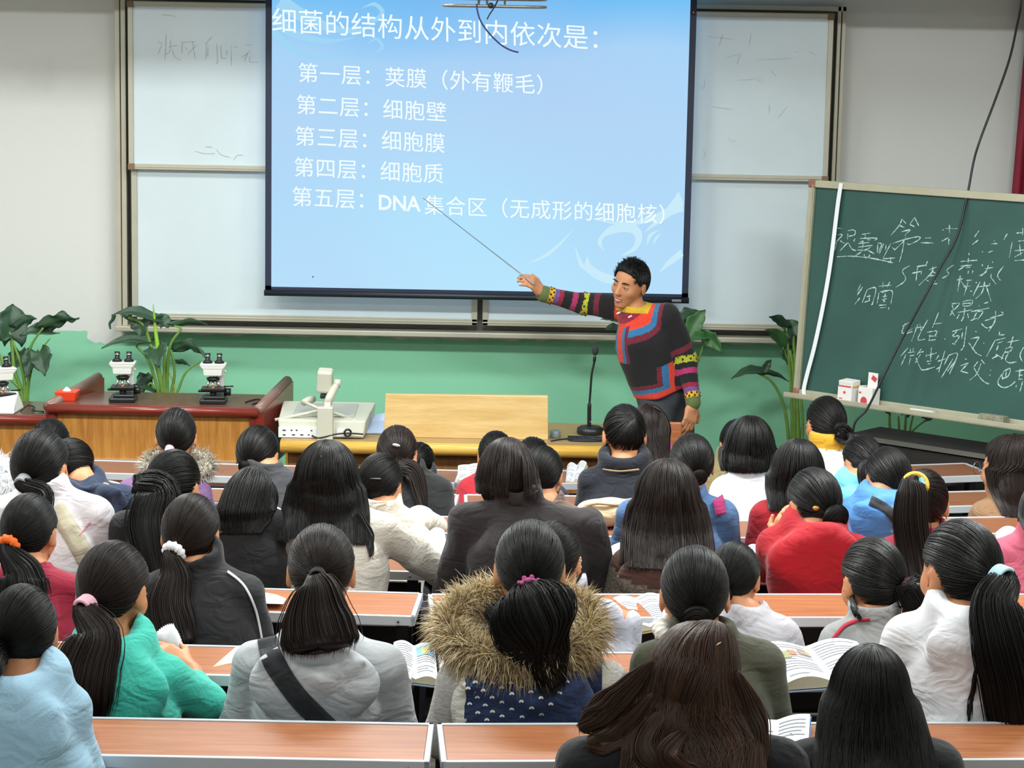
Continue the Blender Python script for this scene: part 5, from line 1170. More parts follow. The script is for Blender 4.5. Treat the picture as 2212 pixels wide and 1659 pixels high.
    G.build('hair', [hm, cm], e, org)
    for f in (more or ()): f(ctx)
    return ctx
# ---------------------------------------------------------------- things people wear
def ribbon(ctx, name, pts, w, m, off=.004, th=.003, fld='J', label=None):
    """a band lying on the cloth along photo points, w = half width in photo pixels"""
    F = ctx[fld]; q = smooth_path([(x, y, 0) for x, y in pts], 6); vs = []
    for i, p in enumerate(q):
        t = (q[min(i + 1, len(q) - 1)] - q[max(i - 1, 0)]).normalized(); n2 = Vector((-t.y, t.x, 0)) * w; r4 = []
        for kk in (1, .33, -.33, -1):
            c, nn = F.hit(p.x + n2.x * kk, p.y + n2.y * kk, ctx['Y'])
            if F.samp(np.array(c)) < .004: r4.append(c + nn * off)
        if len(r4) == 4: vs += r4
    mb = MB(ctx['org']); N = len(vs) // 4
    mb.raw(vs, [(4 * i + j, 4 * i + j + 1, 4 * i + j + 5, 4 * i + j + 4) for i in range(N - 1) for j in range(3)], 0, True)
    o = mb.build(name, m, ctx['e'], solid=th)
    if label: o['label'] = label
    return o
def strap(name, pts, w, col, **k): return lambda c: ribbon(c, name, pts, w, cloth(col, bump=.35, bs=400), **k)
def hair_clip(px, py, w, h, col, ang=0., name='hair_clip', metal=0.):
    def f(c):
        # lies on the hair: march towards the head along the view ray
        d = (at(px, py, c['Y']) - Vector((0, 0, CAMZ))).normalized(); p0 = Vector((0, 0, CAMZ)); best = None
        Mi = c['M'].transposed()
        for t in np.linspace(c['Y'] - .3, c['Y'] + .1, 200):
            p = p0 + d * (t / d.y); q = Mi @ (p - c['H']) / c['k']; e2 = ((q.x - HC[0]) / HR[0]) ** 2 + ((q.y - HC[1]) / HR[1]) ** 2 + ((q.z - HC[2]) / HR[2]) ** 2
            if e2 < 1.06 ** 2: best = p; break
        if best is None: best = at(px, py, c['Y'] - .08)
        s = c['s']; R = Matrix.Rotation(ang, 3, 'Y')
        mb = MB(c['org']); mb.sphere(best, (w * s / 2, .006, h * s / 2), 16, 10, 0, R)
        mb.build(name, mat('clip ' + col, col, .3, metal=metal), c['e'])
    return f
def earring(px, py, dY=-.01, col='d8d2c0'):
    def f(c):
        mb = MB(c['org']); p = at(px, py, c['Y'] + dY)
        for i in range(4): mb.sphere(p + V3(.002 * (i % 2), 0, -.009 * i), .0045, 8, 6)
        mb.build('earring', mat('earring ' + col, col, .2, metal=.9), c['e'])
    return f
def soft_collar(name, ring, r, col):
    def f(c):
        q = smooth_path(ring(c), 5); m_ = MB(c['org']).tube(q, [r * (1 + .12 * math.sin(i * 1.3)) for i in range(len(q))], 12); m_.build(name, cloth(col, bump=.5, bs=120.), c['e'])
    return f
def fur(name, ring, r, n, L, cols, seed=4, tube=True):
    """fur trim along world points ring(ctx)->list; hair-thin tapered tufts over a soft tube"""
    def f(c, n=n * 3):
        rng = np.random.RandomState(seed); C = np.array([tuple(p) for p in smooth_path(ring(c), 6)]); N = len(C); T = np.gradient(C, axis=0); T /= np.linalg.norm(T, axis=1, keepdims=True)
        G = Geo(); ref = np.array((.1, -.3, 1.)); U = np.cross(T, ref); U /= np.linalg.norm(U, axis=1, keepdims=True); W = np.cross(U, T)
        an = np.linspace(0, 2 * math.pi, 12, endpoint=False)
        core = C[:, None] + (U[:, None] * np.cos(an)[None, :, None] + W[:, None] * np.sin(an)[None, :, None]) * r * .8; G.add(core.reshape(-1, 3), grid_faces(N, 12, True), 0)
        i = rng.uniform(0, N - 1.01, n); i0 = i.astype(int); t = (i - i0)[:, None]; a = rng.uniform(0, 2 * math.pi, n)[:, None]
        ce = C[i0] * (1 - t) + C[i0 + 1] * t; nd = U[i0] * np.cos(a) + W[i0] * np.sin(a); tg = T[i0] * rng.uniform(-.5, .5, n)[:, None]
        Ln = L * rng.uniform(.6, 1.3, n)[:, None]; u = np.linspace(0, 1, 5)
        dirn = nd + tg + rng.normal(0, .22, (n, 3)); P = ce[:, None] + nd[:, None] * r * .75 + dirn[:, None] * Ln[:, None] * u[None, :, None] + np.array((0, 0, -.35)) * Ln[:, None] * (u ** 2)[None, :, None]
        rad = (.0015 * rng.uniform(.6, 1.3, n))[:, None] * (1 - .93 * u)[None, :]; V, F = tubes(P, rad, np.broadcast_to(np.array((.2, .5, .3)), P.shape), 3)
        mi = np.repeat(rng.choice(len(cols), n, p=[x[1] for x in cols]), 4 * 3)
        G.V.append(V); G.F.append(F + G.n); G.n += len(V); G.M.append(mi)
        G.build(name, [mat('fur ' + x[0], x[0], .8, island=.4) for x in cols], c['e'], c['org'])
    return f
# ---------------------------------------------------------------- students, nearest rows first
def ctx_ring(cx, cy, rx, ry, dfront=.1, n=16, a0=0, a1=360, dY=0):
    """loop seen as an ellipse on the photo: its lower half lies on the back, its upper half in front of the neck"""
    def f(c):
        out = []
        for i in range(n + 1):
            a = math.radians(a0 + (a1 - a0) * i / n); out.append(at(cx + rx * math.cos(a), cy - ry * math.sin(a), c['Y'] + dY + dfront * math.sin(a)))
        return out
    return f
def embroidery(c):
    m_ = MB(c['org'])
    for x, y in ((320,1010),(410,1045),(505,1058),(618,1058),(745,1048),(355,1075),(452,1098),(563,1103),(687,1100),(812,1080),(322,1108),(405,1133),(505,1148),(627,1135),(757,1131),(877,1106),(947,1135),(1000,1062),(1113,1016),(1047,998),(1160,936),(1092,925),(367,1170),(467,1191),(565,1192),(695,1173),(822,1163),(1010,1166),(1062,1095),(416,1236),(519,1245),(630,1223),(760,1220),(888,1200),(470,1295),(567,1288),(695,1270),(828,1262),(951,1237),(630,1318),(763,1322),(890,1303),(530,1342)):
        px, py = 880 + x / 3.077, 1120 + y / 3.077; vs = []
        for i in range(7):
            a = math.pi * (i / 6); 
            for r_ in (5.6, 2.2):
                q, nn = c['J'].hit(px + r_ * math.cos(a), py - r_ * .95 * math.sin(a) + (1.2 if r_ < 3 else 0), c['Y']); vs.append(q + nn * .003)
        m_.raw(vs, [(2 * i, 2 * i + 1, 2 * i + 3, 2 * i + 2) for i in range(6)])
    m_.build('crescent_embroidery', mat('white embroidery', 'e6e6e0', .8), c['e'])
def sleeve_m(t0, t1):
    def f(P, d):
        x = np.abs(P[:, 0] - d['S'].x); return np.where(x > t1, 2, np.where(x > t0, 1, 0))
    return f
PB = dict
# --- nearest row
person('girl in a pale blue hooded fleece with a dangling earring, cut by the picture edge', 0, 48, 1262, 160, sx=45, sy=1478, sw=320, yaw=12, pitch=14, seed=1,
    hair=PB(kind='pony', T=(-.06, -.085, -.03), path=((-40, 1440, -.03), (-60, 1500, -.02)), ws=(.02, .04, .045, .03)), wear=PB(col='9fc4da', hood=(.15, .15, .8, -.03, 2), name='hooded_fleece', fold=.005), more=[earring(83, 1488, .02)])
person('woman with long wavy chestnut brown hair over a black coat', 0, 1500, 1358, 200, dy=-.15, sx=1475, sy=1590, sw=560, yaw=-12, pitch=26, seed=2,
    hair=PB(kind='loose', mat=hairr, bot=1700, wb=.135, wt=.1, wmid=.13, yb=-.2, ymid=-.135, skew=.03, wave=.1, ragged=.07, part=.03, infl=1.1, ln=620, az=(-140, 135),
        wisp=[[[(x, y, -.08) for x, y in p], (.004, .022, .028, .026, .008), 46] for p in (((1410, 1430), (1352, 1490), (1302, 1528), (1256, 1545)), ((1395, 1465), (1332, 1525), (1282, 1556), (1250, 1576)), ((1412, 1500), (1362, 1560), (1312, 1588), (1268, 1602)), ((1430, 1530), (1392, 1600), (1415, 1645), (1482, 1640)), ((1560, 1520), (1602, 1590), (1584, 1640), (1600, 1690)), ((1590, 1450), (1622, 1530), (1636, 1600), (1622, 1690)), ((1480, 1560), (1440, 1620), (1470, 1660), (1530, 1690)))]),
    wear=PB(col='19191c', collar=(.02, .0), name='coat', fold=.006), more=[hair_clip(1532, 1402, 62, 5, 'c79a78', -.55, 'hair_parting')])
person('girl with straight waist-length black hair and a tiny pink clip on the crown', 0, 1882, 1400, 172, dy=-.05, sx=1882, sy=1600, sw=400, pitch=8, seed=3,
    hair=PB(kind='loose', bot=1720, wb=.142, wt=.102, wmid=.125, yb=-.19, ymid=-.14, infl=1.08, ln=620, ragged=.02), wear=PB(col='202024', name='coat'), more=[hair_clip(1884, 1398, 30, 14, 'd9a0b8')])
# --- second row: backs against the nearest desk
person('girl in a mint green fleece with pink coiled hair tie, thumbing through a booklet', 1, 243, 1168, 166, sx=262, sy=1412, sw=300, yaw=-14, pitch=16, seed=4, vox=.008,
    arms=PB(R=PB(el=(448, 1520, .02), wr=(408, 1446, .12), tip=(345, 1406, .15), up=(.3, -.6, .6), curl=.5, cuff=.42)),
    hair=PB(kind='pony', T=(-.015, -.1, -.03), tie='e6b4c4', tst='coil', tr=.022, mat=hairb, path=((212, 1368, -.035), (190, 1430, -.06), (172, 1490, -.06), (165, 1555, -.04)), ws=(.02, .022, .045, .07, .082, .088, .08), flat=.42, pn=260),
    wear=PB(col='3fb9a6', hood=(.165, .14, .9, -.02, 2), name='fleece_jacket', bump=.5, bs=120., fold=.005))
person('girl in a plain light grey hooded sweatshirt with a wide black strap across her back', 1, 695, 1130, 158, sx=690, sy=1384, sw=385, pitch=10, seed=5,
    hair=PB(kind='pony', T=(.0, -.105, .005), tie='15151a', tr=.019, path=((689, 1268, -.045), (688, 1320, -.06), (690, 1375, -.055), (692, 1402, -.035)), ws=(.017, .02, .04, .066, .09, .1, .092), flat=.45, pn=320, mat=hairb, wisps=.05),
    wear=PB(col='b6b9bd', hood=(.165, .17, 1.0), name='hooded_sweatshirt', fold=.004), more=[strap('shoulder_strap', [(578, 1380), (592, 1430), (640, 1500), (690, 1552), (740, 1600)], 22, '26282c')])
person('girl in a navy vest with white crescents and fur trimmed hood', 1, 1146, 1122, 164, sx=1155, sy=1425, sw=425, pitch=14, seed=6,
    hair=PB(kind='pony', T=(.0, -.1, -.035), tie='a8457f', tst='bead', tr=.024, path=((1150, 1300, -.07), (1158, 1370, -.09), (1172, 1430, -.1), (1200, 1490, -.09)), ws=(.02, .032, .055, .088, .098, .084, .06, .036, .014), flat=.5, wave=.02, pn=300, wisps=.3,
        wisp=([[(1060, 1310, -.1), (1090, 1350, -.13), (1110, 1390, -.14)], (.02, .035, .01), 40],)),
    wear=PB(mats=[cloth('28375a', bump=.5, bs=160.), cloth('d8d5c8', bump=.5, bs=120.), mat('striped knit sleeve', 'cfcac6', .9, noise=.3, nscale=60, bump=.4, stretch=(1, 1, 6))], mfun=sleeve_m(.172, .197), hood=(.19, .24, 1.0, -.02), name='knitted_vest', fold=.004),
    more=[embroidery, fur('fur_trim', ctx_ring(1122, 1352, 150, 74, .12, dY=-.05), .034, 5200, .045, (('c9b487', .4), ('e6dabb', .32), ('9a7a4c', .18), ('6a5238', .1)))])
person('girl in an olive green jacket over a white collar, hair in a low bun', 1, 1503, 1178, 162, sx=1530, sy=1385, sw=350, pitch=14, seed=7,
    hair=PB(kind='bun', T=(.0, -.095, -.05), R=.042), wear=PB(col='4a4b3c', collar=(.026, -.005, 1.6), name='jacket', fold=.006),
    more=[soft_collar('white_collar', ctx_ring(1490, 1362, 62, 27, .05, dY=-.03), .021, 'e2ded4')])
person('girl in a bright white jacket with long black ponytail in a thick pale blue tie', 1, 2080, 1120, 176, sx=2085, sy=1326, sw=350, yaw=24, pitch=8, seed=8,
    hair=PB(kind='pony', T=(.018, -.1, .0), tie='bcdde8', tst='coil', tr=.034, path=((2152, 1300, -.04), (2165, 1380, -.06), (2182, 1470, -.06), (2195, 1580, -.05)), ws=(.03, .034, .05, .066, .074, .072, .068), flat=.6, pn=300,
        wisp=([[(2110, 1440, -.1), (2100, 1500, -.12), (2092, 1560, -.12)], (.003, .006, .004), 8],)),
    wear=PB(col='dcdce0', hood=(.13, .12, .9, 0, 2), name='jacket', fold=.008, ff=18, bump=.1))
# --- third row
person('girl in a crimson jacket with a bright orange hair tie', 2, 62, 1065, 130, sx=72, sy=1235, sw=270, yaw=-8, pitch=14, seed=9,
    hair=PB(kind='pony', T=(-.02, -.1, -.035), tie='ee6a1c', tst='scr', tr=.02, path=((45, 1232, -.03), (48, 1265, -.04), (60, 1310, -.03)), ws=(.018, .02, .05, .07, .065), flat=.5), wear=PB(col='96213a', collar=(.02, .0), name='jacket'))
person('girl in a black tracksuit top with white piping and a white hair tie', 2, 413, 1065, 136, sx=438, sy=1238, sw=285, yaw=-8, pitch=12, seed=10,
    hair=PB(kind='pony', T=(-.02, -.1, -.045), tie='eceef2', tst='scr', tr=.02, path=((378, 1245, -.04), (366, 1300, -.05), (372, 1350, -.05), (385, 1400, -.03)), ws=(.02, .022, .045, .06, .065, .055), flat=.5, pn=220, mat=hairb), wear=PB(col='232326', collar=(.02, .012, 2.2), name='tracksuit_top', bump=.1),
    more=[lambda c: ribbon(c, 'piping', [(490, 1236), (528, 1268), (552, 1320), (566, 1392)], 2.2, mat('white piping', 'd8d8dc', .6))])
person('girl in a pale grey frilled blouse, mostly hidden behind the fur trimmed hood', 2, 1196, 1125, 132, sx=1250, sy=1305, sw=280, yaw=-10, pitch=20, seed=11,
    hair=PB(kind='bun', T=(-.03, -.1, -.03), R=.03), wear=PB(col='b5b6c2', collar=(.02, -.01), name='blouse', fold=.012, ff=40), more=[earring(1253, 1205, -.0)])
person('girl in a pale lavender grey top beside the girl with the low bun', 2, 1588, 1170, 122, sx=1625, sy=1335, sw=215, yaw=-14, pitch=22, seed=12,
    hair=PB(kind='bun', T=(-.02, -.1, -.06), R=.03), wear=PB(col='c6c3ca', collar=(.02, -.01), name='top'))
person('girl in a grey tracksuit top with red stripe and a side ponytail', 2, 1890, 1160, 148, sx=1880, sy=1340, sw=235, yaw=16, pitch=16, seed=13,
    hair=PB(kind='pony', T=(.05, -.09, -.015), tie='43181c', tst='scr', tr=.016, path=((1972, 1272, -.03), (1988, 1310, -.04), (1970, 1350, -.05), (1925, 1392, -.05)), ws=(.02, .026, .05, .055, .04, .015), flat=.6, pn=200, wisp=([[(1835, 1270, .02), (1842, 1310, .01), (1858, 1338, .0)], (.006, .008, .003), 10],)),
    wear=PB(col='a3a4a4', collar=(.02, .008, 2.0), name='tracksuit_top'), more=[lambda c: ribbon(c, 'red_stripe', [(1792, 1392), (1822, 1356), (1850, 1342), (1880, 1338)], 3.5, mat('red stripe', 'c02340', .7))])
# --- fourth row
person('girl with long straight black hair over a cream white woollen coat, elbow out', 3, 708, 958, 140, sx=735, sy=1105, sw=270, pitch=10, seed=14,
    arms=PB(R=PB(el=(950, 1232, .08), wr=(900, 1150, .32), cuff=.05)),
    hair=PB(kind='loose', bot=1172, wb=.118, wt=.1, wmid=.115, yb=-.17, infl=1.06, ln=420, ragged=.06, wisp=([[(775, 1110, -.1), (800, 1160, -.14), (800, 1205, -.14)], (.012, .012, .004), 16],)), wear=PB(col='d2ccc0', collar=(.025, .0), name='woollen_coat', bump=.7, bs=140.), more=[hair_clip(698, 996, 30, 4, 'b99878', 1.15, 'hair_parting')])
person('broad student in a dark brown coat with short dark hair', 3, 1098, 955, 130, sx=1140, sy=1092, sw=340, yaw=-6, pitch=18, seed=15,
    hair=PB(kind='loose', bot=1078, wb=.082, wt=.092, yb=-.1, ragged=.04, infl=1.06, mat=hairb, ymid=-.11), wear=PB(col='2c2628', collar=(.03, .015, 2.2), name='coat', fat=1.14, fold=.008))
person('girl in a brown tweed coat with brown hood and half tied long hair', 3, 1443, 1000, 140, sx=1440, sy=1185, sw=260, pitch=14, seed=16,
    hair=PB(kind='loose', bot=1222, wb=.125, wt=.1, wmid=.118, yb=-.18, mat=hairb, infl=1.07, ragged=.12), wear=PB(mats=[mat('tweed', '6a5f54', .9, noise=.55, nscale=130, bump=.4, bscale=200), cloth('4a3028', bump=.5, bs=120.)], mfun=lambda P, d: (P[:, 2] > d['S'].z - .07 + .25 * np.abs(P[:, 0] - d['S'].x) - .03).astype(int), hood=(.17, .16, 1.1), name='tweed_coat'),
    more=[hair_clip(1446, 1016, 16, 12, 'b98a5a')])
person('girl in a bright red cowl neck coat with a gold clip above her bun, writing', 3, 1762, 1010, 124, sx=1762, sy=1145, sw=250, yaw=20, pitch=24, seed=17, vox=.008,
    arms=PB(L=PB(el=(1655, 1225, .04), wr=(1678, 1176, .14), tip=(1692, 1140, .14), up=(-.4, -.7, .3), curl=.6, cuff=.2)),
    hair=PB(kind='bun', T=(.012, -.1, -.055), R=.045), wear=PB(col='a5101f', hood=(.155, .15, 1.0, 0, 2), name='cowl_coat', fold=.012, ff=19), more=[hair_clip(1763, 1098, 16, 11, 'd4a94a', metal=.8), earring(1702, 1122, .02)])
person('girl with a high brown ponytail in a yellow and blue hair ring', 3, 1998, 1012, 116, sx=2000, sy=1165, sw=250, yaw=-10, pitch=8, seed=18,
    hair=PB(kind='pony', T=(-.025, -.08, .06), tie='7cc4e8', tst='scr', tr=.026, path=((1972, 1066, -.04), (1968, 1120, -.06), (1974, 1190, -.07), (1985, 1270, -.06)), ws=(.024, .03, .05, .056, .055, .045), flat=.6, pn=220, mat=hairb),
    wear=PB(col='ac2b42', collar=(.02, .0), name='jacket'), more=[lambda c: MB(c['org']).torus(c['root'] + V3(-.003, -.026, .012), .036, .009, Matrix.Rotation(1.0, 3, 'X'), 28, 10).build('hair_ring', mat('yellow hair ring', 'f0b93a', .5), c['e']), fur('fur_collar', ctx_ring(2005, 1152, 52, 20, .05, dY=-.02), .022, 1200, .02, (('e2dbc8', .7), ('c9bfa6', .3)))])
person('girl in a black coat bowing over an open book, pink clip in her hair', 3, 541, 1018, 112, sx=520, sy=1100, sw=250, yaw=-22, pitch=38, seed=19,
    arms=PB(R=PB(el=(600, 1195, .12), wr=(598, 1135, .3))),
    hair=PB(kind='loose', bot=1150, wb=.085, wt=.09, yb=-.1, ymid=-.1, ragged=.12), wear=PB(col='161618', collar=(.02, .0), name='coat'), more=[hair_clip(537, 1035, 44, 11, 'e9a9c4', .06)])
person('girl with a long loose ponytail and a furry black coat', 3, 374, 970, 126, sx=368, sy=1105, sw=262, yaw=-16, pitch=12, seed=20,
    hair=PB(kind='pony', T=(-.045, -.09, .01), tie='121214', tr=.02, path=((345, 1062, -.04), (330, 1120, -.07), (333, 1180, -.08), (345, 1262, -.07)), ws=(.022, .035, .06, .075, .08, .07, .055), flat=.5, pn=260), wear=PB(col='1a191b', collar=(.024, .0), name='furry_coat', bump=1., bs=70.))
person('student in a white jacket with a broad tan shoulder strap and grey coiled hair tie', 3, 86, 925, 130, sx=105, sy=1072, sw=290, yaw=-14, pitch=10, seed=21,
    hair=PB(kind='pony', T=(.0, -.105, -.03), tie='8f9194', tst='coil', tr=.019, path=((90, 1065, -.03), (84, 1100, -.05), (78, 1140, -.06)), ws=(.018, .022, .03, .04, .03)), wear=PB(col='d9d6da', collar=(.022, .0), name='jacket', bump=.1, fold=.006),
    more=[strap('shoulder_strap', [(118, 1095), (140, 1130), (165, 1170), (200, 1235)], 20, 'b5ae98'), lambda c: ribbon(c, 'red_piping', [(196, 1128), (180, 1145), (170, 1158)], 1.3, mat('red piping', 'c8788a', .7))])
person('girl in a rose pink jacket, cut by the picture edge', 3, 2262, 1045, 120, sx=2225, sy=1170, sw=230, pitch=20, seed=22, hair=PB(kind='loose', bot=1150, wb=.09, yb=-.12), wear=PB(col='bd5a70', collar=(.02, .0), name='jacket'))
# --- fifth row
person('girl in a navy blue padded coat beside the white jacket with tan strap', 4, 152, 946, 104, sx=200, sy=1046, sw=215, yaw=-22, pitch=18, seed=31, hair=PB(kind='bun', T=(-.03, -.1, .0), R=.03), wear=PB(col='1d2a42', hood=(.15, .12, 1.0), name='padded_coat', fold=.01, ff=40, bump=.05))
person('girl in a cream jacket with a blue hair tie, reaching over the desk', 4, 822, 978, 106, sx=830, sy=1100, sw=190, yaw=-18, pitch=14, seed=32, arms=PB(R=PB(el=(905, 1128, .1), wr=(945, 1138, .28))),
    hair=PB(kind='pony', T=(-.06, -.08, -.06), tie='2338a0', tst='scr', tr=.022, path=((765, 1085, -.05), (755, 1110, -.06)), ws=(.02, .02, .03, .02)), wear=PB(col='d4ccbc', collar=(.024, .0), name='jacket', bump=.5), more=[hair_clip(812, 1034, 26, 4, '4a4d52', metal=.6)])
person('student in a blue denim jacket with a magenta scarf', 4, 1496, 936, 102, sx=1462, sy=1078, sw=270, yaw=10, pitch=16, seed=33, hair=PB(kind='bun', T=(.0, -.1, -.05), R=.03), wear=PB(mats=[cloth('48678f', bump=.35, bs=260., noise=.2)], collar=(.024, .0), name='denim_jacket'),
    more=[lambda c: ribbon(c, 'magenta_scarf', [(1530, 1050), (1548, 1080), (1556, 1112)], 12, cloth('93265c', noise=.3), off=.012)])
person('girl in a plain red sweater with loose straight black hair', 4, 1725, 955, 112, sx=1730, sy=1082, sw=225, pitch=12, seed=34, hair=PB(kind='loose', bot=1108, wb=.1, wt=.102, wmid=.105, yb=-.14, infl=1.06), wear=PB(col='9c1a28', collar=(.018, .0), name='sweater', bump=.5))
person('student in a bright blue jacket with a black shoulder strap', 4, 1920, 964, 106, sx=1896, sy=1072, sw=185, yaw=14, pitch=12, seed=35, hair=PB(kind='bun', T=(.02, -.1, -.06), R=.028), wear=PB(col='4a82c4', hood=(.13, .12, 1.), name='jacket'), more=[strap('shoulder_strap', [(1880, 1082), (1915, 1100), (1945, 1135)], 10, '1c1d22')])
person('girl whose ear shows past the dark brown coat, hair pulled tight', 4, 1172, 962, 98, sx=1182, sy=1090, sw=190, yaw=-12, pitch=16, seed=36, hair=PB(kind='bun', T=(-.02, -.1, -.05), R=.03), wear=PB(col='6a564e', collar=(.02, 0.), name='jacket'))
person('person in a white fur collared coat at the picture edge', 4, -72, 935, 104, sx=-45, sy=1065, sw=220, pitch=12, seed=37, hair=PB(kind='bun', R=.03), wear=PB(col='3a4a63', collar=(.02, 0.), name='coat'), more=[fur('fur_collar', ctx_ring(-30, 1035, 58, 34, .06, dY=-.04), .03, 1200, .04, (('eef0f0', .7), ('cfd4d6', .3)))])
# --- sixth row
person('girl in a black coat with a silver clip on the crown of her head', 5, 858, 918, 94, sx=905, sy=1030, sw=150, yaw=-6, pitch=18, seed=41, hair=PB(kind='pony', T=(.03, -.1, -.05), path=((892, 1020, -.05), (905, 1062, -.06), (912, 1100, -.06)), ws=(.03, .035, .035, .03, .02), mat=hairb), wear=PB(col='1d1e20', collar=(.02, .0), name='coat'), more=[hair_clip(856, 962, 18, 8, 'd8dade', .2, metal=.8)])
person('man in a black coat with thick black scarf and short hair', 5, 1350, 872, 100, sx=1345, sy=1012, sw=205, yaw=6, pitch=12, seed=42, hair=PB(kind='short', T=(.022, -.085, .06), n=360), wear=PB(col='1c1f28', collar=(.045, .01, 1.1), name='coat'), more=[lambda c: ribbon(c, 'tan_collar_line', [(1305, 1012), (1340, 1016), (1378, 1012)], 1.4, mat('tan lining', 'b59a7a', .8), off=.008)])
person('girl in a white jacket with shoulder length black bob', 5, 1620, 905, 108, sx=1606, sy=1026, sw=150, pitch=12, seed=43, hair=PB(kind='loose', bot=1026, wb=.098, wt=.1, wmid=.104, yb=-.11, infl=1.05), wear=PB(col='d2d2d8', collar=(.024, .0), name='jacket', bump=.1))
person('girl in a turquoise hooded top next to the bright blue jacket', 5, 1866, 940, 90, sx=1850, sy=1042, sw=128, yaw=22, pitch=22, seed=44, hair=PB(kind='pony', T=(.02, -.1, -.04), path=((1870, 1010, -.0), (1862, 1050, -.0)), ws=(.02, .025, .03, .01)), wear=PB(col='6cc4dc', hood=(.12, .11, 1.), name='hooded_top'))
person('student in a charcoal grey coat in front of the counter end', 5, 557, 918, 98, sx=592, sy=1020, sw=165, yaw=-14, pitch=14, seed=45, hair=PB(kind='bun', T=(-.01, -.1, -.05), R=.028, mat=hairm), wear=PB(col='3c3d41', collar=(.022, .0), name='coat'))
person('girl in a purple jacket with cream fur collar and thin pink hair tie', 5, 380, 880, 94, sx=358, sy=1030, sw=205, yaw=4, pitch=12, seed=46, hair=PB(kind='pony', T=(-.02, -.095, -.055), tie='e0a0c0', tr=.016, path=((362, 985, -.04), (358, 1015, -.05), (356, 1050, -.05)), ws=(.016, .018, .03, .03, .02)), wear=PB(col='76567f', collar=(.02, .0), name='jacket'), more=[fur('fur_collar', ctx_ring(384, 1004, 66, 26, .06, dY=-.03), .026, 1000, .03, (('b9b2a2', .6), ('8d8678', .4)))])
def glasses(c):
    k, H, M = c['k'], c['H'], c['M']; m_ = MB(c['org'])
    for sx in (-1, 1):
        m_.torus(H + M @ (V3(sx * .032, .108, .006) * k), .022 * k, .0018, M @ rotx(math.pi / 2), 20, 6); m_.tube([H + M @ (V3(sx * .056, .105, .008) * k), H + M @ (V3(sx * .076, .0, .008) * k)], .0016, 6)
    m_.tube([H + M @ (V3(-.01, .11, .008) * k), H + M @ (V3(.01, .11, .008) * k)], .0016, 6); m_.build('glasses', mat('thin metal frame', '777a7c', .3, metal=.8), c['e'])
person('woman in a tan brown coat and glasses turning her head aside', 5, 2182, 942, 108, sx=2180, sy=1078, sw=180, yaw=46, pitch=4, seed=47, hair=PB(kind='loose', mat=hairb, bot=1118, wb=.1, wt=.098, yb=-.15, lyaw=30, az=(-100, 130), ears=False, infl=1.05), wear=PB(col='87674a', collar=(.02, .0), name='coat'), more=[glasses])
# --- front row
person('student in a white jacket with a mustard yellow collar', 6, 1786, 855, 92, sx=1792, sy=960, sw=118, yaw=14, pitch=10, seed=51, hair=PB(kind='pony', T=(.03, -.1, -.03), path=((1815, 925, -.04), (1818, 945, -.05)), ws=(.03, .035, .03, .02)), wear=PB(mats=[cloth('d6d4ce', bump=.1), cloth('c9982a', bump=.1)], mfun=lambda P, d: (P[:, 2] > d['S'].z - .005).astype(int), collar=(.034, .0, 1.4), name='jacket'))
person('girl in a red top behind an upright booklet, hidden by the dark brown coat', 6, 1072, 930, 84, sx=1060, sy=1030, sw=150, pitch=16, seed=52, hair=PB(kind='bun', R=.028), wear=PB(col='a8202e', collar=(.02, .0), name='top'))
person('student whose dark crown just shows before the oak panel', 6, 1152, 943, 84, sx=1152, sy=1040, sw=150, pitch=20, seed=53, hair=PB(kind='bun', R=.028), wear=PB(col='3a3d44', collar=(.02, .0), name='jacket'))
person('girl with long loose brown hair beside the man in the black scarf', 6, 1404, 878, 84, sx=1424, sy=985, sw=110, yaw=-20, pitch=12, seed=54, hair=PB(kind='loose', mat=hairb, bot=1055, wb=.075, wt=.085, yb=-.13, ragged=.08, wave=.05, skew=.05), wear=PB(col='c0569a', collar=(.02, .0), name='top'))
person('student in a khaki coat half hidden by the black bob', 6, 1596, 905, 86, sx=1572, sy=1000, sw=120, yaw=10, pitch=12, seed=55, hair=PB(kind='short', n=240), wear=PB(col='80764f', collar=(.024, .0), name='coat'))
person('student in a dark jacket directly in front of the lower counter', 6, 108, 903, 92, sx=104, sy=1008, sw=160, pitch=12, seed=56, hair=PB(kind='bun', R=.028), wear=PB(col='2f3440', collar=(.02, .0), name='jacket'))
person('student with hair tucked behind the ear beside the silver hair clip', 6, 905, 955, 66, dy=.15, sx=912, sy=1040, sw=110, yaw=-16, pitch=16, seed=57, hair=PB(kind='bun', R=.026), wear=PB(col='2a2c30', collar=(.02, .0), name='jacket'))
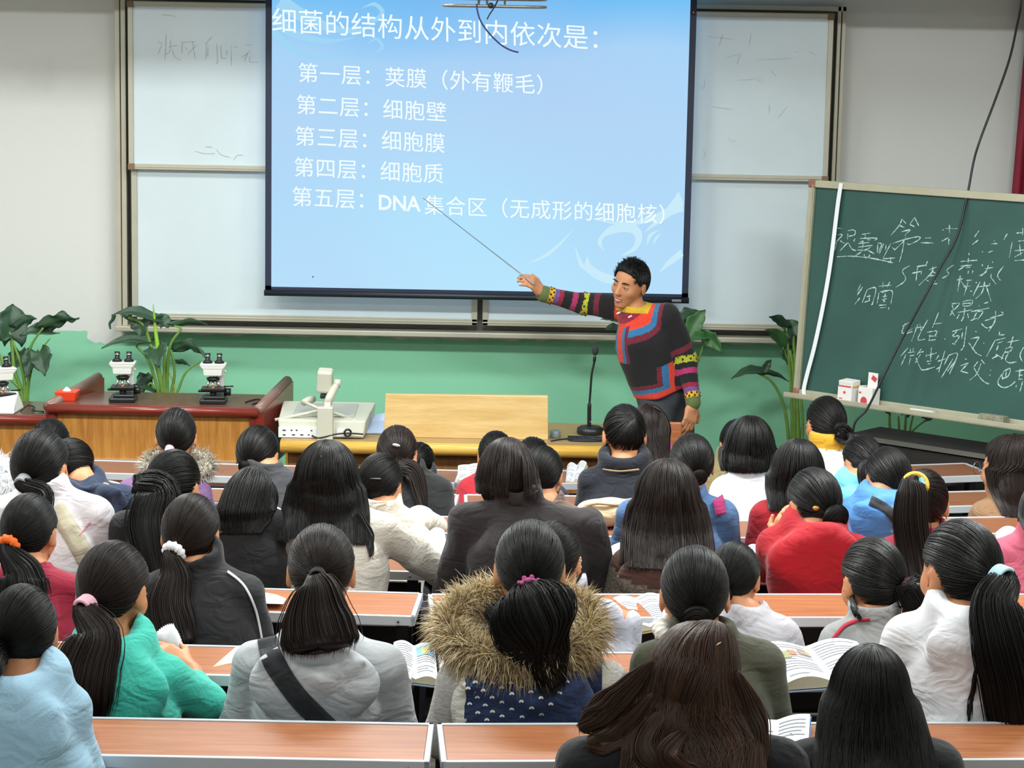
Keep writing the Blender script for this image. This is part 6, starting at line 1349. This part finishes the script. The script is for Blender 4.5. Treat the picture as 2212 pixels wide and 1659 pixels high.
# ---------------------------------------------------------------- the teacher
def teacher():
    Y = 11.3; s = mpp(Y); k = 1.0
    H = at(1361, 614, 11.27); hip = at(1431, 838, 11.34); chest = at(1396, 735, 11.30); up = at(1384, 692, 11.30); N = at(1371, 678, 11.285)
    e = empty('person', V3(at(1455, 900, Y).x, Y + .04, 0), 'teacher in a black sweater with bright woven bands, leaning to point at the screen', 'person'); org = e.location
    M = Matrix.Rotation(math.radians(143), 3, 'Z') @ Matrix.Rotation(math.radians(-13), 3, 'Y') @ Matrix.Rotation(-math.radians(6), 3, 'X')
    rs, re_, rw = at(1350, 666, 11.38), at(1262, 657, 11.43), at(1172, 634, 11.40)
    ls, le, lw = at(1441, 684, 11.24), at(1483, 775, 11.26), at(1497, 872, 11.18)
    rt = at(1141, 602, 11.36); lt = at(1488, 912, 11.16)
    feet = [at(1440, 1232, 11.25), at(1500, 1238, 11.45)]
    knees = [at(1432, 1040, 11.22), at(1476, 1042, 11.4)]
    B = Fld((at(1115, 600, Y).x, 10.92, .62), (at(1540, 600, Y).x, 11.75, H.z + .2), .0068)
    B.cap(hip + V3(0, 0, .06), chest, .08, .11, .04).cap(chest, up, .11, .08, .04).cap(up, N, .06, .055, .03).cap(N, H + M @ V3(0, -.02, -.07), .054, .056, .02)
    for a, b, c in ((rs, re_, rw), (ls, le, lw)): B.cap(up, a, .06, .05, .03).cap(a, b, .042, .036, .02).cap(b, c, .036, .027, .015)
    put_hand(B, rw, rt, (-.1, -.6, .75), 1, .75, 1.0); put_hand(B, lw, lt, (.5, -.85, 0), -1, .45, 1.0)
    put_head(B, H, M, k); P, Fc = B.mesh(1); body = np_mesh('body', P, Fc, mat('tanned skin', 'c48862', .5, noise=.06, nscale=30, spec=.35), e, org)
    T = Fld((at(1340, 900, Y).x, 10.95, -.005), (at(1560, 900, Y).x, 11.75, hip.z + .12), .012)
    for kn, ft, d in ((knees[0], feet[0], -1), (knees[1], feet[1], 1)):
        h0 = hip + V3(d * .055, d * .02 + .01, .03); T.cap(h0, kn, .082, .075, .04).cap(kn, V3(ft.x, ft.y, .1), .075, .068, .03)
    T.ell(hip + V3(0, .01, -.0), (.134, .116, .12), .05).fold(.005, 22, 3); P, Fc = T.mesh(1); np_mesh('trousers', P, Fc, mat('charcoal grey trousers', '3b3f45', .85, noise=.12, nscale=40, bump=.3), e, org)
    for ft in feet:
        S_ = Fld((ft.x - .1, ft.y - .3, -.01), (ft.x + .1, ft.y + .1, .13), .01); S_.ell((ft.x, ft.y - .08, .045), (.045, .13, .042), .02).cap((ft.x, ft.y, .04), (ft.x, ft.y, .1), .045, .04, .02); P, Fc = S_.mesh(1); np_mesh('shoe', P, Fc, mat('black leather', '19181a', .35), e, org)
    J = Fld((at(1130, 600, Y).x, 10.9, hip.z - .1), (at(1550, 600, Y).x, 11.75, N.z + .14), .0055)
    ax = (up - hip).normalized(); hem = hip - ax * .14
    J.cap(hem, chest, .150, .148, .05, (1, .9, 1)).cap(chest, up, .15, .10, .05, (1, .85, 1))
    sl, X, Yy, Z = J.sl(J.lo, J.lo + J.h * J.n, 0); J.put(sl, -((X - hip.x) * ax.x + (Yy - hip.y) * ax.y + (Z - hip.z) * ax.z + .012), .012, 'i')
    for a, b, c, ex in ((rs, re_, rw, .05), (ls, le, lw, .03)):
        J.cap(N, a, .05, .066, .03).cap(a, b, .068, .053, .014).cap(b, c + (b - c) * ex, .053, .041, .02)
    J.ring(N + V3(0, 0, .022), .060, .015, .015, M @ rotx(.1), 1.8)
    J.fold(.0045, 22, 9); J.cap(N + V3(0, 0, .03), N + M @ V3(0, .03, .25), .05, .06, .006, (1, 1, 1), 'd')
    P, Fc = J.mesh(1); c = P[Fc].mean(1)
    cols = ['17161a', 'd8402c', '2f6f9e', '6b2030', 'c9a52c', '6b4a86', '5d6b3c', 'a52d62', '8d2036', 'a8b02c']
    mats = [mat('sweater ' + q, q, .95, noise=.12, nscale=90, bump=.6, bscale=260, sheen=.1) for q in cols]
    mi = np.zeros(len(c), int); A = lambda v: np.array(v)
    f = np.array((-.62, -.78, 0)); sd = np.array((.78, -.62, 0))
    def along(a, b, q):
        d = A(b) - A(a); L = np.linalg.norm(d); d = d / L; t = (q - A(a)) @ d; r = np.linalg.norm(q - A(a) - t[:, None] * d, axis=1); return t, r, L
    # torso trim
    h = (c - A(hip)) @ A(ax) + .012; u = (c - A(hip)) @ sd; fr = (c - A(hip)) @ f
    d = np.where(h < .16, np.minimum(h, np.maximum(.004, (.142 - u) * 1.1)), h)
    for lo, hi, m in ((-.1, .009, 7), (.009, .038, 1), (.038, .060, 2), (.060, .082, 3)): mi[(d >= lo) & (d < hi)] = m
    r = np.linalg.norm((c - A(N)) * np.array((1, 1, .9)), axis=1); zz = c[:, 2] - N.z
    for lo, hi, m in ((.0, .085, 8), (.085, .118, 1), (.118, .142, 2), (.142, .165, 3)): mi[(r >= lo) & (r < hi) & (h > .2)] = m
    au = np.abs((c - A(N)) @ sd + .03); plk = (zz < -.05) & (zz > -.24) & (((c - A(N)) @ f) > 0) & (h > .2)
    for lo, hi, m in ((.0, .022, 1), (.022, .042, 2), (.042, .062, 3)): mi[plk & (au >= lo) & (au < hi) & (r > .1)] = m
    mi[(zz > .012) & (r < .1)] = 4
    for (a, b, w_) in ((rs, re_, rw), (ls, le, lw)):
        t, r2, L = along(w_, b, c); t2, r3, L2 = along(b, a, c)
        on = (r2 < .075) & (t < L + .005) & (t > -.06); on2 = (r3 < .085) & (t2 > -.005) & (t2 < L2 * .8) & ~on
        for q_, o_ in ((t, on), (t2 + L, on2)):
            for lo, hi, m in ((-.1, .028, 6), (.028, .055, 4), (.055, .078, 5), (.078, .1, 8), (.145, .172, 7), (.2, .245, 9), (.275, .303, 3)): mi[o_ & (q_ >= lo) & (q_ < hi)] = m
            mi[o_ & (q_ >= 0.1) & (q_ < .145)] = 0; mi[o_ & (q_ >= .172) & (q_ < .2)] = 0; mi[o_ & (q_ >= .245) & (q_ < .275)] = 0; mi[o_ & (q_ >= .303)] = 0
    np_mesh('sweater', P, Fc, mats, e, org, mi)
    # woven zigzags on the yellow bands
    zg = MB(org)
    for (a, b, w_, t0, rad) in ((rs, re_, rw, .042, .052), (ls, le, lw, .042, .048), (rs, re_, rw, .222, .058), (ls, le, lw, .222, .058)):
        dv = (b - w_); L = dv.length; dv.normalize(); ce = w_ + dv * t0 if t0 < L else b + (a - b).normalized() * (t0 - L); dd = dv if t0 < L else (a - b).normalized()
        o1 = dd.orthogonal().normalized(); o2 = dd.cross(o1)
        for i in range(18):
            an = 2 * math.pi * i / 18; q = ce + (o1 * math.cos(an) + o2 * math.sin(an)) * .2
            # march in to the sleeve surface
            for tt in np.linspace(.12, .03, 60):
                q = ce + (o1 * math.cos(an) + o2 * math.sin(an)) * tt
                if J.samp(np.array(q)) < 0: break
            zg.sphere(q + dd * (.007 if i % 2 else -.007), (.006, .006, .006), 6, 4)
    zg.build('woven_pattern', mat('woven dark pattern', '5a1d24', .95), e)
    # shirt collar, hair, face
    for px, py in ((1361, 684), (1336, 676)): MB(org).box(at(px, py, 11.17 if px > 1350 else 11.2), (.022, .012, .008), roty(-.5)).build('shirt_collar', mat('white shirt', 'dcdfe2', .8), e, .004)
    rng = np.random.RandomState(8); G = Geo(); V, Fq = hair_cap(H, M, k, 1.04, False, e, org, hairm); G.add(V, Fq, 1)
    Pp, D = sph_paths((.0, -.05, .12), 900, 12, rng, False, 1.03); Pw = to_world(Pp, H, M, k); V, Fq = tubes(Pw, strand_rad(len(Pw), 12, .0017, rng), Pw - np.array(H), 3); G.add(V, Fq, 0)
    n = 420; a = rng.uniform(-1, 1, n); b0 = rng.uniform(0, .86, n)       # short upright tufts on top and fringe
    L0 = np.stack([a * .068, -.03 + b0 * .105, np.full(n, 0.)], -1); D0 = np.stack([L0[:, 0] / HR[0], (L0[:, 1] + .01) / HR[1]], -1); zz0 = np.sqrt(np.clip(1 - (D0 ** 2).sum(1), .02, 1)); L0[:, 2] = HC[2] + HR[2] * zz0 * 1.0
    dirn = np.stack([a * .5 + rng.normal(0, .2, n), -.2 + .35 * b0 + rng.normal(0, .2, n), np.full(n, .8)], -1); dirn /= np.linalg.norm(dirn, axis=1, keepdims=True)
    u_ = np.linspace(0, 1, 6); Lp = L0[:, None] + dirn[:, None] * (.028 * rng.uniform(.6, 1.2, n))[:, None, None] * u_[None, :, None]; Lp[..., 2] -= .012 * u_ ** 2
    V, Fq = tubes(to_world(Lp, H, M, k), np.full((n, 6), .0026) * (1 - .75 * u_)[None, :], np.broadcast_to(np.array((.3, .5, .2)), Lp.shape), 3); G.add(V, Fq, 0)
    G.build('hair', [hairm, capb], e, org)
    hw = lambda x, y, z: H + M @ V3(x, y, z)
    for sx in (-1, 1):
        MB(org).tube([hw(sx * .014, .092, .026), hw(sx * .03, .093, .031), hw(sx * .05, .080, .027)], [.003, .0042, .0018], 8).build('eyebrow', mat('eyebrow', '231814', .8), e)
        MB(org).sphere(hw(sx * .031, .0835, .004), (.012, .005, .003), 12, 8, 0, M).build('eye', mat('eye white', 'cfc7bf', .3), e)
        MB(org).sphere(hw(sx * .031, .0862, .004), .0035, 10, 8).build('iris', mat('dark iris', '1c1210', .25), e)
        MB(org).tube([hw(sx * .018, .0865, .006), hw(sx * .031, .0895, .0085), hw(sx * .045, .080, .006)], [.001, .0018, .001], 6).build('eyelash', mat('eyelash', '1a1210', .7), e)
    MB(org).tube([hw(-.024, .082, -.058), hw(0, .0955, -.0565), hw(.024, .082, -.058)], [.002, .0045, .002], 8).tube([hw(-.021, .081, -.068), hw(0, .094, -.072), hw(.021, .081, -.068)], [.002, .0052, .002], 8).build('lips', mat('lips', 'a8564c', .45), e)
    MB(org).tube([hw(-.018, .0855, -.0625), hw(0, .0945, -.0635), hw(.018, .0855, -.0625)], [.002, .0034, .002], 8).build('teeth', mat('teeth', 'e6e0d4', .3), e)
    tip = at(914, 428, 11.8); hnd = at(1141, 604, 11.35); bk = hnd + (hnd - tip).normalized() * .045
    tag(MB().tube([bk, hnd, tip], [.004, .0035, .002], 8).build('pointer', mat('silver pointer', '9aa4ad', .3, metal=.6)), 'thin silver telescopic pointer held up to the slide by the teacher', 'pointer')
teacher()
# wooden chair beside the table
cq = at(1432, 950, 11.02); ch_ = empty('wooden_chair', V3(cq.x, 11.12, 0), 'red brown wooden chair beside the teacher table end', 'chair'); O = ch_.location; chw = wood('red brown chair wood', '8f5130', 'b3704a', 4., (1, 12, 12))
MB(O).box((O.x, O.y - .18, .74), (.17, .02, .19)).build('backrest', chw, ch_, .008); MB(O).box((O.x, O.y, .44), (.19, .38, .03)).build('seat', chw, ch_, .008)
for dx in (-.075, .075):
    for dy_ in (-.18, .17): MB(O).box((O.x + dx, O.y + dy_, .215 if dy_ > 0 else .33), (.03, .03, .43 if dy_ > 0 else .66)).build('leg', chw, ch_, .003)
# ---------------------------------------------------------------- books and papers on the desks
pg = mat('book page', 'cdd0d5', .8, noise=.02); pgc = mat('cream page', 'e3d9b8', .8); edge_m = mat('page edges', 'd9cfb2', .85, noise=.1, nscale=90, stretch=(1, 1, 30)); prn = mat('grey print', '9b9da4', .85)
def open_book(name, label, q, hump=.014, th=.012, lines=True, pics=(), cover='8fa3b8', m=pg, cat='book', group=None):
    """q: four photo corners with depth (near left, near right, far right, far left) of the opened page surface"""
    A_, B_, C_, D_ = (at(*p) for p in q); org = (A_ + B_ + C_ + D_) / 4; nrm = (B_ - A_).cross(D_ - A_).normalized()
    if nrm.z < 0: nrm = -nrm
    def sf(u, v, o=0.): 
        hb = hump * (math.sin(math.pi * min(1, (1 - abs(2 * u - 1)) * 1.0)) ** .7 if True else 0) * (1 if abs(2 * u - 1) > .0 else 0)
        x = abs(2 * u - 1); hb = hump * (math.sin(math.pi * (.12 + .88 * (1 - x))) if x > .02 else 0.1) 
        return (A_ * (1 - u) + B_ * u) * (1 - v) + (D_ * (1 - u) + C_ * u) * v + nrm * (hb + o)
    e = empty(name, org - nrm * th, label, cat, group); o_ = e.location
    U = [i / 20 for i in range(21)]; top = MB(o_).sheet([[sf(u, v) for u in U] for v in (0, .5, 1)], 0)
    for v in (0, 1): top.sheet([[sf(u, v) for u in U], [(sf(u, v) - nrm * (max(.0, (sf(u, v) - (A_ * (1 - u) + B_ * u) * (1 - v) - (D_ * (1 - u) + C_ * u) * v).dot(nrm)) + th * .8)) for u in U]], 1, False)
    for u in (0, 1): top.sheet([[sf(u, v) for v in (0, .5, 1)], [sf(u, v) - nrm * th for v in (0, .5, 1)]], 1, False)
    top.build('pages', [m, edge_m], e)
    cv = MB(o_); k = .02; X_ = lambda u, v: (A_ * (1 - u) + B_ * u) * (1 - v) + (D_ * (1 - u) + C_ * u) * v - nrm * th
    cv.hexa([X_(*w) - nrm * .003 for w in ((-k, -k), (1 + k, -k), (1 + k, 1 + k), (-k, 1 + k))], [X_(*w) for w in ((-k, -k), (1 + k, -k), (1 + k, 1 + k), (-k, 1 + k))]); cv.build('cover', mat('book cover ' + cover, cover, .5), e)
    if lines:
        ln = MB(o_); r_ = random.Random(len(label))
        for i in range(13):
            v = .1 + .8 * i / 12
            for u0, u1 in ((.06, .46), (.54, .94)):
                if r_.random() < .15: continue
                u1 = u1 - (r_.random() * .2 if r_.random() < .3 else 0); n = 6; P = [[sf(u0 + (u1 - u0) * j / n, v + w, .0012) for j in range(n + 1)] for w in (-.009, .009)]
                ln.sheet(P)
        ln.build('print_lines', prn, e)
    for (u0, v0, u1, v1, col) in pics:
        MB(o_).sheet([[sf(u0 + (u1 - u0) * j / 6, v0 + (v1 - v0) * i / 4, .0018) for j in range(7)] for i in range(5)]).build('picture', mat('printed ' + col, col, .7, noise=.35, nscale=30), e)
    return e
def sheet_of(name, label, q, m=pg, bend=.01, cat='paper', th=.0015, lines=False):
    A_, B_, C_, D_ = (at(*p) for p in q); org = (A_ + B_ + C_ + D_) / 4; nrm = (B_ - A_).cross(D_ - A_).normalized()
    if nrm.z < 0: nrm = -nrm
    f = lambda u, v, o=0: (A_ * (1 - u) + B_ * u) * (1 - v) + (D_ * (1 - u) + C_ * u) * v + nrm * (bend * math.sin(math.pi * u) * v + o)
    mb = MB(org).sheet([[f(i / 8, j / 6) for i in range(9)] for j in range(7)])
    if lines:
        for i in range(11): mb.sheet([[f(.1 + .75 * j / 4, .12 + .07 * i + w, .002) for j in range(5)] for w in (-.006, .006)], 1)
    return tag(mb.build(name, [m, prn], None, solid=th), label, cat)
def pen(label, a, b, col, r=.004, name='pen', Ya=None):
    a, b = at(*a), at(*b); d = (b - a).normalized()
    e = empty(name, (a + b) / 2, label, 'pen'); o_ = e.location
    MB(o_).tube([a, b - d * .014], r, 10).build('barrel', mat('pen ' + col, col, .35), e); MB(o_).tube([b - d * .014, b], [r, .0008], 10).build('tip', mat('pen tip', '3a3a3c', .4), e)
    return e
d_ = lambda r, o=0.: DF[r] + o
open_book('textbook', 'open textbook with a blue and green picture beside the fur trimmed hood', ((848, 1462, d_(2, -.27)), (946, 1474, d_(2, -.27)), (938, 1400, d_(2, -.02)), (850, 1391, d_(2, -.02))), pics=((.55, .62, .97, .9, '6fa8c4'), (.66, .66, .85, .86, 'a9a85a')))
open_book('textbook', 'large open picture textbook on the desk beside the olive jacket', ((1702, 1481, d_(2, -.29)), (1905, 1466, d_(2, -.29)), (1852, 1392, d_(2, .0)), (1624, 1404, d_(2, .0))), hump=.022, th=.016, pics=((.14, .52, .24, .7, '8a8a5c'), (.25, .6, .32, .74, 'c07a5a'), (.36, .66, .48, .8, '9a8a70'), (.7, .3, .8, .42, 'd9a85a')))
open_book('textbook', 'open textbook with a yellow pen on it, beside the grey frilled blouse', ((1366, 1362, d_(3, -.3)), (1445, 1348, d_(3, -.3)), (1424, 1287, d_(3, -.02)), (1322, 1297, d_(3, -.02))), pics=((.2, .5, .5, .6, 'b7d6bd'),), cover='c9b98a')
pen('yellow pen lying on the open textbook by the frilled blouse', (1362, 1330, d_(3, -.17)), (1412, 1316, d_(3, -.13)), 'd9a62c', .004)
sheet_of('paper_sheet', 'loose white sheet on the desk behind the black tracksuit', ((551, 1303, d_(3, -.24)), (612, 1305, d_(3, -.24)), (620, 1290, d_(3, -.06)), (531, 1277, d_(3, -.03))), bend=.004)
open_book('textbook', 'open white textbook under the elbow of the cream woollen coat', ((900, 1222, d_(4, -.26)), (970, 1216, d_(4, -.26)), (960, 1150, d_(4, .04)), (888, 1152, d_(4, .04))), hump=.02, lines=False)
sheet_of('paper_sheet', 'white sheet propped up beside the brown tweed coat', ((1316, 1202, d_(4, -.22)), (1378, 1198, d_(4, -.22)), (1360, 1171, d_(4, -.05)), (1307, 1189, d_(4, -.1))))
open_book('exercise_book', 'open exercise book raised in front of the red cowl neck coat', ((1622, 1228, d_(4, -.18)), (1678, 1226, d_(4, -.18)), (1660, 1168, d_(4, .03)), (1611, 1184, d_(4, .03))), hump=.008, th=.006)
open_book('textbook', 'open white book at the picture edge before the rose pink jacket', ((2160, 1196, d_(4, -.2)), (2270, 1192, d_(4, -.2)), (2262, 1140, d_(4, .05)), (2150, 1158, d_(4, .05))), hump=.03, lines=False)
open_book('paperback', 'small open paperback held before the bowing girl in black', ((588, 1143, d_(4, -.2)), (640, 1141, d_(4, -.2)), (626, 1098, d_(4, -.02)), (590, 1103, d_(4, -.02))), hump=.012, cover='b9a06a', m=mat('ivory page', 'e8e2d2', .8))
open_book('booklet', 'upright white booklet held by the girl in the red top', ((988, 1066, d_(7, -.24)), (1040, 1062, d_(7, -.24)), (1034, 1001, d_(7, -.16)), (990, 1006, d_(7, -.16))), hump=.006, th=.006, cover='e6e3d8')
open_book('textbook', 'open book left of the man in the black scarf', ((1222, 1048, d_(7, -.27)), (1252, 1042, d_(7, -.27)), (1268, 1002, d_(7, -.04)), (1226, 1009, d_(7, -.04))), hump=.02, cover='c9b98a')
sheet_of('paper_sheet', 'crumpled white papers on the desk left of the purple jacket', ((200, 1060, d_(6, -.22)), (266, 1064, d_(6, -.22)), (264, 1045, d_(6, -.03)), (204, 1041, d_(6, -.03))), bend=.01)
sheet_of('paper_sheet', 'white papers on the desk right of the silver hair clip girl', ((936, 1068, d_(6, -.0)), (978, 1070, d_(6, -.0)), (972, 1052, d_(6, .06)), (936, 1049, d_(6, .06))), bend=.012)
sheet_of('paper_sheet', 'white papers on the shelf left of the cream woollen coat', ((536, 1228, d_(4, -.28)), (600, 1232, d_(4, -.28)), (600, 1213, d_(4, -.12)), (540, 1207, d_(4, -.12))), bend=.004)
sheet_of('paper_sheet', 'cream folded sheet standing up beside the grey hooded sweatshirt', ((460, 1441, d_(2, -.22)), (526, 1450, d_(2, -.22)), (534, 1394, d_(2, -.05)), (512, 1396, d_(2, -.05))), m=mat('cream card', 'e6d6a8', .8), bend=.0, th=.003)
# fanned booklet in the mint fleece girl's hand
fb0, fb1 = at(352, 1400, 5.99), at(390, 1416, 5.97); fe = empty('booklet', (fb0 + fb1) / 2, 'small white booklet fanned open in the hand of the mint fleece girl', 'book'); O = fe.location
for i in range(11):
    t = i / 10; a0 = at(330 + 44 * t, 1372 - 26 * math.sin(t * 1.7), 6.02 + .02 * t); a1 = at(372 + 25 * t, 1352 + 46 * t * t, 6.0 + .03 * t)
    MB(O).sheet([[fb0, (fb0 + fb1) / 2, fb1], [fb0.lerp(a0, .5) + V3(0, -.004, 0), (fb0 + fb1).lerp(a0 + a1, .5) / 2 + V3(0, -.006, 0), fb1.lerp(a1, .5) + V3(0, -.004, 0)], [a0, (a0 + a1) / 2, a1]]).build('page', pg, fe, solid=.0008)
# open notebook and pen on the nearest desk
nb = open_book('notebook', 'white open notebook with blue edge on the nearest desk, between two long haired girls', ((1596, 1672, 5.16), (1742, 1672, 5.16), (1750, 1545, 5.46), (1606, 1566, 5.46)), hump=.008, th=.006, cover='3a7cc0')
pen('dark blue pen lying across the white notebook', (1708, 1588, 5.355), (1752, 1620, 5.29), '26334a', .0055)
pen('orange pencil held up by the girl in the red cowl neck coat', (1690, 1160, 7.52), (1702, 1116, 7.56), 'f08a24', .005, 'pencil')
pen('dark pen lying on the front desk', (926, 1022, d_(7, -.1)), (953, 1031, d_(7, -.2)), '2b2426', .005)
# cream bag
bp0 = at(1312, 1122, d_(5, -.02)); bp0.z = DZ[5]; be_ = empty('shoulder_bag', bp0, 'cream canvas bag lying on the desk behind the man in the black scarf', 'bag'); bc = bp0 + V3(0, -.10, .045)
FB = Fld(bc - V3(.2, .13, .06), bc + V3(.2, .13, .1), .009); FB.cap(bc + V3(-.08, 0, -.002), bc + V3(.11, .02, .012), .046, .055, .02, (1, 1.5, 1)).ell(bc + V3(.0, .0, .03), (.1, .06, .03), .02).fold(.004, 40, 2)
P, Fc = FB.mesh(1); P[:, 2] = np.maximum(P[:, 2], bp0.z + .001); np_mesh('bag_body', P, Fc, cloth('d6bf9a', bump=.3), be_, bp0)
MB(bp0).tube(smooth_path([bc + V3(-.11, -.02, .03), bc + V3(-.05, -.06, .055), bc + V3(.04, -.05, .05), bc + V3(.12, .02, .06)], 6), .006, 8).build('strap', cloth('bfa680'), be_)
